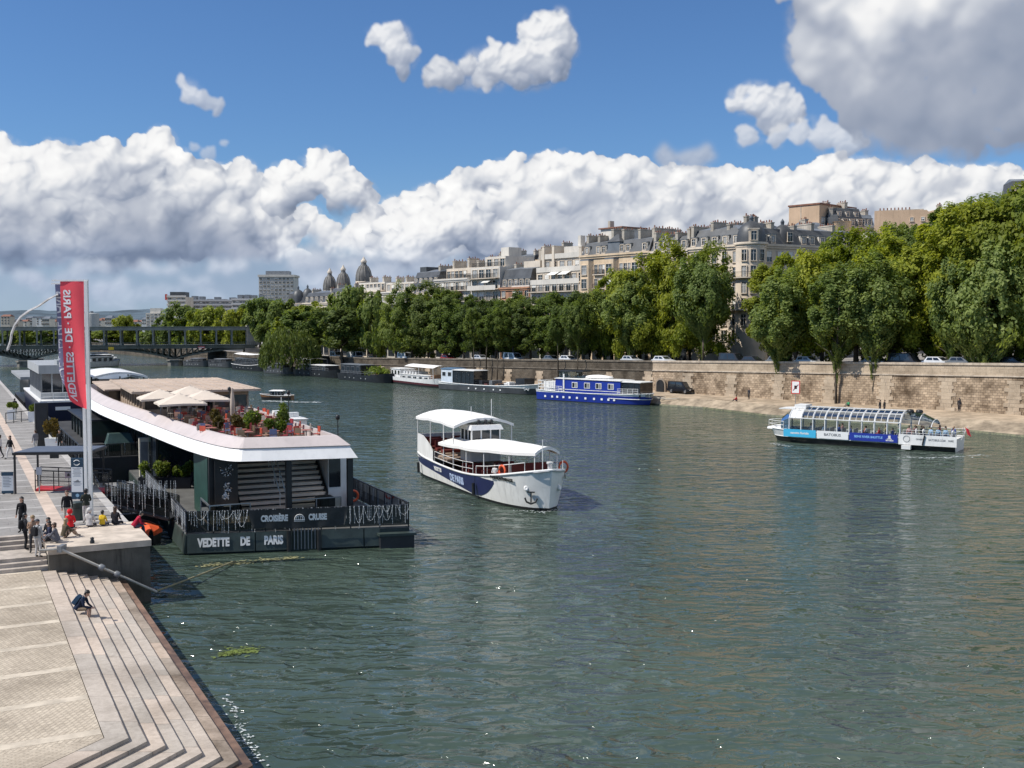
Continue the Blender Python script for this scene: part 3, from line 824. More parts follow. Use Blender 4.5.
# cantilever arch ribs under the deck: one part per span side
def rib(x0, x1, y):
    m = MB(); n = 12
    for k in range(n):
        f0, f1 = k / n, (k + 1) / n
        xa, xb = x0 + (x1 - x0) * f0, x0 + (x1 - x0) * f1
        za, zb = 1.9 + 3.2 * math.sin(f0 * PI / 2) ** .8, 1.9 + 3.2 * math.sin(f1 * PI / 2) ** .8
        m.bar((xa, y, za), (xb, y, zb), .35, .5)
        if k < 9: m.bar((xa, y, za), (xa, y, 5.3), .22, .22); m.bar((xa, y, za + .1), (xb, y, 5.2), .16, .16)
    return m.build('arch_rib', [IRON], bridge)
PIERS = [22.7, 66.0, 109]
for px_ in PIERS:
    m = MB(); m.prism([(px_ - 2.1, -22), (px_ + 2.1, -22), (px_ + 2.1, 1), (px_ + 1.2, 2.6), (px_ - 1.2, 2.6), (px_ - 2.1, 1)], -2, 1.5); m.prism([(px_ - 2.5, -22.4), (px_ + 2.5, -22.4), (px_ + 2.5, 1), (px_ + 1.4, 3), (px_ - 1.4, 3), (px_ - 2.5, 1)], 1.5, 1.95)
    m.build('pier', [M('pier_stone', (.20, .19, .17), .9, 0, .3, .8, dirt=.4)], bridge)
    for y in (-.4, -6.7, -13.2, -19.6):
        rib(px_, px_ + 21.4, y); rib(px_, px_ - 21.4, y)
m = MB(); m.box(-8, 1.2, -22, .6, -1, 5.28); m.box(-3.6, 0.4, -16, -4, 6.26, 12.6)
m.build('abutment', [M('abutment_stone', (.30, .27, .23), .9, 0, .25, .5, dirt=.4)], bridge)
m = MB(); m.box(40.6, 42.2, .13, .2, 5.0, 5.9); mm = m.build('navigation_sign', [M('yellow_paint', (.75, .5, .03), .5)], bridge)
m = MB(); m.box(13.6, 15.6, .13, .2, 5.35, 5.95); m.mi = 1; m.box(13.7, 15.5, .2, .22, 5.55, 5.75); m.build('navigation_sign', [RED, WHITE], bridge)

# ================================================================== buildings
STONE1 = M('cream_limestone', (.68, .575, .45), .85, 0, .12, .3, spec=.2, dirt=.2)
STONE2 = M('grey_limestone', (.62, .54, .44), .85, 0, .12, .3, spec=.2, dirt=.2)
STONE3 = M('golden_stone', (.66, .51, .35), .85, 0, .14, .3, spec=.2, dirt=.3)
WHITEC = M('white_render', (.62, .58, .515), .85, 0, .08, .3, spec=.2, dirt=.3)
TANR = M('tan_render', (.56, .40, .27), .88, 0, .10, .2, spec=.2, dirt=.25)
BRICK = M('orange_brick', (.46, .25, .155), .88, 0, .15, .5, spec=.2)
ZINC = M('zinc_roof', (.075, .078, .080), .5, .15, .25, .35, dirt=.3)
ZINCL = M('pale_zinc', (.17, .185, .20), .5, .15, .2, .4)
TERRA = M('terracotta', (.22, .10, .065), .8, 0, .2, 1)
STACK = M('chimney_render', (.42, .375, .31), .9, 0, .2, .5, dirt=.4)
WFRAME = M('window_frame', (.66, .64, .60), .6)
GLS = GLASS(); CURT = M('curtained_glass', (.30, .30, .29), .15, 0, .3, .8)
AWN = M('pale_awning', (.70, .68, .62), .8)
IRONB = M('balcony_iron', (.03, .032, .034), .6)
_wm = {}
def win_mesh(w, h, var=0):
    k = (w, h, var)
    if k in _wm: return _wm[k]
    m = MB(); t = .11
    m.box(-w / 2 - t, -w / 2, -.14, 0, 0, h + t); m.box(w / 2, w / 2 + t, -.14, 0, 0, h + t); m.box(-w / 2, w / 2, -.14, 0, h, h + t); m.box(-w / 2 - t - .05, w / 2 + t + .05, -.24, 0, -.14, 0)
    m.mi = 2; m.box(-.04, .04, -.075, -.03, 0, h); m.box(-w / 2, -.04, -.072, -.03, h * .66, h * .66 + .06); m.box(.04, w / 2, -.072, -.03, h * .66, h * .66 + .06)
    m.mi = 1; m.box(-w / 2, w / 2, -.03, -.004, 0, h)
    if var == 2:      # half-drawn blind
        m.mi = 3; m.box(-w / 2 + .02, w / 2 - .02, -.068, -.032, h * .45, h - .01)
    _wm[k] = m.mesh('window', [STONE1, GLS if var != 1 else CURT, WFRAME, AWN]); return _wm[k]
def chimney_mesh(l, w, h, pots):
    h *= .86
    m = MB(); m.box(-w / 2, w / 2, 0, l, 0, h); m.box(-w / 2 - .08, w / 2 + .08, -.08, l + .08, h, h + .22); m.mi = 1
    for i in range(pots): hh = h + .45 + .3 * ((i * 37 + pots) % 3) / 2; m.lathe([(.16, h + .22), (.12, hh)], (0, l * (i + .5 + .25 * math.sin(i * 5.1)) / pots, 0), 7)
    return m.mesh('chimney', [STACK, TERRA])
class Bld:
    """an apartment house: origin is its front corner on the ground, local x along the front, y back from the river"""
    def __init__(self, name, label, cat, org, ang, group=None):
        self.root = thing(name, label, cat, org, 0, group); self.ang = ang; self.o = Vector((0, 0, 0))
    def frame(self, o, ang): self.o = Vector(o); self.ang = ang; return self
    def mtx(self): return Matrix.Translation(self.o) @ Matrix.Rotation(self.ang, 4, 'Z')
    def part(self, name, mesh, x=0, y=0, z=0, rz=0.0, parent=None):
        p = self.mtx() @ Vector((x, y, z)); return put(name, mesh, parent or self.root, p, self.ang + rz)
    def mb(self, name, m, mats, parent=None):
        return self.part(name, m.mesh(name, mats), parent=parent)
    def wall(self, W, Dp, z1, mat, z0=-3, cornice=True, x0=0, y0=0):
        m = MB(); m.box(x0, x0 + W, y0, y0 + Dp, z0, z1)
        self.mb('wall', m, [mat])
        if cornice:
            m = MB(); m.box(x0 - .25, x0 + W + .25, y0 - .45, y0 + .1, z1 - .35, z1 + .05); m.box(x0 - .15, x0 + W + .15, y0 - .25, y0 - .002, z1 - .75, z1 - .35); self.mb('cornice', m, [mat])
    def windows(self, xs, zs, w=1.15, h=2.0, y=0, side=0, rnd=random):
        for z in zs:
            for x in xs:
                v = rnd.choice((0, 0, 1, 2))
                if side == 0: self.part('window', win_mesh(w, h, v), x, y - .002, z)
                elif side == -1: self.part('window', win_mesh(w, h, v), y - .002, x, z, -PI / 2)
                else: self.part('window', win_mesh(w, h, v), y + .002, x, z, PI / 2)
    def balcony(self, x0, x1, z, y=0, d=.85, solid=None):
        m = MB(); m.box(x0, x1, y - d, y - .003, z - .16, z)
        m.mi = 1
        if solid: m.mi = 0; m.box(x0, x1, y - d - .08, y - d, z - .2, z + .95)
        else:
            m.box(x0, x1, y - d, y - d + .05, z + .92, z + 1.0); m.box(x0, x1, y - d, y - d + .04, z + .08, z + .13)
            n = int((x1 - x0) / .16)
            for i in range(n + 1):
                x = x0 + (x1 - x0 - .03) * i / max(n, 1); m.box(x, x + .03, y - d + .005, y - d + .035, z, z + .92)
        return self.mb('balcony', m, [solid or STONE2, IRONB])
    def mansard(self, W, Dp, z, h=3.1, inset=1.5, mat=None, x0=0, y0=0, top=True):
        mat = mat or ZINC; m = MB(); e = .05
        r0 = [(x0 + e, y0 + e, z), (x0 + W - e, y0 + e, z), (x0 + W - e, y0 + Dp - e, z), (x0 + e, y0 + Dp - e, z)]
        r1 = [(x0 + e + .2, y0 + inset * .62, z + h * .66), (x0 + W - e - .2, y0 + inset * .62, z + h * .66), (x0 + W - e - .2, y0 + Dp - inset, z + h * .66), (x0 + e + .2, y0 + Dp - inset, z + h * .66)]
        r2 = [(x0 + .3, y0 + inset, z + h), (x0 + W - .3, y0 + inset, z + h), (x0 + W - .3, y0 + Dp - inset, z + h), (x0 + .3, y0 + Dp - inset, z + h)]
        m.loft([r0, r1, r2]); 
        m.mi = 1; m.loft([[(p[0], p[1], p[2] + .004) for p in r2], [(x0 + .6, y0 + Dp * .45, z + h + .8), (x0 + W - .6, y0 + Dp * .45, z + h + .8), (x0 + W - .6, y0 + Dp * .55, z + h + .8), (x0 + .6, y0 + Dp * .55, z + h + .8)]])
        return self.mb('roof', m, [mat, ZINCL])
    def dormers(self, xs, z, y=.35, w=1.1, h=1.7, mat=None):
        for x in xs:
            m = MB(); m.box(-w / 2 - .2, w / 2 + .2, 0, 1.5, 0, h + .1); m.mi = 1
            m.prism([(-w / 2 - .32, -.12), (w / 2 + .32, -.12), (w / 2 + .32, 1.7), (-w / 2 - .32, 1.7)], h + .1, h + .2, lambda p: h + .2 + (.22 if abs(p[0]) < .1 else 0))
            d = self.part('dormer', m.mesh('dormer', [mat or WHITEC, ZINCL]), x, y, z)
            put('window', win_mesh(w - .25, h - .35, random.choice((0, 1))), d, (0, -.003, .22))
    def chimney(self, x, y, z, l=3.2, w=.65, h=2.4, pots=5): self.part('chimney', chimney_mesh(l, w, h, pots), x, y, z)
    def dome(self, x, y, z, r, h, mat=None, n=16, lantern=True):
        m = MB(); m.lathe([(r, 0), (r * .99, h * .2), (r * .93, h * .45), (r * .80, h * .68), (r * .55, h * .87), (r * .2, h * .98), (.02, h)], n=n)
        if lantern: m.mi = 1; m.lathe([(r * .16, h * .96), (r * .16, h * 1.1), (r * .2, h * 1.12), (.03, h * 1.3)], n=8)
        return self.part('dome', m.mesh('dome', [mat or ZINC, ZINCL]), x, y, z)
def spread(W, n, m=1.0): return [m + (W - 2 * m) * i / (n - 1) for i in range(n)] if n > 1 else [W / 2]

FB = Vector((48, 195, 0)); FD = Vector((-.62, .78, 0)); FA = math.atan2(-.78, .62)
def fpt(t): return FB + FD * t
def zpix(py, d): return 13 + d * (324 - py) / F_PX
def row(name, label, t0, t1, zb, cat='building'):
    """house in the river-front row between distances t0 < t1 along it"""
    p = fpt(t1); b = Bld(name, label, cat, (p.x, p.y, zb), FA, 'apartment houses along the river front'); b.W = t1 - t0; b.zb = zb
    n = max(3, int(b.W / 3.0))
    for i in range(n):                                     # dark panels added to darken the ground floor under the tree crowns
        x0, x1 = b.W * i / n + .3, b.W * (i + 1) / n - .3
        m = MB(); m.box(x0, x1, -.10, -.006, -1.2, 1.55); m.mi = 1; m.box(x0 - .12, x1 + .12, -.22, -.11, 1.3, 1.75); b.mb('added_dark_panel', m, [GLS, IRONB])
    return b
rb = random.Random(3)

# corner house with the round tower and lead dome
p = fpt(6.4); b = Bld('corner_apartment_house', 'cream corner apartment house with round domed tower and dark mansard roofs above the plane trees', 'building', (p.x, p.y, 7.2), FA)
zE = 20.6; W1 = 15.5
b.frame((FD.x * 15.3, FD.y * 15.3, 0), FA)                     # left wing, along the river
b.wall(W1, 12, zE, STONE1)
fl = [2.6 + 2.95 * i for i in range(6)]
b.windows(spread(W1, 6, 1.3), fl, 1.15, 2.0)
for z in (fl[2] - .05, fl[4] - .05): b.balcony(.2, W1 - 2.2, z, d=.7)
b.mansard(W1 - 1.5, 12, zE + .06, 3.3, 1.6); b.dormers(spread(W1 - 3, 5, 1.0), zE + .1, .3)
for x, l, h in ((.4, 5, 4.3), (4.6, 4.2, 5.0), (8.6, 3, 4.2), (12.6, 3.4, 5.6)): b.chimney(x, 1.4 if x > 1 else .5, zE + .3, l, .7, h, int(l * 1.5))
b.frame((0, 0, 0), math.atan2(.43, .90))                       # right wing up the side street
W2 = 26
b.wall(W2, 12, zE, STONE1)
b.windows(spread(W2, 10, 1.6), fl, 1.15, 2.0)
for z in (fl[2] - .05, fl[4] - .05): b.balcony(2.2, W2 - .2, z, d=.7)
b.mansard(W2 - .2, 12, zE + .06, 3.0, 1.6, x0=.1); b.dormers([3.2, 5.2, 12.5, 14.5, 17, 20, 23], zE + .1, .3)
b.dome(9.0, 2.2, zE + .3, 2.1, 3.7); b.part('dome_window', win_mesh(1.1, 1.6, 0), 9.0, .02, zE + .7)
for x, l, h in ((2.3, 3, 5.4), (6.2, 3, 4.4), (11.6, 3, 3.9), (15.8, 4, 4.6), (21, 4, 4.4)): b.chimney(x, 1.6, zE + .3, l, .7, h, int(l * 1.5))
b.frame((0, 0, 0), 0)
m = MB(); r = 2.75; m.lathe([(r, -3), (r, zE), ], n=24); m.lathe([(r + .3, zE - .3), (r + .38, zE), (r + .3, zE + .12)], n=24); m.lathe([(r + .05, zE - .8), (r + .12, zE - .7), (r + .05, zE - .6)], n=24)
b.mb('tower', m, [STONE1])
b.dome(0, 0, zE + .14, 2.7, 4.0)
for a in (-128, -93, -58):
    for z in fl[1:]:
        ar = R(a); b.part('tower_window', win_mesh(.95, 2.0, rb.choice((0, 1))), (r - .02) * math.cos(ar), (r - .02) * math.sin(ar), z, ar + PI / 2)
ar = R(-93); m = MB(); m.box(-.85, .85, -.2, 1.2, 0, 2.2); m.box(-1.0, 1.0, -.3, 1.0, 2.2, 2.45); d_ = b.part('dome_dormer', m.mesh('dome_dormer', [STONE1]), (r - .05) * math.cos(ar), (r - .05) * math.sin(ar), zE + .15, ar + PI / 2)
put('window', win_mesh(1.0, 1.6, 0), d_, (0, -.203, .3))
for z in (fl[2] - .05, fl[4] - .05):
    m = MB(); m.lathe([(r + .75, z - .16), (r + .75, z)], n=24); m.mi = 1
    m.tube([((r + .72) * math.cos(R(a)), (r + .72) * math.sin(R(a)), z + .95) for a in range(-190, 30, 10)], .035, 4)
    for a in range(-190, 30, 4): q = R(a); m.tube([((r + .72) * math.cos(q), (r + .72) * math.sin(q), z), ((r + .72) * math.cos(q), (r + .72) * math.sin(q), z + .95)], .018, 3, False)
    b.mb('tower_balcony', m, [STONE2, IRONB])

# next house to the left, low mansards behind the trees (650-690)
b = row('stone_apartment_house', 'grey stone house with zinc mansard and tall chimney stacks, left of the domed corner house', 21.9, 32.2, 7.0)
b.wall(b.W - .1, 12, 20.6, STONE1); b.windows(spread(b.W, 5, 1.1), [2.5 + 2.9 * i for i in range(6)]); b.balcony(.2, b.W - .3, 17.0)
b.mansard(b.W - .2, 12, 20.7, 2.6); b.dormers(spread(b.W, 4, 1.4), 20.75)
for x, l, h in ((.5, 6, 5.0), (3.6, 3.4, 4.4), (6.4, 3, 4.6), (9.6, 5, 5.2)): b.chimney(x, .8, 20, l, .7, h, int(l * 1.5))
# golden house with bay windows (580-650)
b = row('bay_windowed_house', 'golden stone house with bay windows and dark attic roofs, left of the grey stone house', 32.4, 53.2, 6.6)
W = b.W; zE = 21.2
b.wall(W - .1, 13, zE, STONE3)
for i, x in enumerate((2.2, 9.9, 17.6)):
    m = MB(); m.prism([(x - 1.9, -.003), (x - 1.3, -1.0), (x + 1.3, -1.0), (x + 1.9, -.003)], 4, zE - 1.2); m.mi = 1; m.prism([(x - 1.9, -.003), (x - 1.35, -1.0), (x + 1.35, -1.0), (x + 1.9, -.003)], zE - 1.2, zE - .9); b.mb('bay', m, [STONE3, ZINCL])
    b.windows([x], [5.2 + 2.95 * k for k in range(5)], 1.6, 2.0, y=-1.0)
xs = [4.9, 6.3, 7.4, 12.6, 13.9, 15.1, 19.9]
b.windows(xs, [2.3 + 2.95 * k for k in range(6)], .95, 2.0)
for z in (5.2, 8.1, 11.05, 14.0, 17.0):
    for xa, xb in ((4.25, 8.0), (12.0, 15.7)): b.balcony(xa, xb, z, d=.6)
b.mansard(W - .2, 13, zE + .06, 2.7, 1.5); b.dormers((1.6, 5.2, 6.9, 12.4, 14.2, 19), zE + .1)
m = MB(); m.prism([(8.1, .3), (11.7, .3), (11.7, 4), (8.1, 4)], zE + .07, zE + 2.5); m.mi = 1; m.loft([[(7.9, .1, zE + 2.5), (11.9, .1, zE + 2.5), (11.9, 4, zE + 2.5), (7.9, 4, zE + 2.5)], [(9.6, 1.6, zE + 4.2), (10.2, 1.6, zE + 4.2), (10.2, 2.4, zE + 4.2), (9.6, 2.4, zE + 4.2)]]); pv = b.mb('roof_pavilion', m, [ZINCL, ZINC])
for x, l, h in ((.4, 5, 4.6), (4.0, 3, 4.4), (8.2, 3.5, 5.6), (11.4, 3, 5.3), (16.2, 4, 5.0), (20.2, 6, 5.0)): b.chimney(x, 1.6, zE + .3, l, .7, h, int(l * 1.4))
m = MB(); m.box(2, 8.5, 4, 11, zE + 3, zE + 5.8); m.mi = 1; m.box(1.6, 9, 3.6, 11.4, zE + 5.8, zE + 6.05); m.mi = 2; m.box(3.2, 3.9, 5, 6.2, zE + 6.05, zE + 7.6); b.mb('penthouse', m, [WHITEC, TERRA, STACK])
# terraced modern block (530-580)
b = row('terraced_apartment_block', 'modern grey apartment block with long stepped terraces and concrete fins on its roof', 53.5, 70.5, 6.4)
W = b.W; zf = [2.6 + 2.85 * k for k in range(7)]
b.wall(W - .1, 13, 15.6, WHITEC, cornice=False)
b.wall(W - .3, 11, 18.5, STONE2, z0=15.6, cornice=False, x0=.1, y0=1.7)
b.wall(W - .6, 9, 21.6, STONE2, z0=18.5, cornice=False, x0=.2, y0=3.4)
for k in range(5): b.windows(spread(W, 7, 1.3), [zf[k]], 1.5, 1.9)
for z in zf[1:5]: b.balcony(.1, W * .46, z - .1, d=1.1); b.balcony(W * .52, W - .3, z - .1, d=1.1)
b.windows(spread(W, 7, 1.5), [16.0], 1.5, 1.9, y=1.7); b.windows(spread(W, 6, 2.0), [19.0], 1.6, 1.9, y=3.4)
b.balcony(.1, W - .2, 15.72, y=.9, d=1.0, solid=WHITEC); b.balcony(.2, W - .3, 18.6, y=2.6, d=1.0, solid=WHITEC); b.balcony(.2, W - .3, 21.7, y=4.0, d=.9, solid=WHITEC)
m = MB()
for x in (.6, 4.1, 13.4, 16.2): m.box(x, x + .75, 3.0, 9, 18.5, 24.2)
b.mb('roof_fin', m, [STONE2]) if False else None
for x in (.6, 4.1, 13.4, 16.0):
    m = MB(); m.box(x, x + .8, 2.9, 9, 18.62, 24.3 if x < 10 else 23.6); m.box(x - .06, x + .86, 2.84, 9.06, 24.3 if x < 10 else 23.6, 24.5 if x < 10 else 23.8); b.mb('roof_fin', m, [STONE2])
m = MB(); m.box(6, 12, 5, 10, 21.7, 24.2); m.box(9.6, 10.5, 6, 7.4, 24.2, 26.6); b.mb('penthouse', m, [WHITEC])
for x in (5.4, 9.2):
    m = MB(); m.loft([[(x, 1.7, 18.35), (x + 3, 1.7, 18.35), (x + 3, 1.7, 18.45), (x, 1.7, 18.45)], [(x, .1, 17.6), (x + 3, .1, 17.6), (x + 3, .1, 17.7), (x, .1, 17.7)]]); b.mb('awning', m, [AWN])
# brick-panelled house with slate mansard (500-530)
b = row('brick_panelled_house', 'apartment house with orange brick panels, white balconies and slate mansard floor', 70.8, 81.8, 6.2)
W = b.W
b.wall(W - .1, 12, 15.4, BRICK)
for k in range(5):
    z = 2.2 + 2.75 * k; b.windows((1.2, 5.4, 7.6, 9.9), [z], 1.3, 1.9); b.balcony(4.3, W - .1, z - .1, d=1.0)
    m = MB(); m.box(4.2, W - .12, -.06, -.004, z + 2.05, z + 2.6); b.mb('white_band', m, [WHITEC])
b.mansard(W - .2, 12, 15.5, 4.2, 1.3); b.dormers(spread(W, 5, 1.3), 15.6, .3, 1.2, 1.7); b.chimney(.6, 4, 16.5, 4, .8, 5.2, 5)
m = MB(); m.box(4.5, W - .5, 3.5, 9, 19.7, 21.6); b.mb('penthouse', m, [STONE2]); b.chimney(7.6, 6, 20, 2.6, 1.2, 5.0, 4)
# white modern block (470-500)
b = row('white_balcony_block', 'tall white modern apartment block with wide loggias and awnings, its top floor set back', 82.1, 93.8, 6.0)
W = b.W
b.wall(W - .1, 12, 20.8, WHITEC, cornice=False); b.wall(W - 3.5, 9, 23.4, WHITEC, z0=20.8, cornice=False, x0=2.5, y0=2.5)
for k in range(7):
    z = 2.0 + 2.7 * k; b.windows(spread(W, 4, 1.7), [z], 1.9, 2.0); b.balcony(.1, W - .2, z - .12, d=1.2, solid=WHITEC if k % 2 else None)
b.windows((4.4, 7.2, 9.6), [21.0], 1.7, 1.8, y=2.5); b.balcony(.1, W - .2, 20.9, y=1.0, d=.8)
m = MB(); m.box(7, 10, 4, 8, 23.4, 25.6); b.mb('lift_house', m, [WHITEC])
for k, x in ((3, 1.0), (5, 6)):
    z = 2.0 + 2.7 * k + 2.2; m = MB(); m.loft([[(x, -.01, z), (x + 2.8, -.01, z), (x + 2.8, -.01, z + .1), (x, -.01, z + .1)], [(x, -1.5, z - .8), (x + 2.8, -1.5, z - .8), (x + 2.8, -1.5, z - .7), (x, -1.5, z - .7)]]); b.mb('awning', m, [AWN])
b.chimney(1.0, 5, 21, 3, .8, 3, 4)
# (435-470) white house, awnings
b = row('white_rendered_house', 'white rendered apartment house with red awnings and a roof terrace, beside the dark-roofed house', 94.1, 109.4, 5.8)
W = b.W
b.wall(W - .1, 12, 18.6, WHITEC); b.wall(W - 3, 8, 21.4, STONE2, z0=18.6, cornice=False, x0=1.5, y0=2.5)
for k in range(6):
    z = 2.0 + 2.75 * k; b.windows(spread(W, 7, 1.2), [z], 1.2, 1.9)
    if k > 1: b.balcony(.1, W - .2, z - .1, d=.8)
b.windows(spread(W - 3, 5, 2.6), [18.9], 1.3, 1.8, y=2.5); b.balcony(.2, W - .3, 18.75, y=1, d=.7)
for x, l, h in ((2.5, 4, 2.2), (9, 3, 2.6), (13, 4, 1.8)): b.chimney(x, 4, 21.4, l, .8, h, 5)
for x in (5.0, 9.4):
    z = 15.2; m = MB(); m.loft([[(x, -.01, z), (x + 2.4, -.01, z), (x + 2.4, -.01, z + .1), (x, -.01, z + .1)], [(x, -1.2, z - .7), (x + 2.4, -1.2, z - .7), (x + 2.4, -1.2, z - .6), (x, -1.2, z - .6)]]); b.mb('awning', m, [M('red_awning', (.40, .10, .07), .8)])
# (410-435) dark mansard
b = row('dark_mansard_house', 'apartment house with a steep two-storey dark slate mansard and white dormers', 109.7, 121.4, 5.6)
W = b.W
b.wall(W - .1, 12, 15.4, STONE1); b.windows(spread(W, 5, 1.2), [2.0 + 2.75 * k for k in range(5)]); b.balcony(.2, W - .3, 12.9)
b.mansard(W - .2, 12, 15.5, 5.6, 2.2); b.dormers(spread(W, 5, 1.2), 15.6, .3, 1.15, 1.6); b.dormers(spread(W, 5, 1.2), 18.2, 1.15, .95, 1.3)
m = MB(); m.box(.4, 3.4, 3, 8, 18, 22.6); b.mb('lift_house', m, [ZINC]); b.chimney(9.5, 3, 19, 4, .8, 4, 5)
# (380-410) and (358-380)
b = row('long_white_house', 'long white apartment house with continuous balconies, right of the stone domes', 121.7, 136.5, 5.4)
W = b.W
b.wall(W - .1, 12, 16.4, WHITEC); b.wall(W - .5, 9, 19.0, WHITEC, z0=16.4, cornice=False, x0=.2, y0=1.8)
for k in range(5): b.windows(spread(W, 7, 1.2), [1.9 + 2.8 * k], 1.3, 1.9); b.balcony(.1, W - .2, 1.8 + 2.8 * k, d=.9, solid=WHITEC if k == 4 else None)
b.windows(spread(W, 6, 1.6), [16.7], 1.5, 1.8, y=1.8)
for x in (2, 7, 12): b.chimney(x, 4, 19, 2.5, .7, 1.6, 4)
b = row('pale_balconied_house', 'pale apartment house with white attic storey at the left end of the river-front row', 136.8, 151.5, 5.2)
W = b.W
b.wall(W - .1, 12, 17.0, STONE1); b.wall(W - .5, 9, 19.6, WHITEC, z0=17.0, cornice=False, x0=.2, y0=1.8)
for k in range(5): b.windows(spread(W, 7, 1.2), [1.9 + 2.9 * k], 1.2, 2.0)
b.balcony(.1, W - .2, 13.4, d=.9, solid=WHITEC); b.balcony(.1, W - .2, 17.1, y=1.1, d=.9, solid=WHITEC)
b.windows(spread(W, 7, 1.2), [17.3], 1.2, 1.8, y=1.8)
for x in (3, 10): b.chimney(x, 4, 19.6, 2.5, .7, 1.6, 4)
# a second row stepping up the hill behind the river front
for i, (t0, t1, eave, mat, lb) in enumerate([(24, 40, 22.6, STONE1, 'cream house on the hill looking over the roofs left of the domed corner house'), (43, 58, 22.4, WHITEC, 'white-rendered hill house rising behind the golden bay-windowed house'), (62, 78, 22.6, STONE1, 'cream hill house rising behind the terraced grey block'), (80, 97, 21.6, STONE3, 'golden hill house rising behind the slate mansard house'), (99, 116, 20.6, STONE1, 'cream hill house rising behind the white rendered house'), (119, 138, 18.6, STONE2, 'grey stone hill house rising behind the dark mansard house')]):
    p = fpt(t1) + Vector((.78, .62, 0)) * 24; b = Bld('hill_apartment_house', lb, 'building', (p.x, p.y, 8.2), FA, 'second row of apartment houses'); W = t1 - t0
    b.wall(W, 11, eave, mat); b.windows(spread(W, 6, 1.3), [eave - 2.8, eave - 5.7], 1.15, 2.0); b.balcony(.3, W - .3, eave - 2.9, d=.7)
    b.mansard(W - .1, 11, eave + .06, 2.4, 1.3); b.dormers(spread(W, 5, 1.6), eave + .1)
    for k in range(3): b.chimney(1 + k * (W - 2) / 2, 1.5, eave + .6, 3.2, .7, 3.4 + .5 * (k % 2), 5)
# further along, behind trees
for i, (t0, t1, top, mat, nm, lb) in enumerate([(152, 166, 15.5, STONE1, 'pale_stone_house', 'pale stone house half hidden by the trees below the twin stone domes'), (166.3, 182, 14.5, STONE2, 'grey_stone_house', 'grey stone house behind the trees at the end of the river-front row')]):
    b = row(nm, lb, t0, t1, 5); W = b.W
    b.wall(W - .2, 12, top, mat); b.windows(spread(W, 6, 1.3), [2 + 2.9 * k for k in range(4)]); b.mansard(W - .4, 12, top + .06, 3); b.dormers(spread(W, 5, 1.6), top + .1); b.chimney(2, 2, top + 1, 3, .7, 3.5, 4); b.chimney(W - 2, 2, top + 1, 3, .7, 3.5, 4)

# ---- stone domes of the church-like palace (330-372)
def dome_tower(px, pyt, pyb, d, rpx, label, tall):
    q = D(px, pyb, d); b = Bld('domed_tower', label, 'tower', (q.x, q.y, q.z - 8), 0, 'stone towers with slate domes'); r = rpx * d / F_PX
    H = (pyb - pyt) * d / F_PX
    m = MB(); m.prism([(r * math.cos(PI / 8 + PI * k / 4) * .95, r * math.sin(PI / 8 + PI * k / 4) * .95) for k in range(8)], -6, 8 + H * .36)
    b.mb('wall', m, [STONE1])
    m = MB(); m.lathe([(r * 1.02, 0), (r * 1.14, .4), (r * 1.14, .7), (r, .9)], (0, 0, 8 + H * .33), n=16); b.mb('cornice', m, [STONE1])
    for k in range(8):
        a = PI / 4 * k; b.part('window', win_mesh(r * .34, H * .2, 0), r * .885 * math.cos(a), r * .885 * math.sin(a), 8 + H * .06, a + PI / 2)
    z = 8 + H * .36; h = H * .56
    m = MB(); m.lathe([(r * .98, 0), (r * 1.05, h * .12), (r * 1.02, h * .35), (r * .86, h * .6), (r * .55, h * .82), (r * .34, h * .93), (r * .34, h)], n=16)
    m.mi = 1
    for k in range(8):
        a = PI / 4 * k + .3; m.tube([((rr + .05) * math.cos(a), (rr + .05) * math.sin(a), zz) for rr, zz in ((r * .98, 0), (r * 1.05, h * .12), (r * 1.02, h * .35), (r * .86, h * .6), (r * .55, h * .82))], .16, 4)
    b.part('dome', m.mesh('dome', [M('slate_dome', (.13, .125, .115), .6, .1, .3, .5), M('dome_rib', (.24, .22, .19), .6)]), 0, 0, z)
    m = MB(); m.lathe([(r * .36, 0), (r * .42, .5), (r * .3, .9), (r * .22, 1.2), (.05, H * .09 + 1)], n=8); b.part('lantern', m.mesh('lantern', [STONE2]), 0, 0, z + h)
dome_tower(330, 271, 304, 400, 6.2, 'left and lower of two small stone towers with grey ribbed domes', 0)
dome_tower(343.5, 268, 302, 395, 6.6, 'middle stone tower with grey ribbed dome, right beside the smallest one', 0)
dome_tower(364, 260, 296, 385, 7.6, 'tallest stone tower with big dark slate dome and lantern, above the long white house', 1)
# ---- far blocks on the left part of the skyline
def block(name, label, px0, px1, pyt, pyb, d, mat, floors, bays, depth=14, win=(1.5, 1.6), flat=True, band=None, ang=0.0):
    a = D(px0, pyb, d); c = D(px1, pyb, d); W = c.x - a.x; H = (pyb - pyt) * d / F_PX
    b = Bld(name, label, 'building', (a.x, a.y, a.z), ang, 'far buildings on the skyline'); b.wall(W, depth, H, mat, z0=-25, cornice=False)
    fh = H / floors
    for k in range(floors): b.windows(spread(W, bays, W / bays * .5), [k * fh + fh * .25], W / bays * .62, fh * .5)
    if band:
        for k in range(floors + 1):
            m = MB(); m.box(-.3, W + .3, -.7, -.003, k * fh - .25, k * fh + .75); b.mb('balcony', m, [band])
    return b, W, H
b, W, H = block('slab_tower', 'wide pale office slab tower with rows of grey windows, highest block on the far skyline', 259, 294, 277, 303, 720, M('tower_concrete', (.50, .50, .48), .8), 7, 9, 16)
m = MB(); m.box(-.6, W + .6, -.6, 17, H, H + 1.4); b.mb('roof_edge', m, [WHITEC]); m = MB(); m.box(4, W - 4, 3, 12, H + 1.4, H + 4); b.mb('plant_room', m, [GREYM])
b, W, H = block('balconied_tower', 'pale apartment tower with stacked white balconies and dark rooftop left of the grey blocks', 168, 186, 297, 326, 560, STONE2, 7, 4, 14, band=WHITEC)
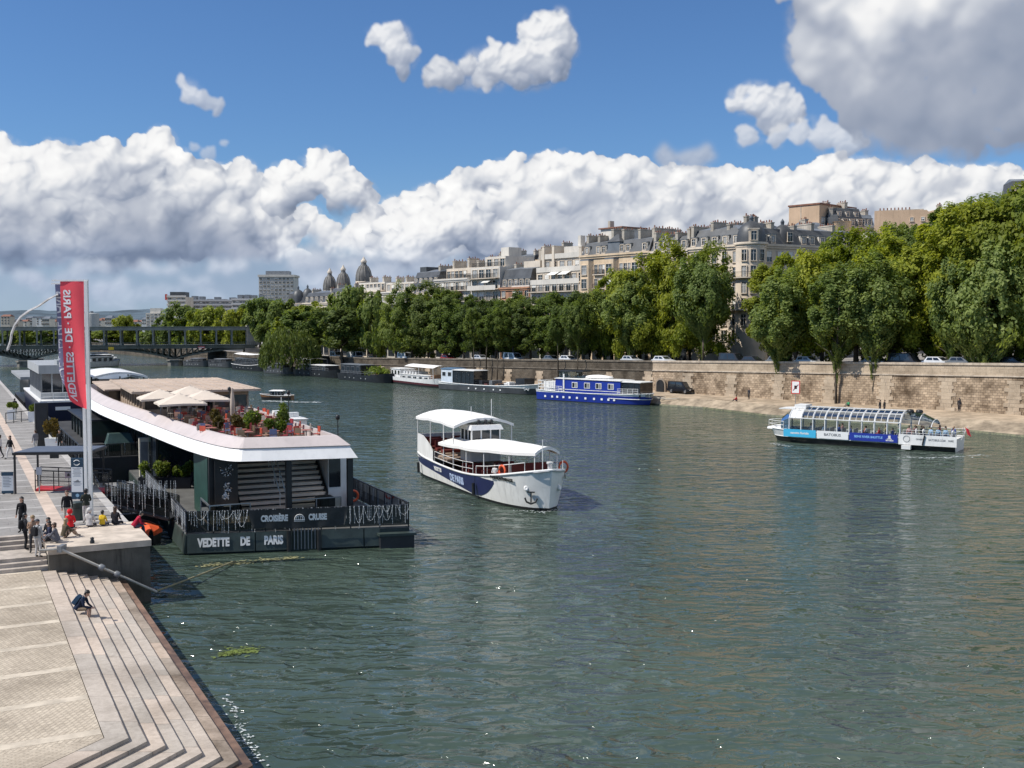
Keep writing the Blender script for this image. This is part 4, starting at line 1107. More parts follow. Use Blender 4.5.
m = MB(); m.box(1, W - 1, 1, 10, H, H + 2.6); b.mb('attic', m, [ZINC]); m = MB(); m.box(-1.2, -.1, -.3, .2, H - 1.6, H + 1.4); b.mb('rooftop_sign', m, [M('sign_red', (.5, .06, .04), .5)])
b, W, H = block('grey_apartment_block', 'long low grey apartment block with busy roofline between the balconied tower and the slab tower', 186.5, 232, 301, 322, 580, M('grey_block', (.33, .33, .34), .85, dirt=.3), 5, 14, 14, band=M('grey_parapet', (.42, .42, .42), .8))
for i in range(6): m = MB(); x = 2 + i * W / 6; m.box(x, x + rb.uniform(1.5, 3), 3, 8, H, H + rb.uniform(1, 3)); b.mb('lift_house', m, [GREYM])
b, W, H = block('stepped_apartment_block', 'grey stepped apartment block with roof terraces, right of the long low grey block', 232.5, 268, 300, 322, 570, M('grey_block2', (.40, .39, .38), .85, dirt=.3), 5, 10, 14, band=M('grey_parapet2', (.50, .49, .47), .8))
for i in range(5): m = MB(); x = 2 + i * W / 5; m.box(x, x + rb.uniform(1.5, 3), 3, 8, H, H + rb.uniform(1, 3)); b.mb('lift_house', m, [GREYM])
b, W, H = block('old_stone_mansion', 'ornate old stone house with little domed roofs between the slab tower and the stone domes', 288, 322, 303, 324, 470, STONE1, 4, 8, 14)
b.mansard(W, 14, H + .02, 4, 2); b.dome(4, 3, H, 3, 6); b.dome(W * .55, 3, H + 1, 2.6, 5.5); b.chimney(W - 2, 2, H + 1, 3, .8, 4, 4); b.chimney(W * .3, 2, H + 1, 3, .8, 4, 4)
b, W, H = block('white_town_block', 'white block with terraces rising beyond the right part of the bridge', 146, 166, 313, 326, 900, WHITEC, 4, 5, 14)
m = MB(); m.box(3, W - 5, 2, 9, H, H + 4); b.mb('attic', m, [WHITEC])
m = MB(); q = D(92, 326, 800); b = Bld('storage_silo', 'round pale grey concrete silo behind the flagpole on the skyline', 'silo', (q.x, q.y, q.z), 0); m.lathe([(5.2, -20), (5.2, 8.8), (5.0, 9.3), (1, 9.6)], n=24); b.mb('body', m, [M('silo_concrete', (.40, .40, .38), .85, dirt=.4)])
m = MB(); m.lathe([(1.2, 9.5), (1.2, 11)], n=10); b.mb('vent', m, [GREYM])
rt = random.Random(11)
HOUSE = [M('pale_house_a', (.62, .58, .50), .85), M('pale_house_b', (.52, .46, .38), .85), M('pale_house_c', (.66, .65, .62), .85)]
px = 1.0; k = 0
adj = ['cream', 'white', 'sand-coloured', 'pinkish', 'ivory', 'beige']; feat = ['flat-roofed', 'red-roofed', 'grey-roofed']
while px < 160:
    w = rt.uniform(6, 13); 
    if 60 < px < 90: px += 4; continue
    d = rt.uniform(950, 1500); top = 326 - rt.uniform(4, 10)
    a = D(px, 327, d); W = w * d / F_PX; H = (327 - top) * d / F_PX; fi = rt.randrange(3)
    t = thing('town_house', 'small pale house of the far town above the bridge, below the wooded hills', 'house', (a.x, a.y, a.z), 0, 'far pale houses above the bridge')
    m = MB(); m.box(0, W, 0, 12, -30, H); m.build('wall', [HOUSE[rt.randrange(3)]], t)
    m = MB(); m.loft([[(-.4, -.4, H + .01), (W + .4, -.4, H + .01), (W + .4, 12.4, H + .01), (-.4, 12.4, H + .01)], [(1, 5.5, H + 2.2), (W - 1, 5.5, H + 2.2), (W - 1, 6.5, H + 2.2), (1, 6.5, H + 2.2)]]); m.build('roof', [(ZINCL, TERRA, ZINC)[fi]], t)
    fh = 3.2
    for kk in range(max(1, int(H / fh))):
        for i in range(3): put('window', win_mesh(2.0, 1.6, 0), t, (W * (i + .5) / 3, -.003, H - fh * (kk + 1) + 1.0))
    px += w * .85; k += 1
# ---- houses on the hill above the plane trees (790-1024)
def hill(name, label, px0, px1, pyt, d, mat, ang, depth, H=16):
    a = D(px0, pyt, d); W = (px1 - px0) * d / F_PX / max(.2, math.cos(ang)); b = Bld(name, label, 'building', (a.x, a.y, a.z - H), ang, 'houses on the hill behind the trees'); return b, W, H
b, W, H = hill('tan_gable_block', 'tall tan rendered block with blank gable wall and mansard floors, highest of the hill houses', 789, 812, 207, 262, TANR, R(-48), 14)
b.wall(W, 16, H, TANR, z0=-14, cornice=False); m = MB(); m.box(-.2, W + .2, -.2, 16.2, H, H + .35); m.mi = 1; m.box(W * .4 - .1, W * .4 + .1, -.03, -.004, -12, H - .1); b.mb('roof_edge', m, [TERRA, STACK])
b.frame(b.mtx() @ Vector((W, 0, 0)), R(20))
b.wall(13, 14, H - 5, WHITEC, z0=-14); b.windows(spread(13, 6, 1.2), [H - 8.2, H - 11.4, H - 14.6], 1.3, 2.0); b.mansard(13, 14, H - 4.9, 4.4, 2); b.dormers(spread(13, 6, 1.2), H - 4.8); b.dormers(spread(13, 5, 1.6), H - 2.6, 1.2, .9, 1.3)
b.chimney(4, 2, H - 3, 3, .8, 4.2, 5); b.chimney(9, 2, H - 3, 3, .8, 4.4, 5); b.balcony(.2, 12.6, H - 8.3)
b, W, H = hill('curved_corner_house', 'sandy hill house with rounded corner turret and pale zinc roofs, between the two tan gables', 828, 848, 226, 255, STONE3, R(-6), 14)
b.wall(W, 14, H, STONE3, z0=-14); b.windows((1.0, 3.6), [H - 2.9, H - 5.9, H - 8.9]); m = MB(); m.lathe([(2.0, -14), (2.0, H + .8), (2.3, H + 1.0)], (W - 1.4, .6, 0), 18); b.mb('turret', m, [STONE3]); b.mansard(W - 2, 12, H + .06, 2.6); b.chimney(1, 2, H + 1, 3, .8, 3.8, 5)
b, W, H = hill('zinc_roofed_house', 'hill house with steep pale zinc roofs, dormers and a row of terracotta chimney pots', 845, 876, 226, 268, WHITEC, R(8), 14)
b.wall(W, 14, H, WHITEC, z0=-14); b.windows(spread(W, 5, 1.0), [H - 2.9, H - 5.9, H - 8.9, H - 11.9]); b.mansard(W, 14, H + .06, 2.8, 1.5, ZINCL); b.dormers(spread(W, 4, 1.2), H + .1); 
for x in (.6, 3.4, 6.4): b.chimney(x, 1.6, H + 1, 3, .8, 3.4, 5)
b.balcony(.1, W - .1, H - 3.0)
b, W, H = hill('blank_gable_house', 'broad tan blank gable wall with two tiny windows and chimney pots along its top', 874.5, 926, 211, 250, TANR, R(-24), 14)
m = MB(); v = [(0, -14), (W, -14), (W, H - 2.0), (W * .86, H - .2), (W * .1, H), (0, H)]
m.add([(x, 0, z) for x, z in v] + [(x, 12, z) for x, z in v], [(0, 1, 2, 3, 4, 5), (11, 10, 9, 8, 7, 6)] + [(i, i + 6, (i + 1) % 6 + 6, (i + 1) % 6) for i in range(6)]); b.mb('wall', m, [TANR])
b.windows((W * .62, W * .8), [H - 2.6], .6, .8)
m = MB(); m.box(.5, W * .8, 2, 2.8, H - .3, H + .25); m.mi = 1
for i in range(9): m.lathe([(.16, H + .25), (.13, H + .8)], (1 + i * .8, 2.4, 0), 7)
b.mb('chimney', m, [STACK, TERRA])
b, W, H = hill('white_stair_house', 'narrow white house wall stepping down beside the broad tan gable', 868, 875, 232, 249, WHITEC, R(0), 10)
b.wall(W, 8, H, WHITEC, z0=-14); b.windows((W / 2,), [H - 3, H - 6], .7, 1.4)
b, W, H = hill('small_tan_house', 'small tan house top with chimneys peeping over the dark hill trees', 938, 952, 209, 275, TANR, R(0), 10)
b.wall(W, 8, H, TANR, z0=-14); b.windows((1.2, 2.5), [H - 2.6], .8, 1.4); b.chimney(1, 1, H, 2, .6, 1.2, 4)
b, W, H = hill('stone_gabled_house', 'cream stone house with dormer gable peeping over the trees at the photo edge', 1012, 1040, 194, 245, STONE1, R(-10), 12)
b.wall(W, 10, H, STONE1, z0=-14); b.windows(spread(W, 3, 1.0), [H - 2.6]); b.mansard(W, 10, H + .06, 3); b.dormers((1.4, 4.2), H + .1, .2, 1.2, 1.9, STONE1)
b, W, H = hill('pale_hill_house', 'pale stone house with zinc roof just right of the domed corner house', 806, 830, 238, 238, WHITEC, R(10), 12)
b.wall(W, 10, H, STONE1, z0=-14); b.windows(spread(W, 4, .9), [H - 2.8, H - 5.8]); b.mansard(W, 10, H + .06, 3, 1.6, ZINCL); b.dormers(spread(W, 3, 1.2), H + .1); b.chimney(.8, 1.5, H + 1, 3, .7, 3.6, 4)
# ================================================================== trees
import numpy as np
def leaf_material(name, c1, c2, trans=.35):
    m = bpy.data.materials.new(name); m.use_nodes = True; _mat[name] = m
    T = NT(m.node_tree); b = T.n['Principled BSDF']; o = T.n['Material Output']
    geo = T.new('ShaderNodeNewGeometry'); oi = T.new('ShaderNodeObjectInfo')
    f = T.math('ADD', T.math('MULTIPLY', geo.outputs['Random Per Island'], .55), T.math('MULTIPLY', T.noise(geo.outputs['Position'], .45, 3, .6), .9))
    f = T.math('ADD', f, T.math('MULTIPLY_ADD', oi.outputs['Random'], .5, -.5))
    c = T.mix(T.smooth(f, .15, 1.05), c1, c2)
    T.put(b.inputs['Base Color'], c); b.inputs['Roughness'].default_value = .55; b.inputs['Specular IOR Level'].default_value = .25
    tr = T.new('ShaderNodeBsdfTranslucent'); T.put(tr.inputs[0], T.mix(1.0, c, (1.25, 1.25, .6), 'MULTIPLY'))
    mx = T.new('ShaderNodeMixShader'); mx.inputs[0].default_value = trans
    T.put(mx.inputs[1], b.outputs[0]); T.put(mx.inputs[2], tr.outputs[0]); T.put(o.inputs[0], mx.outputs[0])
    return m
LF_PLANE = leaf_material('plane_leaves', (.15, .195, .022), (.40, .425, .055), .5)
LF_YELL = leaf_material('yellowing_leaves', (.165, .20, .02), (.42, .435, .05), .5)
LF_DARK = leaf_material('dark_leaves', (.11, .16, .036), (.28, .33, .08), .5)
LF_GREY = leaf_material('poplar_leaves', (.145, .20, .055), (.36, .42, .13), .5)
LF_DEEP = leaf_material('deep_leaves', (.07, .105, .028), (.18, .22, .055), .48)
LF_WILL = leaf_material('willow_leaves', (.085, .115, .025), (.23, .27, .065), .3)
BARK = M('bark', (.085, .068, .05), .9, 0, .35, 2, .5, 14)
def crown_mesh(seed, n, leaf, clumps, shape, zf=.9, name='crown'):
    """unit crown (height 1, half-width 1 before scaling is applied on the data): leaf faces in clumps spread through the crown's volume"""
    r = np.random.RandomState(seed)
    # clump centres: inside an egg, biased to the surface
    c = r.normal(size=(clumps, 3)); c /= np.linalg.norm(c, axis=1)[:, None]
    rad = r.uniform(.22, 1.0, clumps) ** .36
    c *= rad[:, None]
    lob = 1 + .20 * np.sin(c[:, 0] * 3.1 + seed) + .17 * np.sin(c[:, 1] * 4.3 + seed * 2) + .15 * np.sin(c[:, 2] * 5.0 + seed * 1.7)
    c *= lob[:, None]
    cs = r.uniform(.55, 1.35, clumps)
    W, H = shape
    idx = r.randint(0, clumps, n)
    g = r.normal(size=(n, 3)); g /= np.linalg.norm(g, axis=1)[:, None]; g *= (r.uniform(0, 1, n) ** .45)[:, None]
    csz = cs[idx] * (1.34 / clumps ** .36)
    p = c[idx] * np.array([W, W, H / 2]) + g * csz[:, None] * np.array([W, W, min(W, H / 2) * zf])
    p[:, 2] -= .03 * csz * W * (g[:, 0] ** 2 + g[:, 1] ** 2)
    # leaf planes: outward and up, with scatter
    nrm = g * .7 + c[idx] * .9 + np.array([0, 0, .55]) + r.normal(size=(n, 3)) * .55
    nrm /= np.linalg.norm(nrm, axis=1)[:, None]
    t = np.cross(nrm, r.normal(size=(n, 3))); t /= np.linalg.norm(t, axis=1)[:, None]; b = np.cross(nrm, t)
    s = leaf * r.uniform(.6, 1.35, n)[:, None]
    q = np.stack([p - t * s * .62, p - b * s * .36, p + t * s * .62, p + b * s * .36 - nrm * s * .14], 1).reshape(-1, 3)
    # scale the whole crown so that it fills the half-width W and height H it was asked for
    hz = np.percentile(q[:, 2], [2.5, 97.5]); hw = np.percentile(np.hypot(q[:, 0], q[:, 1]), 92)
    q[:, 2] = (q[:, 2] - hz[0]) / (hz[1] - hz[0]) * H
    q[:, :2] *= W / hw
    if zf > 1.2:                                   # narrow-footed crowns
        t = np.clip(q[:, 2] / H / .5, 0, 1); q[:, :2] *= (.17 + .83 * t * t * (3 - 2 * t))[:, None]
    me = bpy.data.meshes.new(name)
    me.vertices.add(n * 4); me.vertices.foreach_set('co', q.astype(np.float32).ravel())
    me.loops.add(n * 4); me.loops.foreach_set('vertex_index', np.arange(n * 4, dtype=np.int32))
    me.polygons.add(n); me.polygons.foreach_set('loop_start', np.arange(0, n * 4, 4, dtype=np.int32))
    me.update(calc_edges=True); me.validate()
    return me
def trunk_mesh(seed, H, base, r0, W, lean=0.0):
    rr = random.Random(seed); m = MB()
    top = base + (H - base) * .55
    pts = [(0, 0, -.3), (rr.uniform(-.1, .1), rr.uniform(-.1, .1), base * .5), (rr.uniform(-.2, .2), rr.uniform(-.2, .2), base), (rr.uniform(-.4, .4), rr.uniform(-.4, .4), top), (rr.uniform(-.5, .5), rr.uniform(-.5, .5), base + (H - base) * .9)]
    m.tube(pts, [r0 * 1.25, r0, r0 * .85, r0 * .45, r0 * .12], 8)
    for k in range(9):
        a = k * 2.4 + rr.uniform(-.3, .3); z = base * .95 + (top - base) * k / 9
        l = W * rr.uniform(.55, .85) * (1 - .3 * k / 9)
        m.tube([(0, 0, z), (l * .4 * math.cos(a), l * .4 * math.sin(a), z + l * .35), (l * math.cos(a), l * math.sin(a), z + l * .75)], [r0 * .42, r0 * .26, r0 * .06], 6)
    return m.mesh('trunk', [BARK])
_crowns = {}
def crown(kind, var, mat):
    k = (kind, var, mat.name)
    if k in _crowns: return _crowns[k]
    base = (kind, var)
    if base not in _crowns:
        n, leaf, cl, sh = {'plane': (26000, .33, 120, (4.6, 12.0)), 'poplar': (24000, .26, 170, (3.0, 12.0)), 'far': (12000, .55, 80, (4.6, 10.0))}[kind]
        _crowns[base] = crown_mesh(var * 7 + {'plane': 1, 'poplar': 2, 'far': 3}[kind] * 100, n, leaf, cl, sh, {'plane': .9, 'poplar': 1.6, 'far': .9}[kind])
    me = _crowns[base].copy(); me.materials.clear(); me.materials.append(mat); me.name = 'crown'; _crowns[k] = me
    return me
def tree(name, label, x, y, z, H, base, W, kind, var, mat, group, cat='tree', r0=.28):
    t = thing(name, label, cat, (x, y, z), 0, group)
    kw, kh = {'plane': (4.6, 12.0), 'poplar': (3.0, 12.0), 'far': (4.6, 10.0)}[kind]
    o = put('crown', crown(kind, var, mat), t, (0, 0, base), var * 1.3 + x * .7, (W / kw, W / kw, (H - base) / kh))
    put('trunk', trunk_mesh(int(x * 13 + y), H, base + .6, r0, W), t)
    return t
rt = random.Random(21)
# trees of the low quay, in front of the wall
QT = [  # px, base py, crown bottom py, top py, half width px
    (983, 412, 382, 262, 40, 1.0, LF_GREY), (950, 409, 364, 268, 26, .9, LF_GREY), (873, 406, 374, 262, 30, .9, LF_GREY), (836, 404, 366, 272, 30, .9, LF_GREY), (779, 399.5, 372, 278, 31, 1, LF_GREY), (703, 393, 346, 266, 27, 1.0, LF_GREY),
    (655, 388, 362, 280, 22, .8, LF_GREY), (630, 388, 358, 282, 24, .8, LF_GREY), (606, 386, 352, 296, 22, .8, LF_GREY)]
qlab = ['grey-green poplar standing on the low quay, the last one toward the photo edge', 'slender grey-green poplar on the low quay squeezed against the last quay poplar', 'grey-green poplar on the low quay behind the stern half of the glass-roofed boat', 'grey-green poplar on the low quay above the middle of the glass-roofed boat',
        'broad grey-green poplar on the low quay above the bow of the glass-roofed boat', 'dark poplar with long bare trunk on the low quay beside the black van', 'grey-green poplar behind the bow of the blue houseboat', 'grey-green poplar behind the roof of the blue houseboat', 'grey-green poplar behind the blue houseboat, furthest from the black van']
for i, (px, pb, pc, pt, hw, k, mt) in enumerate(QT):
    g = G(px, pb, 1.5); d = g.y; H = zpix(pt, d) - 1.5; base = zpix(pc, d) - 1.5
    tree('quay_tree', qlab[i], g.x, g.y, 1.45, H, base, hw * d / F_PX, 'poplar', i % 5, mt, 'poplars on the low quay', r0=.22)
# big plane trees along the street above the wall: (px, top py, half width px, distance behind the wall, material, crown bottom py)
PT = [(1050, 194, 48, 6, 0), (1010, 198, 44, 7, 1), (968, 212, 40, 6, 1), (930, 236, 36, 7, 0), (893, 243, 36, 6, 0), (856, 238, 34, 7, 0), (822, 258, 30, 6, 1), (796, 262, 28, 8, 0), (768, 270, 22, 7, 1), (702, 254, 25, 7, 0), (678, 250, 28, 8, 1), (652, 262, 26, 7, 1), (628, 276, 24, 7, 0), (604, 284, 22, 6, 0)]
plab = 'yellow-green plane tree on the street above the quay wall, %s from photo edge'
def wall_d(px):
    """where the sight line of column px crosses the wall line"""
    k = (px - 512) / F_PX
    for i in range(len(WL) - 1):
        (xa, ya), (xb, yb) = WL[i], WL[i + 1]
        den = (xb - xa) - k * (yb - ya); f = (k * ya - xa) / den
        if -.25 <= f <= 1: return Vector((xa + (xb - xa) * f, ya + (yb - ya) * f, WT[i] * (1 - f) + WT[i + 1] * f)), i
    return None
for i, (px, pt, hw, bk, mi) in enumerate(PT):
    w, seg = wall_d(px); r = Vector(((px - 512) / F_PX, 1, 0)); g = Vector((w.x, w.y, 0)) + r * (bk * 1.3); z = w.z - .85
    H = zpix(pt, g.y) - z
    tree('plane_tree', plab % (ORD[i] if i else 'nearest one'), g.x, g.y, z, H, 2.6, hw * g.y / F_PX * 1.08, 'plane', i % 6, (LF_PLANE, LF_YELL)[mi], 'plane trees along the street', r0=.36)
# second row further back: darker, fills the gaps
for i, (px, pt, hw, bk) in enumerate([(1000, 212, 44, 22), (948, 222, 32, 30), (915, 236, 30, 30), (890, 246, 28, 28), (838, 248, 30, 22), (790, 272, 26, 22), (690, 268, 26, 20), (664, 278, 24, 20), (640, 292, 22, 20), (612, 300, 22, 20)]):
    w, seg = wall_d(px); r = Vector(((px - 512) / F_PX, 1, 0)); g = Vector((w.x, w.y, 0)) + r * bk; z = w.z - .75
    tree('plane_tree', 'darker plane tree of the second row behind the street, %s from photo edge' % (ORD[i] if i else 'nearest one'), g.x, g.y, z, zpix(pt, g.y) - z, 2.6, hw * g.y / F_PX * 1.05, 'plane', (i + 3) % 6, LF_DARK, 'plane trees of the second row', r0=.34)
# dark rows from the blue houseboat to the bridge
row1 = [(584, 296, 20), (566, 297, 20), (548, 300, 18), (530, 303, 18), (513, 302, 17), (496, 304, 17), (480, 303, 17), (464, 300, 18), (446, 293, 19), (428, 288, 20), (412, 290, 18), (396, 300, 15)]
for i, (px, pt, hw) in enumerate(row1):
    w, seg = wall_d(px); r = Vector(((px - 512) / F_PX, 1, 0)); g = Vector((w.x, w.y, 0)) + r * rt.uniform(4, 8); z = w.z - .85
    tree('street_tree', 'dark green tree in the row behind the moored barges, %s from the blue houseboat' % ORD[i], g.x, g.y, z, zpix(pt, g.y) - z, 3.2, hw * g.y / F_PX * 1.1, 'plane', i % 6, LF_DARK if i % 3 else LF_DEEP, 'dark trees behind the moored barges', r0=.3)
for i, px in enumerate([590, 556, 520, 488, 455, 420]):
    w, seg = wall_d(px); r = Vector(((px - 512) / F_PX, 1, 0)); g = Vector((w.x, w.y, 0)) + r * rt.uniform(16, 20); z = w.z - .8
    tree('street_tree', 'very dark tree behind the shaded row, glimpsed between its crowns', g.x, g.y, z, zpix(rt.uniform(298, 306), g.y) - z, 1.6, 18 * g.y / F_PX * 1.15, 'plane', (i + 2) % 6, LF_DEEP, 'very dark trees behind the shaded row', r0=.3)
# trunks of slender quay trees in front of the wall behind the black barge
for i, (px, pt, hw) in enumerate([(578, 304, 14), (558, 318, 11), (497, 312, 11), (486, 318, 10), (474, 312, 11)]):
    w, seg = wall_d(px); r = Vector(((px - 512) / F_PX, 1, 0)); g = Vector((w.x, w.y, 0)) - r * 2.2
    tree('quay_tree', 'slender quay tree with thin bare trunk before the wall, %s from the blue houseboat' % ORD[i], g.x, g.y, 1.4, zpix(pt, g.y) - 1.4, 7.5, hw * g.y / F_PX, 'poplar', i % 5, LF_DARK, 'slender trees before the wall', r0=.15)
# clump by the bridge
BT = [(374, 297, 20, 268, LF_DARK), (356, 292, 22, 285, LF_DARK), (336, 304, 20, 300, LF_DARK), (316, 308, 22, 300, LF_PLANE), (298, 309, 20, 300, LF_PLANE), (284, 304, 22, 338, LF_DARK), (270, 302, 20, 352, LF_DARK), (260, 308, 16, 352, LF_DARK), (308, 312, 24, 285, LF_DARK), (342, 312, 24, 272, LF_DEEP), (268, 322, 16, 345, LF_DARK)]
for i, (px, pt, hw, d, mt) in enumerate(BT):
    g = D(px, 350, d); z = 3.6
    tree('riverside_tree', 'dense green tree in the clump between bridge and barges, %s leftwards from the domes' % ORD[i], g.x, g.y, z, zpix(pt, d) - z, 3.5, hw * d / F_PX, 'far', i % 5, mt, 'trees in the clump by the bridge', r0=.35)
for i, (px, pt, hw, d, mt) in enumerate([(236, 313, 17, 420, LF_YELL), (214, 310, 20, 440, LF_PLANE), (190, 308, 20, 450, LF_DARK), (172, 318, 15, 460, LF_DARK), (246, 308, 14, 430, LF_DARK), (150, 330, 14, 470, LF_DARK), (128, 318, 13, 520, LF_YELL), (110, 330, 14, 520, LF_PLANE), (66, 330, 14, 520, LF_PLANE), (48, 331, 14, 520, LF_DARK), (28, 330, 14, 520, LF_PLANE), (8, 331, 14, 520, LF_DARK), (90, 332, 13, 540, LF_DARK)]):
    g = D(px, 350, d); z = 2.0
    tree('far_tree', ('bright yellow-green tree above the right end of the bridge', 'green tree beyond the bridge, left of the yellow-green one', 'wide dark tree beyond the bridge below the grey block', 'dark tree beyond the bridge below the balconied tower', 'dark tree touching the right end of the viaduct', 'dark tree seen through the viaduct columns', 'yellowish tree poking over the viaduct right of the flagpole')[i] if i < 7 else 'green tree seen through the viaduct columns beyond the bridge', g.x, g.y, z, zpix(pt, d) - z, 1.5, hw * d / F_PX, 'far', i % 5, mt, 'trees beyond the bridge', r0=.4)
# dark wood on the hill behind the plane trees
for i, (px, pt, hw, d) in enumerate([(905, 230, 24, 205), (930, 219, 26, 205), (957, 211, 26, 208), (985, 209, 26, 200), (882, 240, 22, 212), (1020, 205, 30, 190)]):
    g = D(px, 300, d); z = 12
    tree('hill_tree', 'dark green tree on the hill behind the plane trees, %s from the broad tan gable' % ORD[[1, 2, 3, 4, 0, 5][i]], g.x, g.y, z, zpix(pt, d) - z, 3, hw * d / F_PX * 1.15, 'plane', i % 6, LF_DARK, 'dark trees on the hill', r0=.35)
# weeping willow on the water's edge
def willow():
    g = D(291, 374, 274); t = thing('willow_tree', 'drooping weeping willow overhanging the dark barges by the bridge', 'tree', (g.x, g.y, 1.2))
    r = np.random.RandomState(4); n = 9000; W, H = 7.4, 11.0
    strands = 260; a = r.uniform(0, 2 * PI, strands); ra = W * r.uniform(.15, 1, strands) ** .6; zt = 1.5 + H * (1 - (ra / W) ** 2 * .55) * r.uniform(.8, 1, strands)
    ln = zt * r.uniform(.45, .95, strands)
    k = r.randint(0, strands, n); f = r.uniform(0, 1, n)
    p = np.stack([ra[k] * np.cos(a[k]) * (1 + .12 * f), ra[k] * np.sin(a[k]) * (1 + .12 * f), zt[k] - ln[k] * f], 1) + r.normal(size=(n, 3)) * .22
    s = r.uniform(.25, .5, n)[:, None]; th = r.uniform(0, 2 * PI, n)
    tx = np.stack([np.cos(th), np.sin(th), np.zeros(n)], 1); up = np.array([0, 0, 1.0]) + r.normal(size=(n, 3)) * .25
    q = np.stack([p - up * s, p - tx * s * .4, p + up * s, p + tx * s * .4], 1).reshape(-1, 3)
    me = bpy.data.meshes.new('crown'); me.from_pydata(q.tolist(), [], [(4 * i, 4 * i + 1, 4 * i + 2, 4 * i + 3) for i in range(n)]); me.materials.append(LF_WILL)
    put('crown', me, t); put('trunk', trunk_mesh(5, 11, 3, .45, 5), t)
willow()
# ================================================================== people
SKIN = M('skin', (.50, .30, .21), .55, 0, .06); SKIN2 = M('dark_skin', (.16, .085, .055), .5, 0, .08)
HAIRS = [M('black_hair', (.012, .010, .009), .5), M('brown_hair', (.06, .032, .018), .5), M('fair_hair', (.30, .20, .10), .5)]
_cloth = {}
def cloth(c):
    k = tuple(round(x, 3) for x in c)
    if k not in _cloth: _cloth[k] = M('fabric_%d' % len(_cloth), c, .85, 0, .15, 9, .25, 30, spec=.2)
    return _cloth[k]
def rot2(v, a): return Vector((v[0], v[1] * math.cos(a) - v[2] * math.sin(a), v[1] * math.sin(a) + v[2] * math.cos(a)))
def pose_joints(pose, rr):
    """joints of a 1.74 m figure facing +Y, ground (or seat) at z = 0"""
    J = {}
    if pose in ('stand', 'walk', 'arms', 'phone'):
        J['pelvis'] = (0, 0, .93); tilt = -.03
        st = .0 if pose != 'walk' else .26
        for s, k in ((-1, 'l'), (1, 'r')):
            y = st * s
            J['hip' + k] = (.095 * s, 0, .90); J['knee' + k] = (.105 * s, .05 + y * .55, .49); J['ankle' + k] = (.11 * s, -.02 + y, .085 + (.05 if y < 0 else 0)); J['toe' + k] = (.13 * s, .15 + y, .035 + (.0 if y >= 0 else -.0))
        arm = {'stand': ((.25, .02, -.27), (.25, .09, -.52)), 'walk': ((.25, .06, -.27), (.25, .16, -.49)), 'arms': ((.26, .03, -.26), (.10, .24, -.28)), 'phone': ((.23, .06, -.26), (.13, .30, -.10))}[pose]
    else:
        J['pelvis'] = (0, 0, .11)
        tilt = {'sit': -.10, 'sit_forward': -.62, 'sit_ground': -.22}[pose]
        for s, k in ((-1, 'l'), (1, 'r')):
            J['hip' + k] = (.10 * s, .04, .10)
            if pose == 'sit_ground': J['knee' + k] = (.16 * s, .40, .40); J['ankle' + k] = (.13 * s, .62, .07); J['toe' + k] = (.14 * s, .78, .035)
            else: J['knee' + k] = (.13 * s, .46, .10); J['ankle' + k] = (.13 * s, .46 + .04 * s, -.34); J['toe' + k] = (.14 * s, .62 + .04 * s, -.39)
        arm = {'sit': ((.25, .06, -.26), (.13, .32, -.34)), 'sit_forward': ((.24, .12, -.25), (.09, .34, -.30)), 'sit_ground': ((.25, .18, -.22), (.12, .42, -.20))}[pose]
    p = Vector(J['pelvis'])
    def up(v): return p + rot2(Vector(v), tilt)
    J['waist'] = up((0, 0, .17)); J['chest'] = up((0, .01, .38)); J['neckb'] = up((0, 0, .52)); 
    ht = tilt * .5 - (.25 if pose in ('sit_forward', 'phone') else 0)
    nb = Vector(J['neckb'])
    def hd(v): return nb + rot2(Vector(v), ht)
    J['neck'] = hd((0, .01, .07)); J['jaw'] = hd((0, .035, .13)); J['skull'] = hd((0, .01, .21)); J['crown'] = hd((0, .0, .28)); J['nose'] = hd((0, .115, .17))
    J['earl'] = hd((-.085, .0, .175)); J['earr'] = hd((.085, .0, .175))
    for s, k in ((-1, 'l'), (1, 'r')):
        sh = up((.175 * s, 0, .47)); J['sh' + k] = sh
        e, w = arm; sw = 1 if (pose != 'walk') else s
        tl = tilt * .3
        J['el' + k] = sh + rot2(Vector(((e[0] - .19) * s, e[1] * sw, e[2])), tl); J['wr' + k] = sh + rot2(Vector(((w[0] - .19) * s, w[1] * sw, w[2])), tl)
        if pose == 'phone' and s < 0: J['el' + k] = sh + Vector((.06 * s, .02, -.27)); J['wr' + k] = sh + Vector((.06 * s, .09, -.51))
    return J
RAD = dict(pelvis=.150, waist=.128, chest=.150, neckb=.075, neck=.052, jaw=.068, skull=.098, crown=.058, nose=.016, earl=.018, earr=.018, sh=.070, el=.047, wr=.031, hip=.098, knee=.062, ankle=.043, toe=.038)
_bodies = {}
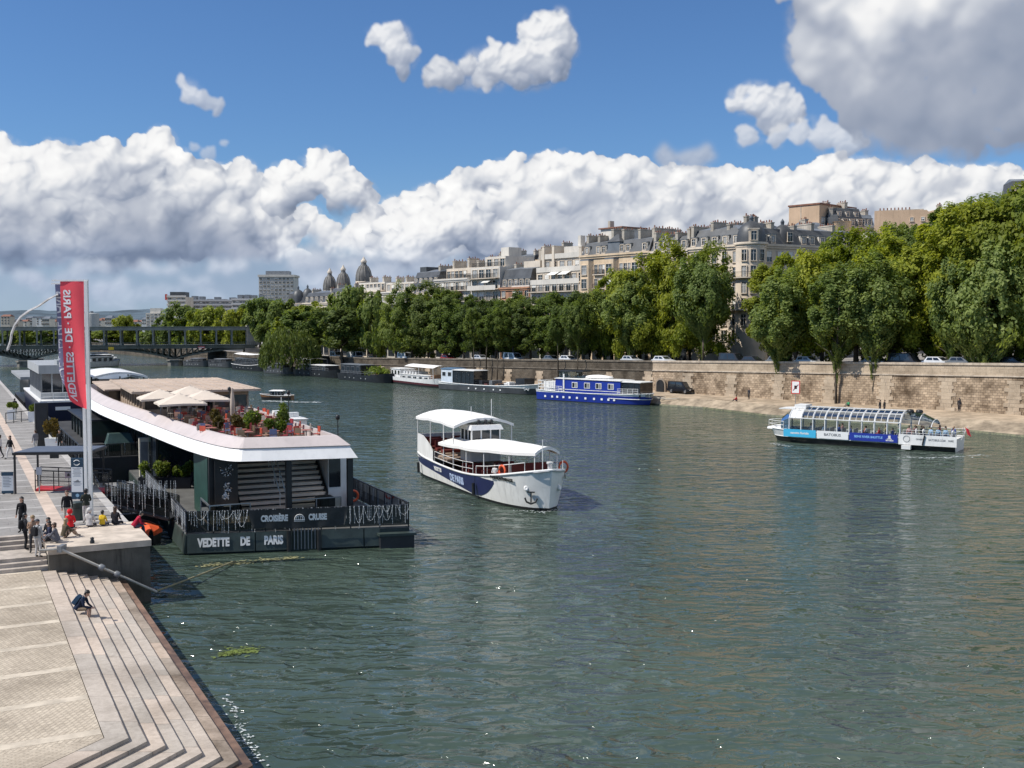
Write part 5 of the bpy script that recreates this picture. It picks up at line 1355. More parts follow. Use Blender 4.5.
def body_mesh(pose, fingers, slim, seed):
    key = (pose, fingers, slim, seed)
    if key in _bodies: return _bodies[key]
    rr = random.Random(seed); J = pose_joints(pose, rr)
    E = [('pelvis', 'waist'), ('waist', 'chest'), ('chest', 'neckb'), ('neckb', 'neck'), ('neck', 'jaw'), ('jaw', 'skull'), ('skull', 'crown'), ('jaw', 'nose'), ('skull', 'earl'), ('skull', 'earr')]
    for k in 'lr': E += [('chest', 'sh' + k), ('sh' + k, 'el' + k), ('el' + k, 'wr' + k), ('pelvis', 'hip' + k), ('hip' + k, 'knee' + k), ('knee' + k, 'ankle' + k), ('ankle' + k, 'toe' + k)]
    bm = bmesh.new(); sl = bm.verts.layers.skin.verify(); V = {}
    def av(n, co, r):
        v = bm.verts.new(co); v[sl].radius = (r, r); V[n] = v; return v
    for n, co in J.items():
        r = RAD.get(n) or RAD[n[:-1]]
        if slim and n in ('waist', 'pelvis', 'chest'): r *= .88
        v = av(n, co, r)
        if n in ('pelvis', 'waist', 'chest'): v[sl].radius = (r * 1.12, r * .78)
    for a, b in E: bm.edges.new((V[a], V[b]))
    for k, s in (('l', -1), ('r', 1)):
        w = Vector(J['wr' + k]); d = (w - Vector(J['el' + k])).normalized()
        side = d.cross(Vector((0, 1, .3))).normalized() if abs(d.z) > .6 else d.cross(Vector((0, 0, 1))).normalized()
        fwd = side.cross(d).normalized()
        pm = av('palm' + k, w + d * .065, .033); bm.edges.new((V['wr' + k], pm))
        if fingers:
            for i, (o, l) in enumerate(((-.030, .070), (-.010, .082), (.011, .076), (.030, .058))):
                a = w + d * .085 + side * o; b = a + d * l * .55 + fwd * .012; c = b + d * l * .45 + fwd * .03
                f1 = av('f%s%da' % (k, i), a, .011); f2 = av('f%s%db' % (k, i), b, .009); f3 = av('f%s%dc' % (k, i), c, .008)
                bm.edges.new((pm, f1)); bm.edges.new((f1, f2)); bm.edges.new((f2, f3))
            a = w + d * .03 + side * -.035 * s + fwd * .02; b = a + d * .045 + side * -.015 * s + fwd * .02
            t1 = av('t%sa' % k, a, .012); t2 = av('t%sb' % k, b, .010); bm.edges.new((V['wr' + k], t1)); bm.edges.new((t1, t2))
    V['pelvis'][sl].use_root = True
    me = bpy.data.meshes.new('tmp'); bm.to_mesh(me); bm.free()
    o = bpy.data.objects.new('tmp', me); COL.objects.link(o)
    o.modifiers.new('s', 'SKIN').use_smooth_shade = True
    ss = o.modifiers.new('b', 'SUBSURF'); ss.levels = 1; ss.render_levels = 1
    bpy.context.view_layer.update(); dg = bpy.context.evaluated_depsgraph_get()
    res = bpy.data.meshes.new_from_object(o.evaluated_get(dg), depsgraph=dg)
    bpy.data.objects.remove(o); bpy.data.meshes.remove(me)
    # face zones by nearest bone: 0 skin 1 top 2 trousers 3 shoes
    bones = [(Vector(J[a]), Vector(J[b]), z) for a, b, z in [('pelvis', 'waist', 2), ('waist', 'chest', 1), ('chest', 'neckb', 1), ('neck', 'jaw', 0), ('jaw', 'skull', 0), ('skull', 'crown', 0)]]
    for k in 'lr':
        bones += [(Vector(J[a + k]), Vector(J[b + k]), z) for a, b, z in [('sh', 'el', 1), ('el', 'wr', 4), ('hip', 'knee', 2), ('knee', 'ankle', 5), ('ankle', 'toe', 3)]] + [(Vector(J['chest']), Vector(J['sh' + k]), 1), (Vector(J['pelvis']), Vector(J['hip' + k]), 2)]
        w = Vector(J['wr' + k]); dd = (w - Vector(J['el' + k])).normalized(); bones.append((w + dd * .03, w + dd * .18, 0))
    def seg(p, a, b):
        ab = b - a; t = max(0, min(1, (p - a).dot(ab) / max(ab.length_squared, 1e-9))); return (p - a - ab * t).length
    z = [min(bones, key=lambda q: seg(pl.center, q[0], q[1]))[2] for pl in res.polygons]
    _bodies[key] = (res, z, J); return _bodies[key]
_hair = {}
def person(label, loc, face, pose='stand', top=(.02, .02, .02), legs=(.05, .05, .06), shoes=(.03, .03, .03), hair=0, long_hair=False, hood=False, bag=None, skin=0, shorts=False, sleeves=True, fingers=True, H=1.74, group=None, hat=None, slim=False, seed=0, dress=False):
    """face: direction in degrees the person looks to (0 = +Y, 90 = -X)"""
    res, z, J = body_mesh(pose, fingers, slim, 0)
    me = res.copy(); me.name = 'person'
    me.materials.clear(); sk = (SKIN, SKIN2)[skin]
    for m in (sk, cloth(top), cloth(legs), cloth(shoes), cloth(top) if sleeves else sk, sk if shorts else cloth(legs)): me.materials.append(m)
    for pl, k in zip(me.polygons, z): pl.material_index = k
    o = bpy.data.objects.new('person', me); COL.objects.link(o); o.location = loc; o.rotation_euler[2] = R(face); s = H / 1.74; o.scale = (s, s, s)
    tag(o, label, 'person', group)
    c = Vector(J['skull']); n = Vector(J['neck']); ax = (Vector(J['crown']) - n).normalized(); fwd = (Vector(J['nose']) - Vector(J['jaw'])); fwd = (fwd - ax * fwd.dot(ax)).normalized(); sd = ax.cross(fwd)
    mb = MB()
    def cap(r, back, top_, n_=10, low=-.35):
        rings = []
        for i in range(6):
            t = low + (1.45 - low) * i / 5
            rings.append([c + ax * (r * top_ * math.sin(t)) + (sd * math.cos(a) + fwd * math.sin(a)) * r * math.cos(t) * (1.0 if math.sin(a) < .3 else .86) - fwd * back for a in [2 * PI * k / n_ for k in range(n_)]])
        mb.loft(rings, smooth=True)
    if hood: cap(.135, .035, 1.05, low=-.8); nm = 'hood'; hm = cloth(top)
    elif hat: cap(.118, .012, .95, low=0.1); mb.box(*(0,) * 6) if False else None; nm = 'cap'; hm = cloth(hat)
    else:
        cap(.115, .022, 1.0, low=.05); nm = 'hair'; hm = HAIRS[hair]
        back = [c - fwd * .055 + sd * (.085 * math.cos(a)) - fwd * (.05 * abs(math.sin(a))) for a in [PI * k / 6 for k in range(7)]]
        dn = .12 if not long_hair else .34
        mb.loft([[p + ax * .03 for p in back], [p - ax * dn * .5 - fwd * .012 for p in back], [p - ax * dn * 1.0 for p in back]], closed=False, caps=False, smooth=True)
        mb.loft([[p + ax * .03 + fwd * .03 for p in back][::-1], [p - ax * dn * .9 + fwd * .03 for p in back][::-1]], closed=False, caps=False, smooth=True)
    mb.build(nm, [hm], o)
    if top is not None and fingers:
        # jacket hem: a loose shell round the waist, so the top ends in a clean edge
        w = Vector(J['waist']); p = Vector(J['pelvis']); up = (w - p).normalized(); f2 = up.cross(Vector((1, 0, 0))); f2 = Vector((0, 1, 0)) - up * up.y; f2.normalize(); s2 = Vector((1, 0, 0)); m2 = MB()
        m2.loft([[q + s2 * rx * math.cos(a) + f2 * ry * math.sin(a) for a in [2 * PI * k / 12 for k in range(12)]] for q, rx, ry in ((p - up * (.02 if not dress else .38), .185 if not dress else .24, .138 if not dress else .19), (p + up * .07, .178, .135), (w, .160, .125), (w + up * .1, .158, .122))], smooth=True, caps=False)
        m2.build('jacket', [cloth(top)], o)
    if bag:
        ch = Vector(J['chest']); w = Vector(J['waist']); up = (ch - w).normalized(); bk = Vector((0, -1, 0)) - up * -up.y; bk.normalize(); m3 = MB()
        ctr = (ch + w) / 2 + bk * .20
        rg = []
        for h, q in ((-.20, .8), (-.16, 1), (.12, 1), (.20, .75)): rg.append([ctr + up * h + Vector((1, 0, 0)) * (.15 * q * x) + bk * (.09 * q * y) for x, y in ((-1, -.8), (-.8, -1), (.8, -1), (1, -.8), (1, .8), (.8, 1), (-.8, 1), (-1, .8))])
        m3.loft(rg); 
        for s_ in (-1, 1): m3.tube([ctr + up * .18 + Vector((.09 * s_, 0, 0)) - bk * .05, Vector(J['shl' if s_ < 0 else 'shr']) * .62 + Vector(J['neckb']) * .38 + up * .075, ch + Vector((.10 * s_, 0, 0)) - bk * .135, ctr - up * .16 + Vector((.12 * s_, 0, 0)) - bk * .12], .018, 5)
        b = m3.build('backpack', [cloth(bag)], o)
    return o
# ================================================================== boats
def hull(L, Bm, bow_z, mid_z, stern_z, name='hull', mats=None, bands=((-.7, 0), (.18, 0)), bluff=.3, stern_w=.86, rake=.6, n=28, sheer_pow=2.0, bands_mat=None):
    """boat hull along local x, bow at +x; bands: (height, ...) material breaks; returns MB and profile functions"""
    def hb(u):
        if u > 1 - bluff: t = (u - 1 + bluff) / bluff; return Bm / 2 * max(0.0002, (1 - t ** 3.0)) ** .6
        if u < .12: return Bm / 2 * (stern_w + (1 - stern_w) * math.sin(u / .12 * PI / 2))
        return Bm / 2
    def sh(u):
        z = mid_z + (bow_z - mid_z) * max(0, (u - .45) / .55) ** sheer_pow + (stern_z - mid_z) * max(0, (.45 - u) / .45) ** sheer_pow
        return z
    def pt(u, z, side):
        f = max(0, min(1, (z + .7) / (sh(u) + .7)))
        x = -L / 2 + L * u + (rake * (f - .5) * max(0, (u - .75) / .25) ** 2)
        y = hb(u) * (.80 + .20 * f ** .6 if u < .7 else (.80 - .25 * (u - .7) / .3) + (.20 + .25 * (u - .7) / .3) * f ** .8)
        return (x, y * side, z)
    return hb, sh, pt
def hull_part(parent, H3, breaks, mats, n=30, name='hull', deck_z=None, deck_mat=None):
    """breaks: heights between materials from -0.7 up; the last band ends at the sheer"""
    hb, sh, pt = H3
    m = MB(); us = [i / n for i in range(n + 1)]
    for side in (-1, 1):
        for k in range(len(mats)):
            m.mi = k
            def lv(u, j):
                if j >= len(breaks): return sh(u)
                return min(breaks[j], sh(u) - .002 * (len(breaks) - j))
            sub = 3 if k == len(mats) - 1 else 1
            rows = [[pt(u, lv(u, k) + (lv(u, k + 1) - lv(u, k)) * q / sub, side) for u in us] for q in range(sub + 1)]
            if side > 0: rows = rows[::-1]
            m.loft(rows, closed=False, caps=False, smooth=True)
    for k in range(len(mats)):                       # stem: closes the bow
        m.mi = k; z0 = breaks[k]; z1 = breaks[k + 1] if k + 1 < len(breaks) else sh(1)
        m.quad(pt(1, z0, -1), pt(1, z0, 1), pt(1, z1, 1), pt(1, z1, -1))
    m.mi = len(mats) - 1
    tr = [pt(0, -.7, 1), pt(0, sh(0), 1), pt(0, sh(0), -1), pt(0, -.7, -1)]; m.quad(*tr)
    o = m.build(name, mats, parent)
    if deck_z is not None:
        m = MB(); 
        for i in range(n):
            u0, u1 = us[i], us[i + 1]; z0, z1 = deck_z(u0), deck_z(u1)
            a, b, c, d = pt(u0, z0, -1), pt(u1, z1, -1), pt(u1, z1, 1), pt(u0, z0, 1); k = .985
            m.quad(*[(p[0], p[1] * k, p[2]) for p in (a, b, c, d)])
        m.build('deck', [deck_mat], parent)
    # rubbing strake
    return o
def strake(parent, H3, dz, r, mat, u0=0, u1=1, n=30, name='gunwale', z=None):
    hb, sh, pt = H3; m = MB()
    for s in (-1, 1): m.tube([pt(u0 + (u1 - u0) * i / n, (sh(u0 + (u1 - u0) * i / n) + dz) if z is None else z, s) for i in range(n + 1)], r, 5)
    return m.build(name, [mat], parent)
def railing(parent, pts, h, mat, r=.022, step=1.2, mid=1, name='railing'):
    m = MB(); pts = [Vector(p) for p in pts]
    for k in range(mid + 1): m.tube([p + Vector((0, 0, h * (k + 1) / (mid + 1))) for p in pts], r, 5)
    for a, b in zip(pts, pts[1:]):
        n = max(1, int((b - a).length / step))
        for i in range(n + 1): q = a.lerp(b, i / n); m.tube([q, q + Vector((0, 0, h))], r, 5)
    return m.build(name, [mat], parent)
def lettering(parent, body, size, mat, loc, rx, rz, bold=.0, sx=1.0, name='lettering', mirror=False):
    me = text_mesh(body, size, name, mat, bold, .006, sx)
    if mirror:
        for v in me.vertices: v.co.x *= -1
        me.flip_normals()
    o = put(name, me, parent, loc); o.rotation_euler = (rx, 0, rz); return o
NAVY = M('navy_hull_paint', (.022, .028, .090), .35, 0, .08, .8)
BLUE = M('bright_blue_paint', (.016, .040, .30), .35, 0, .08, .8)
MAROON = M('maroon_cushion', (.16, .028, .022), .7, 0, .15)
DECKW = M('worn_deck', (.32, .24, .18), .8, 0, .2, 2)
DECKG = M('grey_deck', (.20, .20, .20), .85, 0, .2, 1)
CANVAS = M('white_canvas', (.80, .78, .74), .8, 0, .04, .6, .1, 4)
DARKH = M('dark_hull', (.022, .024, .028), .45, 0, .3, .6, dirt=.2)
GREYH = M('grey_hull', (.075, .080, .088), .5, 0, .2, .6, dirt=.3)
ORANGE = M('lifebuoy_orange', (.72, .11, .035), .5)
WOOD = M('varnished_wood', (.20, .10, .045), .4, 0, .3, 3)

def lifebuoy(parent, loc, rz, r=.36):
    m = MB(); m.tube([(r * math.cos(a), 0, r * math.sin(a)) for a in [2 * PI * k / 14 for k in range(15)]], .075, 6, False); o = m.build('lifebuoy', [ORANGE], parent, loc, rz); return o

# ---------------------------------------------------------------- white tour boat in mid-river
def tour_boat():
    f = Vector((.400, -.917, 0)).normalized(); rz = math.atan2(f.y, f.x)
    t = thing('tour_boat', 'white sightseeing boat with navy side swoosh and two white canopies in mid river', 'boat', (-1.65, 84.2, 0), rz)
    t.scale = (1.14, 1.0, 1.24)
    L, Bm = 18.8, 5.4
    H3 = hull(L, Bm, 2.35, 1.25, 1.55, bluff=.33, rake=.6, stern_w=.9)
    hb, sh, pt = H3
    hull_part(t, H3, [-.7, .16], [BLACK, WHITE], deck_z=lambda u: .75 if u < .74 else 1.35, deck_mat=DECKW)
    strake(t, H3, .02, .07, WHITE)
    strake(t, H3, -.05, .035, M('strake_grey', (.4, .4, .4), .5), u0=.74, z=None)
    # navy swoosh on both sides
    for s in (-1, 1):
        m = MB(); n = 40; rows = []
        u1 = .805
        for q in range(7):
            row = []
            for i in range(n + 1):
                u = .008 + (u1 - .008) * i / n
                lo = .98 - .80 * min(1, u / .62) ** 1.0; 
                if u > .62: lo = .18 + 1.05 * ((u - .62) / (u1 - .62)) ** 2.6
                hi = 1.55 - .16 * min(1, u / .45) ; hi = min(hi, sh(u) - .05)
                lo = min(lo, hi - .003)
                x, y, z = pt(u, lo + (hi - lo) * q / 6, 1); row.append((x, (y + .018) * s, z))
            rows.append(row)
        if s > 0: rows = rows[::-1]
        m.loft(rows, closed=False, caps=False, smooth=True); m.build('navy_swoosh', [NAVY], t)
    # raised white stern bulwark
    for s in (-1, 1):
        m = MB(); us = [.0, .05, .1, .15, .19, .22]
        rows = [[(pt(u, sh(u) - .05, 1)[0], (pt(u, sh(u), 1)[1] + .0) * s, z) for u in us] for z in (1.3, 2.1, 2.9)]
        rows[2] = [(x, y, z - max(0, (i - 2)) * .28) for i, (x, y, z) in enumerate(rows[2])]
        if s > 0: rows = rows[::-1]
        m.loft(rows, closed=False, caps=False, smooth=True); 
        rows = [[(x, y - s * .06, z) for x, y, z in r_] for r_ in rows][::-1]; m.loft(rows, closed=False, caps=False, smooth=True); m.build('stern_bulwark', [WHITE], t)
    m = MB(); m.box(-L / 2 - .02, -L / 2 + .06, -2.35, 2.35, 1.2, 2.85); m.build('transom', [WHITE], t)
    m = MB(); m.box(-9.6, -3.2, -2.3, 2.3, 1.55, 1.7); m.build('upper_deck', [DECKW], t)
    # lettering on the swoosh
    def side_text(body, u, z, size, mat, sx=1, bold=.02):
        a = pt(u, z, -1); b = pt(u + .01, z, -1); ang = math.atan2(b[1] - a[1], b[0] - a[0])
        c = pt(u, z + .3, -1); tilt = math.atan2(-(c[1] - a[1]), .3)
        o = lettering(t, body, size, mat, (a[0], a[1] - .032, a[2]), PI / 2 + tilt, ang, bold, sx); return o
    side_text('VEDETTES', .27, .93, .34, WHITE, 1.0)
    side_text('DE PARIS', .47, .72, .62, M('pale_blue_letter', (.45, .55, .75), .5), 1.05, .03)
    side_text('PARIS MONTPARNASSE', .855, 1.62, .26, BLACK, .85, .012)
    a = pt(.93, 1.95, 1); b = pt(.92, 1.95, 1); ang = math.atan2(b[1] - a[1], b[0] - a[0])
    lettering(t, 'PARIS MONTPARNASSE', .22, BLACK, (a[0] - .02, a[1] + .06, 1.75), PI / 2 - .35, ang, .012, .62)
    # canopies
    def canopy(x0, x1, y0, y1, z, crown, name, sag=.25, fx=None):
        m = MB()
        def fn(u, v):
            x = x0 + (x1 - x0) * u; w = fx(u) if fx else (y0, y1)
            y = w[0] + (w[1] - w[0]) * v
            return (x, y, z(u) + crown * (1 - (2 * v - 1) ** 2) - .03 * abs(math.sin(u * PI * 3)) * (0.3 + (2 * v - 1) ** 2))
        m.grid(fn, 18, 8); 
        for (q0, q1) in ((0, 0), (0, 1)):
            pass
        edge = [fn(i / 18, 0) for i in range(19)] + [fn(1, j / 8) for j in range(9)] + [fn(1 - i / 18, 1) for i in range(19)] + [fn(0, 1 - j / 8) for j in range(9)]
        m.loft([edge, [(x, y, zz - .17) for x, y, zz in edge]], closed=True, caps=False)
        return m.build(name, [CANVAS], t)
    canopy(-9.5, -1.2, -2.55, 2.55, lambda u: 4.05 + .12 * math.sin(u * PI), .45, 'rear_canopy')
    canopy(-4.0, 8.3, -2.6, 2.6, lambda u: 2.75 + .45 * u, .32, 'front_canopy', fx=lambda u: (-2.75 + 2.2 * max(0, (u - .5) / .5) ** 1.3, 2.75 - 1.4 * max(0, (u - .5) / .5) ** 1.3))
    for x in (-9.3, -6.4, -3.6):
        for y in (-2.45, 2.45):
            m = MB(); m.tube([(x, y, 1.6), (x, y, 4.0)], .045, 6); m.build('canopy_post', [WHITE], t)
    for x, y in ((-1.5, -2.5), (-1.5, 2.5)): m = MB(); m.tube([(x, y, .8), (x, y, 4.05)], .05, 6); m.build('canopy_post', [WHITE], t)
    for x in (1.2, 3.6, 6.0, 8.1):
        k = max(0, ((x + 4) / 12.3 - .5) / .5) ** 1.3
        for y in (-2.6 + 2.2 * k, 2.6 - 1.4 * k):
            m = MB(); m.tube([(x, y, .8), (x, y, 2.75 + .45 * (x + 4) / 12.3)], .04, 6); m.build('canopy_post', [WHITE], t)
    # wheelhouse
    w = MB(); w.box(-3.0, -.9, -1.25, 1.25, 1.72, 2.75); w.loft([[(-3.15, -1.4, 3.75), (-.65, -1.4, 3.75), (-.65, 1.4, 3.75), (-3.15, 1.4, 3.75)], [(-3.0, -1.25, 4.05), (-.8, -1.25, 4.05), (-.8, 1.25, 4.05), (-3.0, 1.25, 4.05)]])
    for x in (-3.0, -1.0):
        for y in (-1.25, -.45, .35, 1.15): w.box(x, x + .1, y, y + .1, 2.75, 3.75)
    for x in (-2.3, -1.6):
        for y in (-1.25, 1.15): w.box(x, x + .1, y, y + .1, 2.75, 3.75)
    wo = w.build('wheelhouse', [WHITE], t)
    m = MB(); m.box(-.97, -.94, -1.15, 1.15, 2.75, 3.75); m.build('windscreen', [GLS], wo)
    for y in (-1.21, 1.18): m = MB(); m.box(-2.9, -1.0, y, y + .03, 2.75, 3.75); m.build('side_window', [GLS], wo)
    for x, y, h in ((-1.6, .8, 1.6), (-2.6, -.5, 1.1)): m = MB(); m.tube([(x, y, 4.05), (x, y, 4.05 + h)], .025, 5); m.build('antenna', [WHITE], wo)
    for y in (-.5, .1, .6): m = MB(); m.lathe([(.10, 0), (.13, .05), (.13, .28), (.05, .33)], (-1.2, y, 4.05), 8); m.build('searchlight', [BLACK], wo)
    m = MB(); m.lathe([(.05, 4.05), (.05, 4.3), (.45, 4.32), (.45, 4.42), (.05, 4.45)], (-2.2, .2, 0), 10); m.build('radar', [WHITE], wo)
    for u in (.05, .66):
        a = pt(u, sh(u) - .1, -1); m = MB(); m.tube([(a[0], a[1] - .13, .25), (a[0], a[1] - .16, .95)], .12, 7); m.tube([(a[0], a[1] - .1, .95), (a[0], a[1] - .02, sh(u) + .05)], .015, 4); m.build('fender', [BLACK], t)
    # benches
    def bench(x, y0, y1, z, face=1):
        m = MB(); m.box(x - .25, x + .25, y0, y1, z + .28, z + .46); m.box(x - .28 * face - .05, x - .28 * face + .05, y0, y1, z + .3, z + .95); m.mi = 1; m.box(x - .2, x + .2, y0 + .1, y0 + .18, z, z + .28); m.box(x - .2, x + .2, y1 - .18, y1 - .1, z, z + .28)
        m.build('bench', [MAROON, GREYM], t)
    for x in (-8.6, -7.3, -6.0, -4.7): bench(x, -2.1, -.5, 1.7); bench(x, .5, 2.1, 1.7)
    for x in (-.2, 1.0, 2.2, 3.4): bench(x, -2.2, -.5, .75); bench(x, .5, 2.2, .75)
    bench(5.2, -1.9, 1.9, 1.35, -1)
    for s, yy in ((-1, -1), (1, 1)): m = MB(); m.box(5.3, 7.4, yy * 1.75 - .25, yy * 1.75 + .25, 1.36, 1.82); m.build('side_bench', [MAROON], t)
    railing(t, [pt(u, sh(u), -1) for u in (.24, .34, .44, .54, .64)], .75, WHITE, .02, 1.3); railing(t, [pt(u, sh(u), 1) for u in (.24, .34, .44, .54, .64)], .75, WHITE, .02, 1.3)
    railing(t, [(x * .985, y * .96, z) for x, y, z in [pt(u, sh(u), -1) for u in (.66, .76, .84, .90, .95)]], .55, WHITE, .024, 1.0, 0); railing(t, [(x * .985, y * .96, z) for x, y, z in [pt(u, sh(u), 1) for u in (.66, .76, .84, .90, .95)]], .55, WHITE, .024, 1.0, 0)
    # bow fittings
    for u, s in ((.86, -1), (.93, 1)): a = pt(u, sh(u), s); lifebuoy(t, (a[0] - .1, a[1] * .97, a[2] + .22), .3 if s < 0 else 1.2, .30)
    for u, z, s in ((.95, 1.25, -1), (.975, 1.25, 1)):
        a = pt(u, z, s); m = MB(); m.lathe([(.16, -.05), (.17, .06), (.1, .10), (.02, .05)], (0, 0, 0), 10); o = m.build('hawse_hole', [WHITE, BLACK], t, a); o.rotation_euler = (0, R(70), .5 * s)
    a = pt(.965, .75, -1); m = MB(); m.bar((0, 0, .35), (0, 0, -.25), .09); m.tube([(0, -.42, .0), (.05, -.3, -.22), (.06, 0, -.32), (.05, .3, -.22), (0, .42, .0)], .06, 6); m.bar((0, -.25, .33), (0, .25, .33), .07); m.build('anchor', [BLACK], t, (a[0] + .12, a[1] - .12, a[2]), -.55)
    m = MB(); m.lathe([(.16, 0), (.16, .3), (.24, .34), (.24, .44)], (9.0, .2, 2.3), 10); m.build('bollard', [WHITE], t)
    m = MB(); m.tube([(8.9, -.3, 2.3), (8.9, -.3, 4.0)], .03, 5); m.build('jackstaff', [WHITE], t)
    return t
TB = tour_boat()
def on(t, x, y, z): return t.matrix_basis @ Vector((x, y, z))
bpy.context.view_layer.update()
for i, (x, y, z, fc, c, lab, pose) in enumerate([(4.1, -1.6, .75, 150, (.62, .62, .62), 'crew member in white shirt standing under the front canopy of the white tour boat', 'arms'), (3.6, -1.0, .75, 120, (.03, .03, .04), 'person in black jacket beside the white-shirted crew member on the tour boat', 'stand'), (-8.3, 1.2, 2.16, 200, (.05, .05, .05), 'passenger seated at the rear under the tour boat canopy', 'sit')]):
    person(lab, on(TB, x, y, z), fc, pose, c, (.04, .04, .05), fingers=True, seed=i)

# ---------------------------------------------------------------- glass-roofed river bus
def river_bus():
    f = Vector((-.83, .557, 0)).normalized(); rz = math.atan2(f.y, f.x)
    c = Vector((37.9, 116.0, 0))
    t = thing('river_bus', 'long river bus with arched glass roof, cyan and blue side banners and crowded stern', 'boat', c, rz)
    L, Bm = 19.6, 4.8
    H3 = hull(L, Bm, 1.45, 1.25, 1.3, bluff=.2, rake=1.2, stern_w=.95); hb, sh, pt = H3
    hull_part(t, H3, [-.7, .62], [BLACK, WHITE], deck_z=lambda u: .72, deck_mat=DECKG)
    strake(t, H3, .0, .06, WHITE); strake(t, H3, 0, .05, WHITE, z=.62, name='rubbing_strake')
    # bow: low raked nose with rails, bumper and white cowl
    m = MB(); m.loft([[(8.6, -1.7, 1.3), (8.6, 1.7, 1.3), (8.6, 1.5, 1.9), (8.6, -1.5, 1.9)], [(10.6, -.5, 1.25), (10.6, .5, 1.25), (10.6, .4, 1.45), (10.6, -.4, 1.45)]]); m.build('bow_cowl', [WHITE], t)
    railing(t, [(8.2, 1.9, 1.45), (9.4, 1.3, 1.45), (10.4, .5, 1.45), (10.4, -.5, 1.45), (9.4, -1.3, 1.45), (8.2, -1.9, 1.45)], .8, WHITE, .03, .9)
    # glass saloon
    x0, x1 = -4.4, 7.4
    prof = [(-2.3, 1.3), (-2.28, 2.75), (-2.0, 3.15), (-1.4, 3.55), (-.7, 3.8), (0, 3.88), (.7, 3.8), (1.4, 3.55), (2.0, 3.15), (2.28, 2.75), (2.3, 1.3)]
    n = 9
    CLR = CLEAR('saloon_glass', (.92, .95, .95), .02); CLR2 = CLEAR('roof_glass', (.66, .69, .67), .04, (.42, .42, .40))
    for i in range(n):
        xa, xb = x0 + (x1 - x0) * i / n, x0 + (x1 - x0) * (i + 1) / n
        for side in (-1, 1):
            m = MB(); m.quad((xa, 2.27 * side, 1.4), (xb, 2.27 * side, 1.4), (xb, 2.26 * side, 2.7), (xa, 2.26 * side, 2.7)); m.build('side_pane', [CLR], t)
        m = MB(); m.loft([[(x, y * .99, z - .02) for y, z in prof[1:-1]] for x in (xa, xb)], closed=False, caps=False, smooth=True); m.build('roof_pane', [CLR2 if i < n - 1 else WHITE], t)
    for i in range(n * 2 + 1):
        x = x0 + (x1 - x0) * i / (n * 2); r = .085 if i % 2 == 0 else .03
        m = MB(); m.tube([(x, y, z) for y, z in (prof if i % 2 == 0 else prof[1:-1])], r, 4, True, False); m.build('roof_rib', [WHITE], t)
    for y, z in ((-2.3, 2.75), (2.3, 2.75), (-1.4, 3.57), (1.4, 3.57), (0, 3.9)):
        m = MB(); m.bar((x0, y, z), (x1, y, z), .10); m.build('roof_beam', [WHITE], t)
    m = MB(); m.loft([[(x1, y, z) for y, z in prof], [(x1 + 1.2, y * .72, 1.3 + (z - 1.3) * .62) for y, z in prof]], caps=True); m.build('front_screen', [CLEAR('front_glass', (.45, .5, .52), .2)], t)
    m = MB(); m.box(x1 - 1.4, x1 - .1, -1.0, 1.0, 3.72, 4.1); m.loft([[(x1 - .2, -1.2, 3.6), (x1 - .2, 1.2, 3.6), (x1 - .2, 1.2, 3.75), (x1 - .2, -1.2, 3.75)], [(x1 + 1.6, -1.2, 3.55), (x1 + 1.6, 1.2, 3.55), (x1 + 1.6, 1.2, 3.65), (x1 + 1.6, -1.2, 3.65)]]); m.build('wheelhouse_roof', [WHITE], t)
    # low curved end over the stern steps
    m = MB(); m.loft([[(x, y, z) for y, z in prof[1:-1]] for x in (x0,)] + [[(x0 - 1.8, y * .94, 1.9 + (z - 1.9) * .88) for y, z in prof[1:-1]]] + [[(x0 - 3.0, y * .86, 1.9 + (z - 1.9) * .6) for y, z in prof[1:-1]]], closed=False, caps=False, smooth=True); m.build('stern_hood', [CLEAR('hood_glass', (.55, .6, .58), .12)], t)
    for x, k, q in ((x0 - 1.8, .94, .88), (x0 - 3.0, .86, .6)): m = MB(); m.tube([(x, y * k, 1.9 + (z - 1.9) * q) for y, z in prof[1:-1]], .05, 4); m.build('hood_rib', [WHITE], t)
    for x in (x0 - .6, x0 - 1.5): m = MB(); m.lathe([(.35, 0), (.38, .15), (.3, .32), (.05, .36)], (x, .6, 3.75), 10); m.build('roof_fan', [BLACK], t)
    # banners: cyan, white, royal blue on the side facing the river (port)
    CY = M('cyan_banner', (.06, .46, .72), .5, 0, .03); RB = M('royal_banner', (.014, .035, .30), .5, 0, .03)
    def ban(xa, xb, mat, body, tm, size, sx=1, z0=.68, z1=1.5, ydx=0):
        m = MB(); y = Bm / 2 + .05; m.box(xa, xb, y, y + .02, z0, z1); o = m.build('side_banner', [mat], t)
        if body: lettering(o, body, size, tm, ((xa + xb) / 2 + ydx, y + .024, (z0 + z1) / 2 + .02), PI / 2, PI, .01, sx, 'lettering')
        return o
    ban(4.4, 8.0, CY, 'navette fluviale', WHITE, .34, 1.0)
    ban(.9, 4.3, PURE, 'BATOBUS', GREYM, .38, 1.1)
    o = ban(-4.2, .8, RB, 'SEINE RIVER SHUTTLE', M('sky_letter', (.25, .5, .8), .5), .32, .95, ydx=.5)
    lettering(o, 'BATOBUS', .16, WHITE, (-3.4, Bm / 2 + .076, .86), PI / 2, PI, .01, 1.1)
    m = MB(); m.box(-3.5, -3.25, Bm / 2 + .072, Bm / 2 + .082, .98, 1.38); m.box(-3.62, -3.12, Bm / 2 + .072, Bm / 2 + .082, .98, 1.06); m.build('emblem', [WHITE], o)
    ban(-10.0, -4.3, WHITE, None, None, 0, z0=.55, z1=1.62)
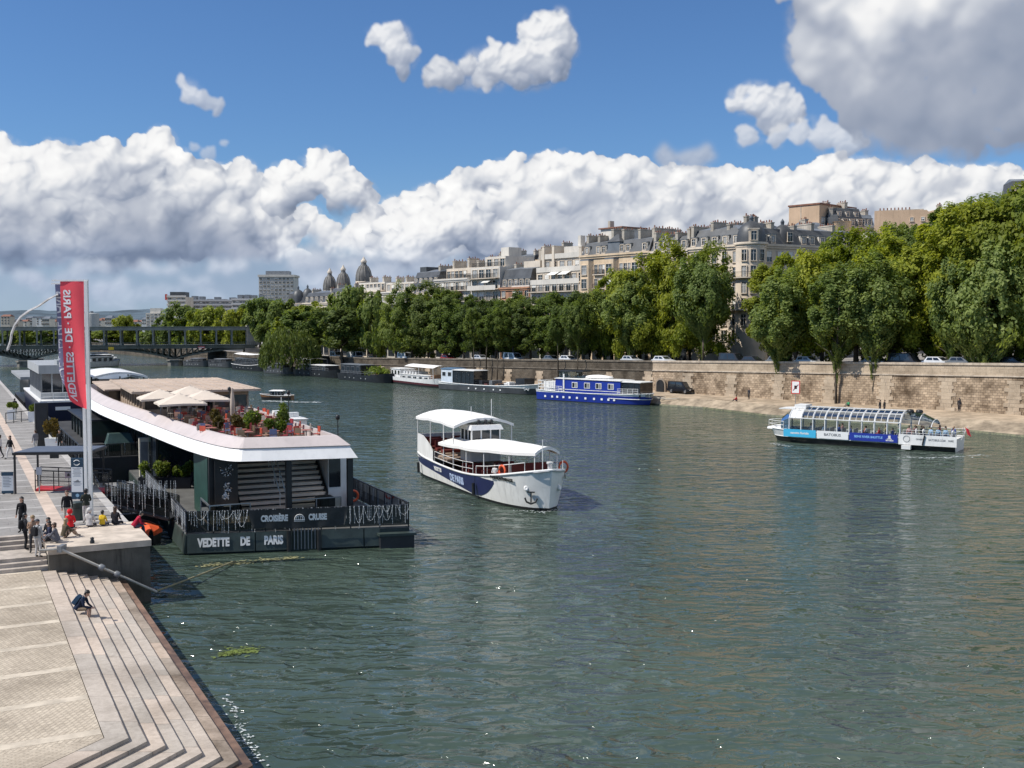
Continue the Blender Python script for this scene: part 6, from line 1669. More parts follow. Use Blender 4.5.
    for x, s_, b_ in ((-6.4, .24, 'OUVERT'), (-8.1, .30, 'BATOBUS.COM'), (-9.45, .26, 'PARIS')): lettering(t, b_, s_, GREYM, (x, Bm / 2 + .076, 1.16), PI / 2, PI, .008, .8)
    m = MB(); m.tube([(.32 * math.cos(a), 0, .32 * math.sin(a)) for a in [2 * PI * k / 16 for k in range(17)]], .025, 4, False); m.build('round_mark', [GREYM], t, (-5.1, Bm / 2 + .085, 1.15))
    m = MB(); m.bar((-6.9, Bm / 2 + .12, 1.6), (-6.7, Bm / 2 + .12, .6), .16, .12); m.build('fender', [BLACK], t)
    m = MB(); m.box(-5.6, -4.7, Bm / 2 + .03, Bm / 2 + .5, .1, .5); m.build('boarding_step', [WHITE], t)
    railing(t, [(-4.7, 2.3, 1.5), (-9.9, 2.2, 1.5), (-10.1, 0, 1.5), (-9.9, -2.2, 1.5), (-4.7, -2.3, 1.5)], .55, WHITE, .025, 1.2, 1)
    m = MB(); m.tube([(-10.15, .9, 1.2), (-10.7, .9, 2.6)], .03, 5); m.mi = 1
    m.grid(lambda u, v: (-10.45 - .25 * v - .35 * u, .9 + .08 * math.sin(u * 5), 2.55 - .25 * u - .75 * v), 5, 4); o = m.build('ensign', [WHITE, M('flag_red', (.55, .03, .04), .7)], t)
    m = MB(); m.grid(lambda u, v: (-10.42 + .03 * u + .1, .94 + .02 * math.sin(u * 5), 2.5 - .4 * v), 2, 3); m.build('ensign_blue', [M('flag_blue', (.02, .04, .25), .7)], t)
    for i in range(8):
        for y in (-1.2, 1.2):
            m = MB(); x = -3.8 + i * 1.3; m.box(x - .2, x + .2, y - .8, y + .8, 1.0, 1.16); m.box(x - .26, x - .18, y - .8, y + .8, 1.1, 1.6); m.mi = 1; m.box(x - .15, x + .15, y - .1, y + .1, .72, 1.0); m.build('seat_row', [M('seat_grey', (.35, .36, .38), .6), GREYM], t)
    return t
RBUS = river_bus()
bpy.context.view_layer.update()
rp = random.Random(5)
PAL = [(.70, .70, .70), (.62, .08, .07), (.08, .12, .35), (.05, .05, .06), (.65, .55, .30), (.30, .45, .60), (.55, .30, .28), (.75, .74, .70), (.12, .25, .14)]
CN = ['white', 'red', 'navy', 'black', 'straw-yellow', 'pale blue', 'rose', 'cream', 'green']
bus_people = []
def bus_person(i, x, y, z, fc, pose, where):
    k = rp.randrange(len(PAL))
    person('%s passenger in a %s top, %s' % (('small', 'seated', 'standing')[1 if pose == 'sit' else 2], CN[k], where), on(RBUS, x, y, z), fc, pose, PAL[k], (.05, .06, .10), hair=rp.randrange(3), fingers=False, group='passengers of the glass-roofed river bus')
rzb = math.degrees(math.atan2(.557, -.83)) - 90
for i in range(14):
    x = -3.6 + (i // 2) * 1.5 + rp.uniform(-.1, .1); bus_person(i, x, rp.choice((1.6, .9, -.9)), 1.2, rzb + rp.uniform(-15, 15), 'sit', 'inside the glass saloon of the river bus')
for i in range(13):
    x = -5.2 - i * .36; y = rp.uniform(-.6, 1.9) if i % 2 else 1.85; bus_person(i, x, y, .72, rzb + rp.uniform(60, 200), 'stand', 'on the open stern of the river bus')

# ---------------------------------------------------------------- moored houseboats along the far bank
def axis(px0, py0, px1, py1, inset):
    a = G(px0, py0, 0); b = G(px1, py1, 0); d = (b - a); L = d.length; d.normalize(); nn = Vector((-d.y, d.x, 0))
    if nn.y < 0: nn = -nn
    return (a + b) / 2 + nn * inset, d, L
def cabin(parent, x0, x1, w, z0, z1, wall, roof, wins=0, wz=(.45, .8), ov=.15, name='cabin', wmat=None, glazed=False, frame=None):
    m = MB(); m.box(x0, x1, -w / 2, w / 2, z0, z1); c = m.build(name, [wall], parent)
    m = MB(); m.loft([[(x0 - ov, -w / 2 - ov, z1 + .004), (x1 + ov, -w / 2 - ov, z1 + .004), (x1 + ov, w / 2 + ov, z1 + .004), (x0 - ov, w / 2 + ov, z1 + .004)], [(x0 - ov, -w / 2 - ov, z1 + .10), (x1 + ov, -w / 2 - ov, z1 + .10), (x1 + ov, w / 2 + ov, z1 + .10), (x0 - ov, w / 2 + ov, z1 + .10)], [(x0 + .2, -w / 4, z1 + .22), (x1 - .2, -w / 4, z1 + .22), (x1 - .2, w / 4, z1 + .22), (x0 + .2, w / 4, z1 + .22)]]); m.build('roof', [roof], c)
    h = z1 - z0
    for i in range(wins):
        for s in (-1, 1):
            xa = x0 + (x1 - x0) * (i + .22) / wins; xb = x0 + (x1 - x0) * (i + .78) / wins
            m = MB(); y = s * (w / 2 + .012); m.box(xa - .06, xb + .06, min(y, y + s * .03), max(y, y + s * .03), z0 + h * wz[0] - .06, z0 + h * wz[1] + .06); m.mi = 1
            y2 = s * (w / 2 + .045); m.box(xa, xb, min(y2, y2 + s * .012), max(y2, y2 + s * .012), z0 + h * wz[0], z0 + h * wz[1]); m.build('window', [frame or WHITE, wmat or GLS], c)
    return c
def portholes(parent, H3, us, z, mat, r=.16, w=None):
    hb, sh, pt = H3
    for u in us:
        for s in (-1, 1):
            a = pt(u, z, s); m = MB(); ww = w or r
            m.box(-ww, ww, -.03, .03, -r, r); m.build('porthole', [mat], parent, (a[0], a[1] + .02 * s, a[2]))
def blue_boat():
    c, d, L = axis(532, 399.5, 645, 406.5, 2.4); L = L - 1.2
    t = thing('houseboat', 'bright blue houseboat with white stripes and square windows moored by the black van', 'houseboat', c, math.atan2(d.y, d.x))
    H3 = hull(L, 4.7, 1.9, 1.55, 1.8, bluff=.2, rake=1.0); hb, sh, pt = H3
    hull_part(t, H3, [-.7, .12, 1.42], [BLACK, BLUE, WHITE], deck_z=lambda u: 1.3, deck_mat=DECKG)
    strake(t, H3, 0, .08, WHITE); strake(t, H3, 0, .07, WHITE, u0=.7, z=.95, name='bow_stripe')
    portholes(t, H3, [.10, .17, .22, .28, .34, .41, .49, .57, .64, .70, .75], .72, PURE, .17, .2)
    x0 = -L / 2
    cb = cabin(t, x0 + 4.2, x0 + 17.8, 3.7, 1.3, 3.75, BLUE, WHITE, 0)
    for i, x in enumerate((x0 + 8.4, x0 + 11.0, x0 + 13.4, x0 + 15.9)):
        for s in (-1, 1):
            m = MB(); y = s * 1.862; m.box(x - .6, x + .6, min(y, y + .04 * s), max(y, y + .04 * s), 2.35, 3.3); m.mi = 1; y = s * 1.905; m.box(x - .5, x - .04, min(y, y + .015 * s), max(y, y + .015 * s), 2.45, 3.2); m.mi = 2; m.box(x + .04, x + .5, min(y, y + .015 * s), max(y, y + .015 * s), 2.45, 3.2); m.build('window', [WHITE, GLS, CURT], cb)
    for s in (-1, 1):
        m = MB(); y = 1.856 * s; m.box(x0 + 5, x0 + 17.8, min(y, y + .03 * s), max(y, y + .03 * s), 1.98, 2.08); m.build('white_stripe', [WHITE], cb)
        m = MB(); y = 1.853 * s; m.box(x0 + 5.9, x0 + 6.2, min(y, y + .1 * s), max(y, y + .1 * s), 1.4, 4.6); m.build('pale_post', [WHITE], cb)
    c2 = cabin(t, x0 + 17.9, x0 + 21.6, 3.4, 1.3, 3.6, GLS, WHITE, 0, name='glazed_saloon')
    for x in (x0 + 17.95, x0 + 19.1, x0 + 20.3, x0 + 21.5):
        for s in (-1, 1): m = MB(); y = 1.71 * s; m.box(x, x + .1, min(y, y + .05 * s), max(y, y + .05 * s), 1.3, 3.6); m.build('mullion', [DARKH], c2)
    c3 = cabin(t, x0 + 4.4, x0 + 9.5, 2.4, 4.0, 5.0, CLEAR('bridge_glass', (.6, .65, .65), .15), DARKH, 0, name='flybridge')
    m = MB(); m.lathe([(0.1, 0), (1.6, .05), (1.5, .35), (.6, .55), (.05, .6)], (0, 0, 0), 12); o = m.build('covered_dinghy', [CANVAS], t, (x0 + 12, 0, 3.98)); o.scale = (1.9, .8, 1)
    railing(t, [(x0 + .5, -2.0, 1.75), (x0 + 4, -2.2, 1.6)], 1.6, WHITE, .05, .8, 2); railing(t, [(x0 + .4, -1.9, 1.75), (x0 + .4, 1.9, 1.75)], 1.6, WHITE, .05, .9, 2)
    railing(t, [(x0 + 17.5, -2.25, 1.6), (x0 + 21.5, -2.2, 1.7)], .95, WHITE, .035, 1.0, 2); railing(t, [(x0 + 3.7, -2.3, 1.6), (x0 + 6, -2.3, 1.6)], .9, WHITE, .04, .7, 2)
    for x in (x0 + 22.3, x0 + 22.9): m = MB(); m.lathe([(.28, 0), (.34, .5), (.36, .52), (.1, .55)], (x, -.8, 1.35), 10); m.build('planter', [STEEL], t)
    m = MB(); m.box(x0 + 1.0, x0 + 3.6, -1.2, 1.4, 1.35, 3.2); m.build('stern_locker', [WHITE], t)
    return t, c, d, L
BB, bbc, bbd, bbL = blue_boat()
tip = bbc + bbd * (bbL / 2 - .6)
for i, (e, lab) in enumerate((((24.6, 172.5, 1.35), 'white mooring rope from the bow of the blue houseboat to the low quay, upper one'), ((26.5, 170.8, 1.3), 'white mooring rope from the bow of the blue houseboat, lower and longer one'))):
    a = tip + Vector((0, 0, 1.9)); b = Vector(e); m = MB(); m.tube([a.lerp(b, k / 8) - Vector((0, 0, .5 * math.sin(PI * k / 8))) for k in range(9)], .06, 5); tag(m.build('mooring_rope', [M('rope', (.55, .50, .42), .9)]), lab, 'rope')

def black_barge():
    c, d, L = axis(438, 389.3, 528, 395.3, 2.3); L += .6
    t = thing('barge', 'dark grey barge houseboat with white gunwale, white wheelhouse and glazed deck room', 'houseboat', c, math.atan2(d.y, d.x))
    H3 = hull(L, 4.6, 1.9, 1.3, 1.6, bluff=.18, rake=.8); hb, sh, pt = H3
    hull_part(t, H3, [-.7, .1, 1.15], [BLACK, GREYH, WHITE], deck_z=lambda u: 1.05, deck_mat=DECKG); strake(t, H3, 0, .09, WHITE)
    portholes(t, H3, [.36, .44, .53, .63, .70], .62, PURE, .13, .16)
    x0 = -L / 2
    cabin(t, x0 + .6, x0 + 4.0, 3.4, 1.05, 4.1, M('pale_blue_paint', (.60, .66, .72), .4), M('roof_blue', (.12, .2, .3), .5), 2, (.55, .8), name='wheelhouse')
    g = cabin(t, x0 + 4.2, x0 + 10.4, 3.6, 1.05, 3.9, GLS, WHITE, 0, name='deck_room')
    for i in range(6):
        for s in (-1, 1): m = MB(); x = x0 + 4.2 + i * 1.22; y = s * 1.812; m.box(x, x + .1, min(y, y + .04 * s), max(y, y + .04 * s), 1.05, 3.9); m.build('mullion', [DARKH], g)
    for i, x in enumerate((12, 13.4, 14.8, 16.4, 17.6)): 
        m = MB(); rr = random.Random(i); m.box(x0 + x - .4, x0 + x + .4, -1.5, 1.2, 1.06, 1.5 + rr.random() * .8); m.build('deck_gear', [(DARKH, MAROON, GREYM, WOOD, DARKH)[i]], t)
    m = MB(); m.box(x0 + 17.9, x0 + 19.4, -1.0, 1.0, 1.06, 1.9); m.box(x0 + 18.2, x0 + 19.1, -.7, .7, 1.9, 2.1); m.build('white_hatch', [WHITE], t)
    m = MB(); m.box(x0 + L - 4.6, x0 + L - 2.2, -1.3, 1.3, 1.06, 2.9); m.build('tarpaulin', [DARKH], t)
    railing(t, [(x0 + 11, -2.1, 1.3), (x0 + 20, -2.1, 1.3)], .8, DARKH, .03, 1.3, 1)
    a = pt(.955, 1.15, -1); m = MB(); m.tube([(-.5, 0, .1), (-.4, 0, -.35), (0, 0, -.1), (.3, 0, -.4), (.55, 0, .15)], .11, 5); m.build('anchor', [WHITE], t, (a[0] - .3, a[1] - .12, a[2]), .55)
black_barge()
def white_red_boat():
    c, d, L = axis(388, 382.8, 436, 388.6, 2.3)
    t = thing('passenger_boat', 'small white passenger boat with maroon hull stripe and white canopy, left of the grey barge', 'boat', c, math.atan2(d.y, d.x))
    H3 = hull(L, 4.4, 2.0, 1.5, 1.6, bluff=.2, rake=.7); hb, sh, pt = H3
    hull_part(t, H3, [-.7, .35, .75], [BLACK, M('maroon_paint', (.09, .018, .024), .45), WHITE], deck_z=lambda u: 1.2, deck_mat=DECKG)
    x0 = -L / 2
    c1 = cabin(t, x0 + .3, x0 + 5.5, 3.4, 1.2, 3.2, WHITE, WHITE, 3, (.4, .85))
    c2 = cabin(t, x0 + 6.0, x0 + L - 4.6, 3.4, 1.2, 2.2, WHITE, WHITE, 5, (.3, .75))
    m = MB(); xa, xb = x0 + 8.5, x0 + L - 1.8; m.grid(lambda u, v: (xa + (xb - xa) * u, -2.1 + 4.2 * v, 4.0 + .5 * (1 - (2 * v - 1) ** 2)), 8, 6); m.build('canopy', [CANVAS], t)
    for x in (xa + .2, (xa + xb) / 2, xb - .2):
        for y in (-2, 2): m = MB(); m.tube([(x, y, 1.3), (x, y, 4.05)], .05, 5); m.build('canopy_post', [WHITE], t)
    for i in range(5): m = MB(); x = x0 + 6.4 + i * 1.5; m.box(x, x + .8, -1.4, 1.4, 2.44, 2.9); m.build('seat_row', [M('pale_seat', (.55, .55, .55), .6)], t)
    m = MB(); m.box(xb - 2.2, xb - .4, -1.6, 1.6, 1.2, 2.6); m.build('bow_locker', [WOOD], t)
    railing(t, [(x0 + 5.6, -2.1, 1.5), (xb, -2.0, 1.7)], .8, WHITE, .035, 1.3, 1)
white_red_boat()
def dark_barge(nm, label, p, cab, canopyc=None, green=False, L_add=0, hullm=None, white_sheer=False, cabm=None):
    c, d, L = axis(*p, 2.4); L += L_add
    t = thing(nm, label, 'barge', c, math.atan2(d.y, d.x), 0)
    if True: t.rotation_euler[2] = math.atan2(d.y, d.x)
    H3 = hull(L, 4.8, 2.2, 1.4, 1.7, bluff=.2, rake=.8); hb, sh, pt = H3
    hull_part(t, H3, [-.7, .1], [BLACK, hullm or DARKH], deck_z=lambda u: 1.15, deck_mat=DECKG)
    if white_sheer: strake(t, H3, .02, .08, WHITE)
    portholes(t, H3, [.2, .3, .4, .55, .65], .72, M('dull_porthole', (.35, .36, .36), .3), .12, .16)
    x0 = -L / 2
    for k, (f0, f1, z1, rf) in enumerate(cab):
        cabin(t, x0 + L * f0, x0 + L * f1, 3.6, 1.15, z1, cabm or DARKH, rf, max(2, int(L * (f1 - f0) / 2)), (.35, .85), wmat=GLS, frame=GREYM)
    if canopyc:
        f0, f1, z = canopyc; xa, xb = x0 + L * f0, x0 + L * f1
        m = MB(); m.grid(lambda u, v: (xa + (xb - xa) * u, -2.4 + 4.8 * v, z + .3 * (1 - (2 * v - 1) ** 2) - .25 * math.sin(u * PI)), 8, 4); m.build('awning', [CANVAS], t)
        for x in (xa, (xa + xb) / 2, xb):
            for y in (-2.3, 2.3): m = MB(); m.tube([(x, y, 1.2), (x, y, z)], .05, 5); m.build('awning_post', [GREYM], t)
    if green:
        rg = np.random.RandomState(3); n = 900; q = rg.normal(size=(n, 3)) * np.array([1.5, .9, .45]) + np.array([x0 + L * .72, 0, 2.3]); s = .22; a = rg.normal(size=(n, 3)) * s; b_ = rg.normal(size=(n, 3)) * s
        me = bpy.data.meshes.new('deck_plants'); me.from_pydata(np.stack([q - a, q - b_, q + a, q + b_], 1).reshape(-1, 3).tolist(), [], [(4 * i, 4 * i + 1, 4 * i + 2, 4 * i + 3) for i in range(n)]); me.materials.append(LF_DARK); put('deck_plants', me, t)
        m = MB(); m.box(x0 + L * .62, x0 + L * .82, -1.4, 1.4, 1.16, 1.9); m.build('planter', [WOOD], t)
    m = MB(); m.box(x0 + L * .05, x0 + L * .12, -1.2, 1.2, 1.16, 1.9); m.build('deck_locker', [GREYM], t)
    railing(t, [(x0 + L * .1, -2.3, 1.4), (x0 + L * .85, -2.3, 1.5)], .8, GREYM, .03, 1.6, 1)
    return t
dark_barge('barge', 'black houseboat barge with bushy deck plants, just left of the maroon-striped passenger boat', (337, 379.5, 381, 383.5), [(.06, .5, 3.6, ZINCL)], None, True, 1)
dark_barge('barge', 'long black barge with pale cabin roof line moored at the foot of the willow', (292, 374.8, 334, 378.6), [(.15, .75, 2.8, WHITE)], (.1, .45, 4.2), False, 1)
dark_barge('barge', 'small grey barge half under the hanging willow branches', (262, 373, 291, 374.9), [(.2, .6, 2.6, GREYM)], None, False, 0, GREYH)
dark_barge('barge', 'black restaurant barge with white awnings moored against the bridge abutment', (231, 369.4, 262, 371.8), [(.1, .8, 3.2, ZINCL)], (.12, .85, 4.6), False, 1, None, True)
# boats beyond and under the bridge, seen left of its abutment
for i, (p, lb) in enumerate([((182, 366.3, 206, 367.0), 'grey barge moored beyond the bridge pier under the deck'), ((206, 366.8, 229, 368.0), 'pale flat barge moored between the pier and the abutment')]):
    dark_barge('barge', lb, p, [(.3, .6, 2.4, GREYM)], None, False, 0, GREYH)
# cluster of grey-white tour boats on the left, before the bridge
for i, (p, lb) in enumerate([((92, 367.5, 121, 366.0), 'grey-white tour boat nearest the red banner in the cluster before the bridge'), ((98, 364.3, 117, 363.4), 'middle grey-white tour boat of the cluster before the bridge'), ((93, 361.8, 113, 361.2), 'dark-topped tour boat at the back of the cluster before the bridge')]):
    t = dark_barge('tour_boat', lb, p, [(.1, .75, 2.9, (ZINCL, WHITE, DARKH)[i])], None, False, 2, M('pale_hull', (.45, .46, .46), .5, dirt=.3), False, M('pale_cabin', (.40, .42, .42), .4))
    t['category'] = 'boat'

# ---------------------------------------------------------------- small launch under way
def launch():
    g = G(277, 399.5, 0)
    t = thing('launch', 'small varnished wooden launch with cream cabin roof and white wake in open water', 'boat', (g.x, g.y, 0), R(172))
    H3 = hull(5.6, 2.0, 1.0, .72, .75, bluff=.45, rake=.5); hb, sh, pt = H3
    hull_part(t, H3, [-.7, .45], [DARKH, WOOD], deck_z=lambda u: .6, deck_mat=DECKW); strake(t, H3, 0, .05, WHITE)
    cabin(t, -1.2, 1.0, 1.4, .62, 1.45, GLS, CANVAS, 2, (.2, .9))
    m = MB(); m.box(-2.3, -1.5, -.7, .7, .62, 1.0); m.build('stern_seat', [CANVAS], t)
    return t
launch()
# cabin cruiser moored outside the restaurant boat (only its upper works show past the roof)
def cruiser():
    t = thing('cabin_cruiser', 'white cabin cruiser with low superstructure moored behind the curved white roof', 'boat', (-25.5, 119, 0), R(118))
    H3 = hull(13.5, 4.0, 2.0, 1.5, 1.5, bluff=.4, rake=1.0); hb, sh, pt = H3
    hull_part(t, H3, [-.7, .2], [NAVY, WHITE], deck_z=lambda u: 1.3, deck_mat=DECKW); strake(t, H3, 0, .06, WHITE)
    c = cabin(t, -4.5, 2.0, 3.0, 1.3, 2.75, WHITE, WHITE, 4, (.4, .8)); cabin(t, 2.2, 4.2, 2.2, 1.3, 2.2, WHITE, WHITE, 2, (.4, .8), name='fore_cabin')
    m = MB(); m.tube([(-1, .3, 2.9), (-1.1, .3, 5.0)], .04, 5); m.tube([(-1.8, .3, 4.2), (-.3, .3, 4.2)], .03, 5); m.build('mast', [WHITE], t)
    for x, h in ((-3.6, .5), (-2.4, .35), (.4, .45), (1.2, .3)): m = MB(); m.box(x, x + .7, -.9, .7, 2.97, 2.97 + h); m.build('deck_locker', [(WHITE, GREYM, CANVAS, WHITE)[int(abs(x)) % 4]], t)
    railing(t, [pt(u, sh(u), -1) for u in (.05, .3, .6, .85, .97)], .7, STEEL, .025, 1.3, 1); railing(t, [pt(u, sh(u), 1) for u in (.05, .3, .6, .85, .97)], .7, STEEL, .025, 1.3, 1)
cruiser()
# ================================================================== left bank: restaurant boat, masts, quay furniture
TIMBER = M('weathered_timber', (.36, .275, .20), .8, 0, .22, 1.6, .2, 10)
TIMROOF = M('sunbleached_roof', (.46, .36, .28), .85, 0, .14, .8, .1, 6)
LED = M('light_string', (.75, .78, .80), .4, 0, .05)
DKMESH2 = CLEAR('open_mesh', (.8, .8, .8), .0)
DKMESH = CLEAR('dark_mesh_panel', (.10, .11, .11), .03)
FASC = M('roof_fascia', (.80, .79, .77), .45, 0, .04, .6, dirt=.12)
FASC2 = M('roof_coping', (.55, .48, .455), .5, 0, .06, .7, dirt=.15)
def led_panel(parent, a, b, z0, z1, seed, dens=5.0, name='light_strings'):
    """vertical strings of small white lamps hanging in front of a rail"""
    r = random.Random(seed); a = Vector(a); b = Vector(b); L = (b - a).length; m = MB(); d = (b - a).normalized()
    n = int(L * dens)
    for i in range(n):
        p = a + d * (L * (i + r.random()) / n); l = (z1 - z0) * r.uniform(.35, 1.0) ; z = z1
        m.tube([(p.x, p.y, z1), (p.x + d.x * r.uniform(-.04, .04), p.y + d.y * r.uniform(-.04, .04), z1 - l)], .009, 3, False)
        k = 0
        while k * .16 < l:
            q = p + d * r.uniform(-.03, .03); zz = z1 - k * .16; s = .018
            if r.random() < .75: m.add([(q.x - s, q.y, zz), (q.x, q.y - s, zz), (q.x + s, q.y, zz), (q.x, q.y + s, zz), (q.x, q.y, zz + s * 1.5), (q.x, q.y, zz - s * 1.5)], [(0, 1, 4), (1, 2, 4), (2, 3, 4), (3, 0, 4), (1, 0, 5), (2, 1, 5), (3, 2, 5), (0, 3, 5)])
            k += 1
    return m.build(name, [LED], parent)
def guard(parent, pts, z0, z1, panel=True, leds=5.0, seed=1, step=1.5, name='guard_rail'):
    """dark steel guard rail: posts, top rail, dark infill, light strings"""
    pts = [Vector((*p[:2], 0)) for p in pts]; m = MB()
    for a, b in zip(pts, pts[1:]):
        m.bar((a.x, a.y, z1), (b.x, b.y, z1), .09, .07); m.bar((a.x, a.y, z0 + .12), (b.x, b.y, z0 + .12), .05)
        n = max(1, round((b - a).length / step))
        for i in range(n + 1): q = a.lerp(b, i / n); m.bar((q.x, q.y, z0), (q.x, q.y, z1), .06)
        k = int((b - a).length / .14)
        if panel:
            for i in range(k): q = a.lerp(b, (i + .5) / k); m.bar((q.x, q.y, z0 + .12), (q.x, q.y, z1 - .03), .022)
    o = m.build(name, [BLACK], parent)
    for i, (a, b) in enumerate(zip(pts, pts[1:])):
        if panel:
            m = MB(); m.quad((a.x, a.y, z0 + .14), (b.x, b.y, z0 + .14), (b.x, b.y, z1 - .05), (a.x, a.y, z1 - .05)); m.build('mesh_infill', [DKMESH], o)
        if leds: led_panel(o, (a.x - .03, a.y - .05, 0), (b.x - .03, b.y - .05, 0), z0 - .1, z1 + .02, seed * 7 + i, leds)
    return o
VA = R(25); VO = Vector((-18.3, 60.3, 0))
def VW(x, y, z=0): return VO + Vector((math.cos(VA), math.sin(VA), 0)) * x + Vector((-math.sin(VA), math.cos(VA), 0)) * y + Vector((0, 0, z))
rest = thing('restaurant_boat', 'moored restaurant boat with curved white roof terrace and dark railings hung with light strings', 'boat', VO, VA)
# --- hull and main deck
FRN = [(0, 0), (12.2, -2.9)]
m = MB(); m.prism([(0, 0.05), (12.2, -2.85), (12.2, 70), (-.6, 70), (-.1, 7)], -.6, 1.05); m.build('hull', [DKGREEN], rest)
for i in range(5):        # steel plates along the raked front, with gaps
    f0, f1 = (0, .30, .47, .58, .79)[i], (.295, .46, .575, .785, .86)[i]
    if i == 2: continue
    a = Vector((12.2 * f0, -2.9 * f0, 0)); b = Vector((12.2 * f1, -2.9 * f1, 0)); nrm = Vector((-.231, -.973, 0))
    m = MB(); m.loft([[p + nrm * .20 + Vector((0, 0, .10)), p + nrm * .24 + Vector((0, 0, .12)), p + nrm * .06 + Vector((0, 0, 1.16)), p + Vector((0, 0, 1.16)), p + Vector((0, 0, .05))] for p in (a, b)]); m.build('front_plate', [DKGREEN], rest)
m = MB(); m.loft([[(-.02, y, .04), (-.24, y, .10), (-.10, y, 1.12), (-.02, y, 1.12)] for y in (-.05, 6.4)]); m.build('side_plate', [DKGREEN], rest)
m = MB(); m.prism([(10.4, -3.0), (12.3, -3.45), (12.3, -.5), (10.4, -.5)], .0, .72); m.mi = 1; m.prism([(10.3, -3.1), (12.4, -3.56), (12.4, -.4), (10.3, -.4)], .72, .86); m.build('corner_sponson', [DARKH, DKGREEN], rest)
m = MB(); m.prism([(-.05, 0), (12.2, -2.9), (12.2, 69.9), (-.5, 69.9)], 1.06, 1.16); m.build('main_deck', [M('dark_deck', (.10, .10, .095), .8, 0, .25, 1)], rest)
m = MB()
for i in range(8): x = 5.7 + i * .19; y = -2.9 * x / 12.2 - .22; m.tube([(x, y, .1), (x, y, 1.3)], .035, 5)
m.build('front_ladder', [GREYM], rest)
for x in (5.4, 7.05):
    m = MB(); y = -2.9 * x / 12.2 - .25; m.tube([(x, y, -.2), (x, y, 1.2)], .13, 8); m.build('fender', [BLACK], rest)
guard(rest, [(-.02, 6.6), (-.02, .02), (5.6, -1.33)], 1.16, 2.42, True, 6, 2)
guard(rest, [(5.6, -1.33), (12.15, -2.88)], 1.16, 2.42, True, 6, 3)
guard(rest, [(12.15, -2.88), (12.15, 24)], 1.16, 2.55, True, 1.2, 4)
# extra light strings, gathered in swags along the front
def swag():
    r = random.Random(5); m = MB()
    for i in range(11):
        f = r.uniform(.02, .25) if i % 2 else r.uniform(.76, .98); x = 12.1 * f; y = -2.9 * f - .16; w = r.uniform(.3, .8); dz = r.uniform(.35, .95)
        pts = [(x + w * (t - .5), y - .02 - (x + w * (t - .5) - x) * .237, 2.42 - dz * (1 - (2 * t - 1) ** 2)) for t in [k / 8 for k in range(9)]]
        m.tube(pts, .007, 3, False)
        for p in pts: s = .02; m.add([(p[0] - s, p[1], p[2]), (p[0], p[1] - s, p[2]), (p[0] + s, p[1], p[2]), (p[0], p[1], p[2] + s), (p[0], p[1], p[2] - s)], [(0, 1, 3), (1, 2, 3), (1, 0, 4), (2, 1, 4)])
    m.build('light_swags', [LED], rest)
swag()
# lettering on the front plates: V E D E T T E  D E  P A R I S
fa = math.atan2(-2.9, 12.2)
for body, x, sz in (('VEDETTE', 1.40, .64), ('DE', 3.08, .64), ('PARIS', 4.62, .64)):
    y = -2.9 * x / 12.2; nx, ny = -.231 * .182, -.973 * .182
    me = text_mesh(body, sz, 'lettering', WHITE, .036, .012, .66); o = put('lettering', me, rest, (x + nx, y + ny, .66)); o.rotation_euler = (PI / 2 - .17, 0, fa)
# banner on the front rail
def banner_front():
    xa, xb = 3.2, 8.7; n = 24
    def fn(u, v):
        x = xa + (xb - xa) * u; sag = .10 * math.sin(PI * u) + .03 * math.sin(u * 31) * v
        y = -2.9 * x / 12.2 - .20 - .03 * math.sin(u * 24 + v * 2) * v
        ins = .35 * v * (1 - abs(2 * u - 1)) * 0; 
        return (x + (.25 * v if u < .04 else (-.25 * v if u > .96 else 0)), y, 2.44 - (1.02 + sag) * v)
    m = MB(); m.grid(fn, n, 6); b = m.build('banner', [M('banner_cloth', (.030, .033, .033), .8, 0, .2, 3)], rest)
    for body, x in (('CROISIÈRE', 4.62), ('CRUISE', 6.98)):
        y = -2.9 * x / 12.2 - .265; me = text_mesh(body, .47, 'lettering', WHITE, .026, .006, .68); o = put('lettering', me, b, (x, y, 1.93)); o.rotation_euler = (PI / 2, 0, fa)
    x = 5.98; y = -2.9 * x / 12.2 - .27
    m = MB()
    for r in (.27, .19): m.tube([(r * math.cos(a), 0, r * math.sin(a) - .08) for a in [PI * k / 10 for k in range(11)]], .022, 4)
    m.bar((-.3, 0, -.12), (.3, 0, -.12), .05); m.bar((-.3, 0, -.2), (.3, 0, -.2), .03)
    for k in (-.18, -.06, .06, .18): m.bar((k, 0, -.1), (k, 0, .12), .03)
    o = m.build('emblem', [WHITE], b, (x, y, 1.93), fa)
banner_front()
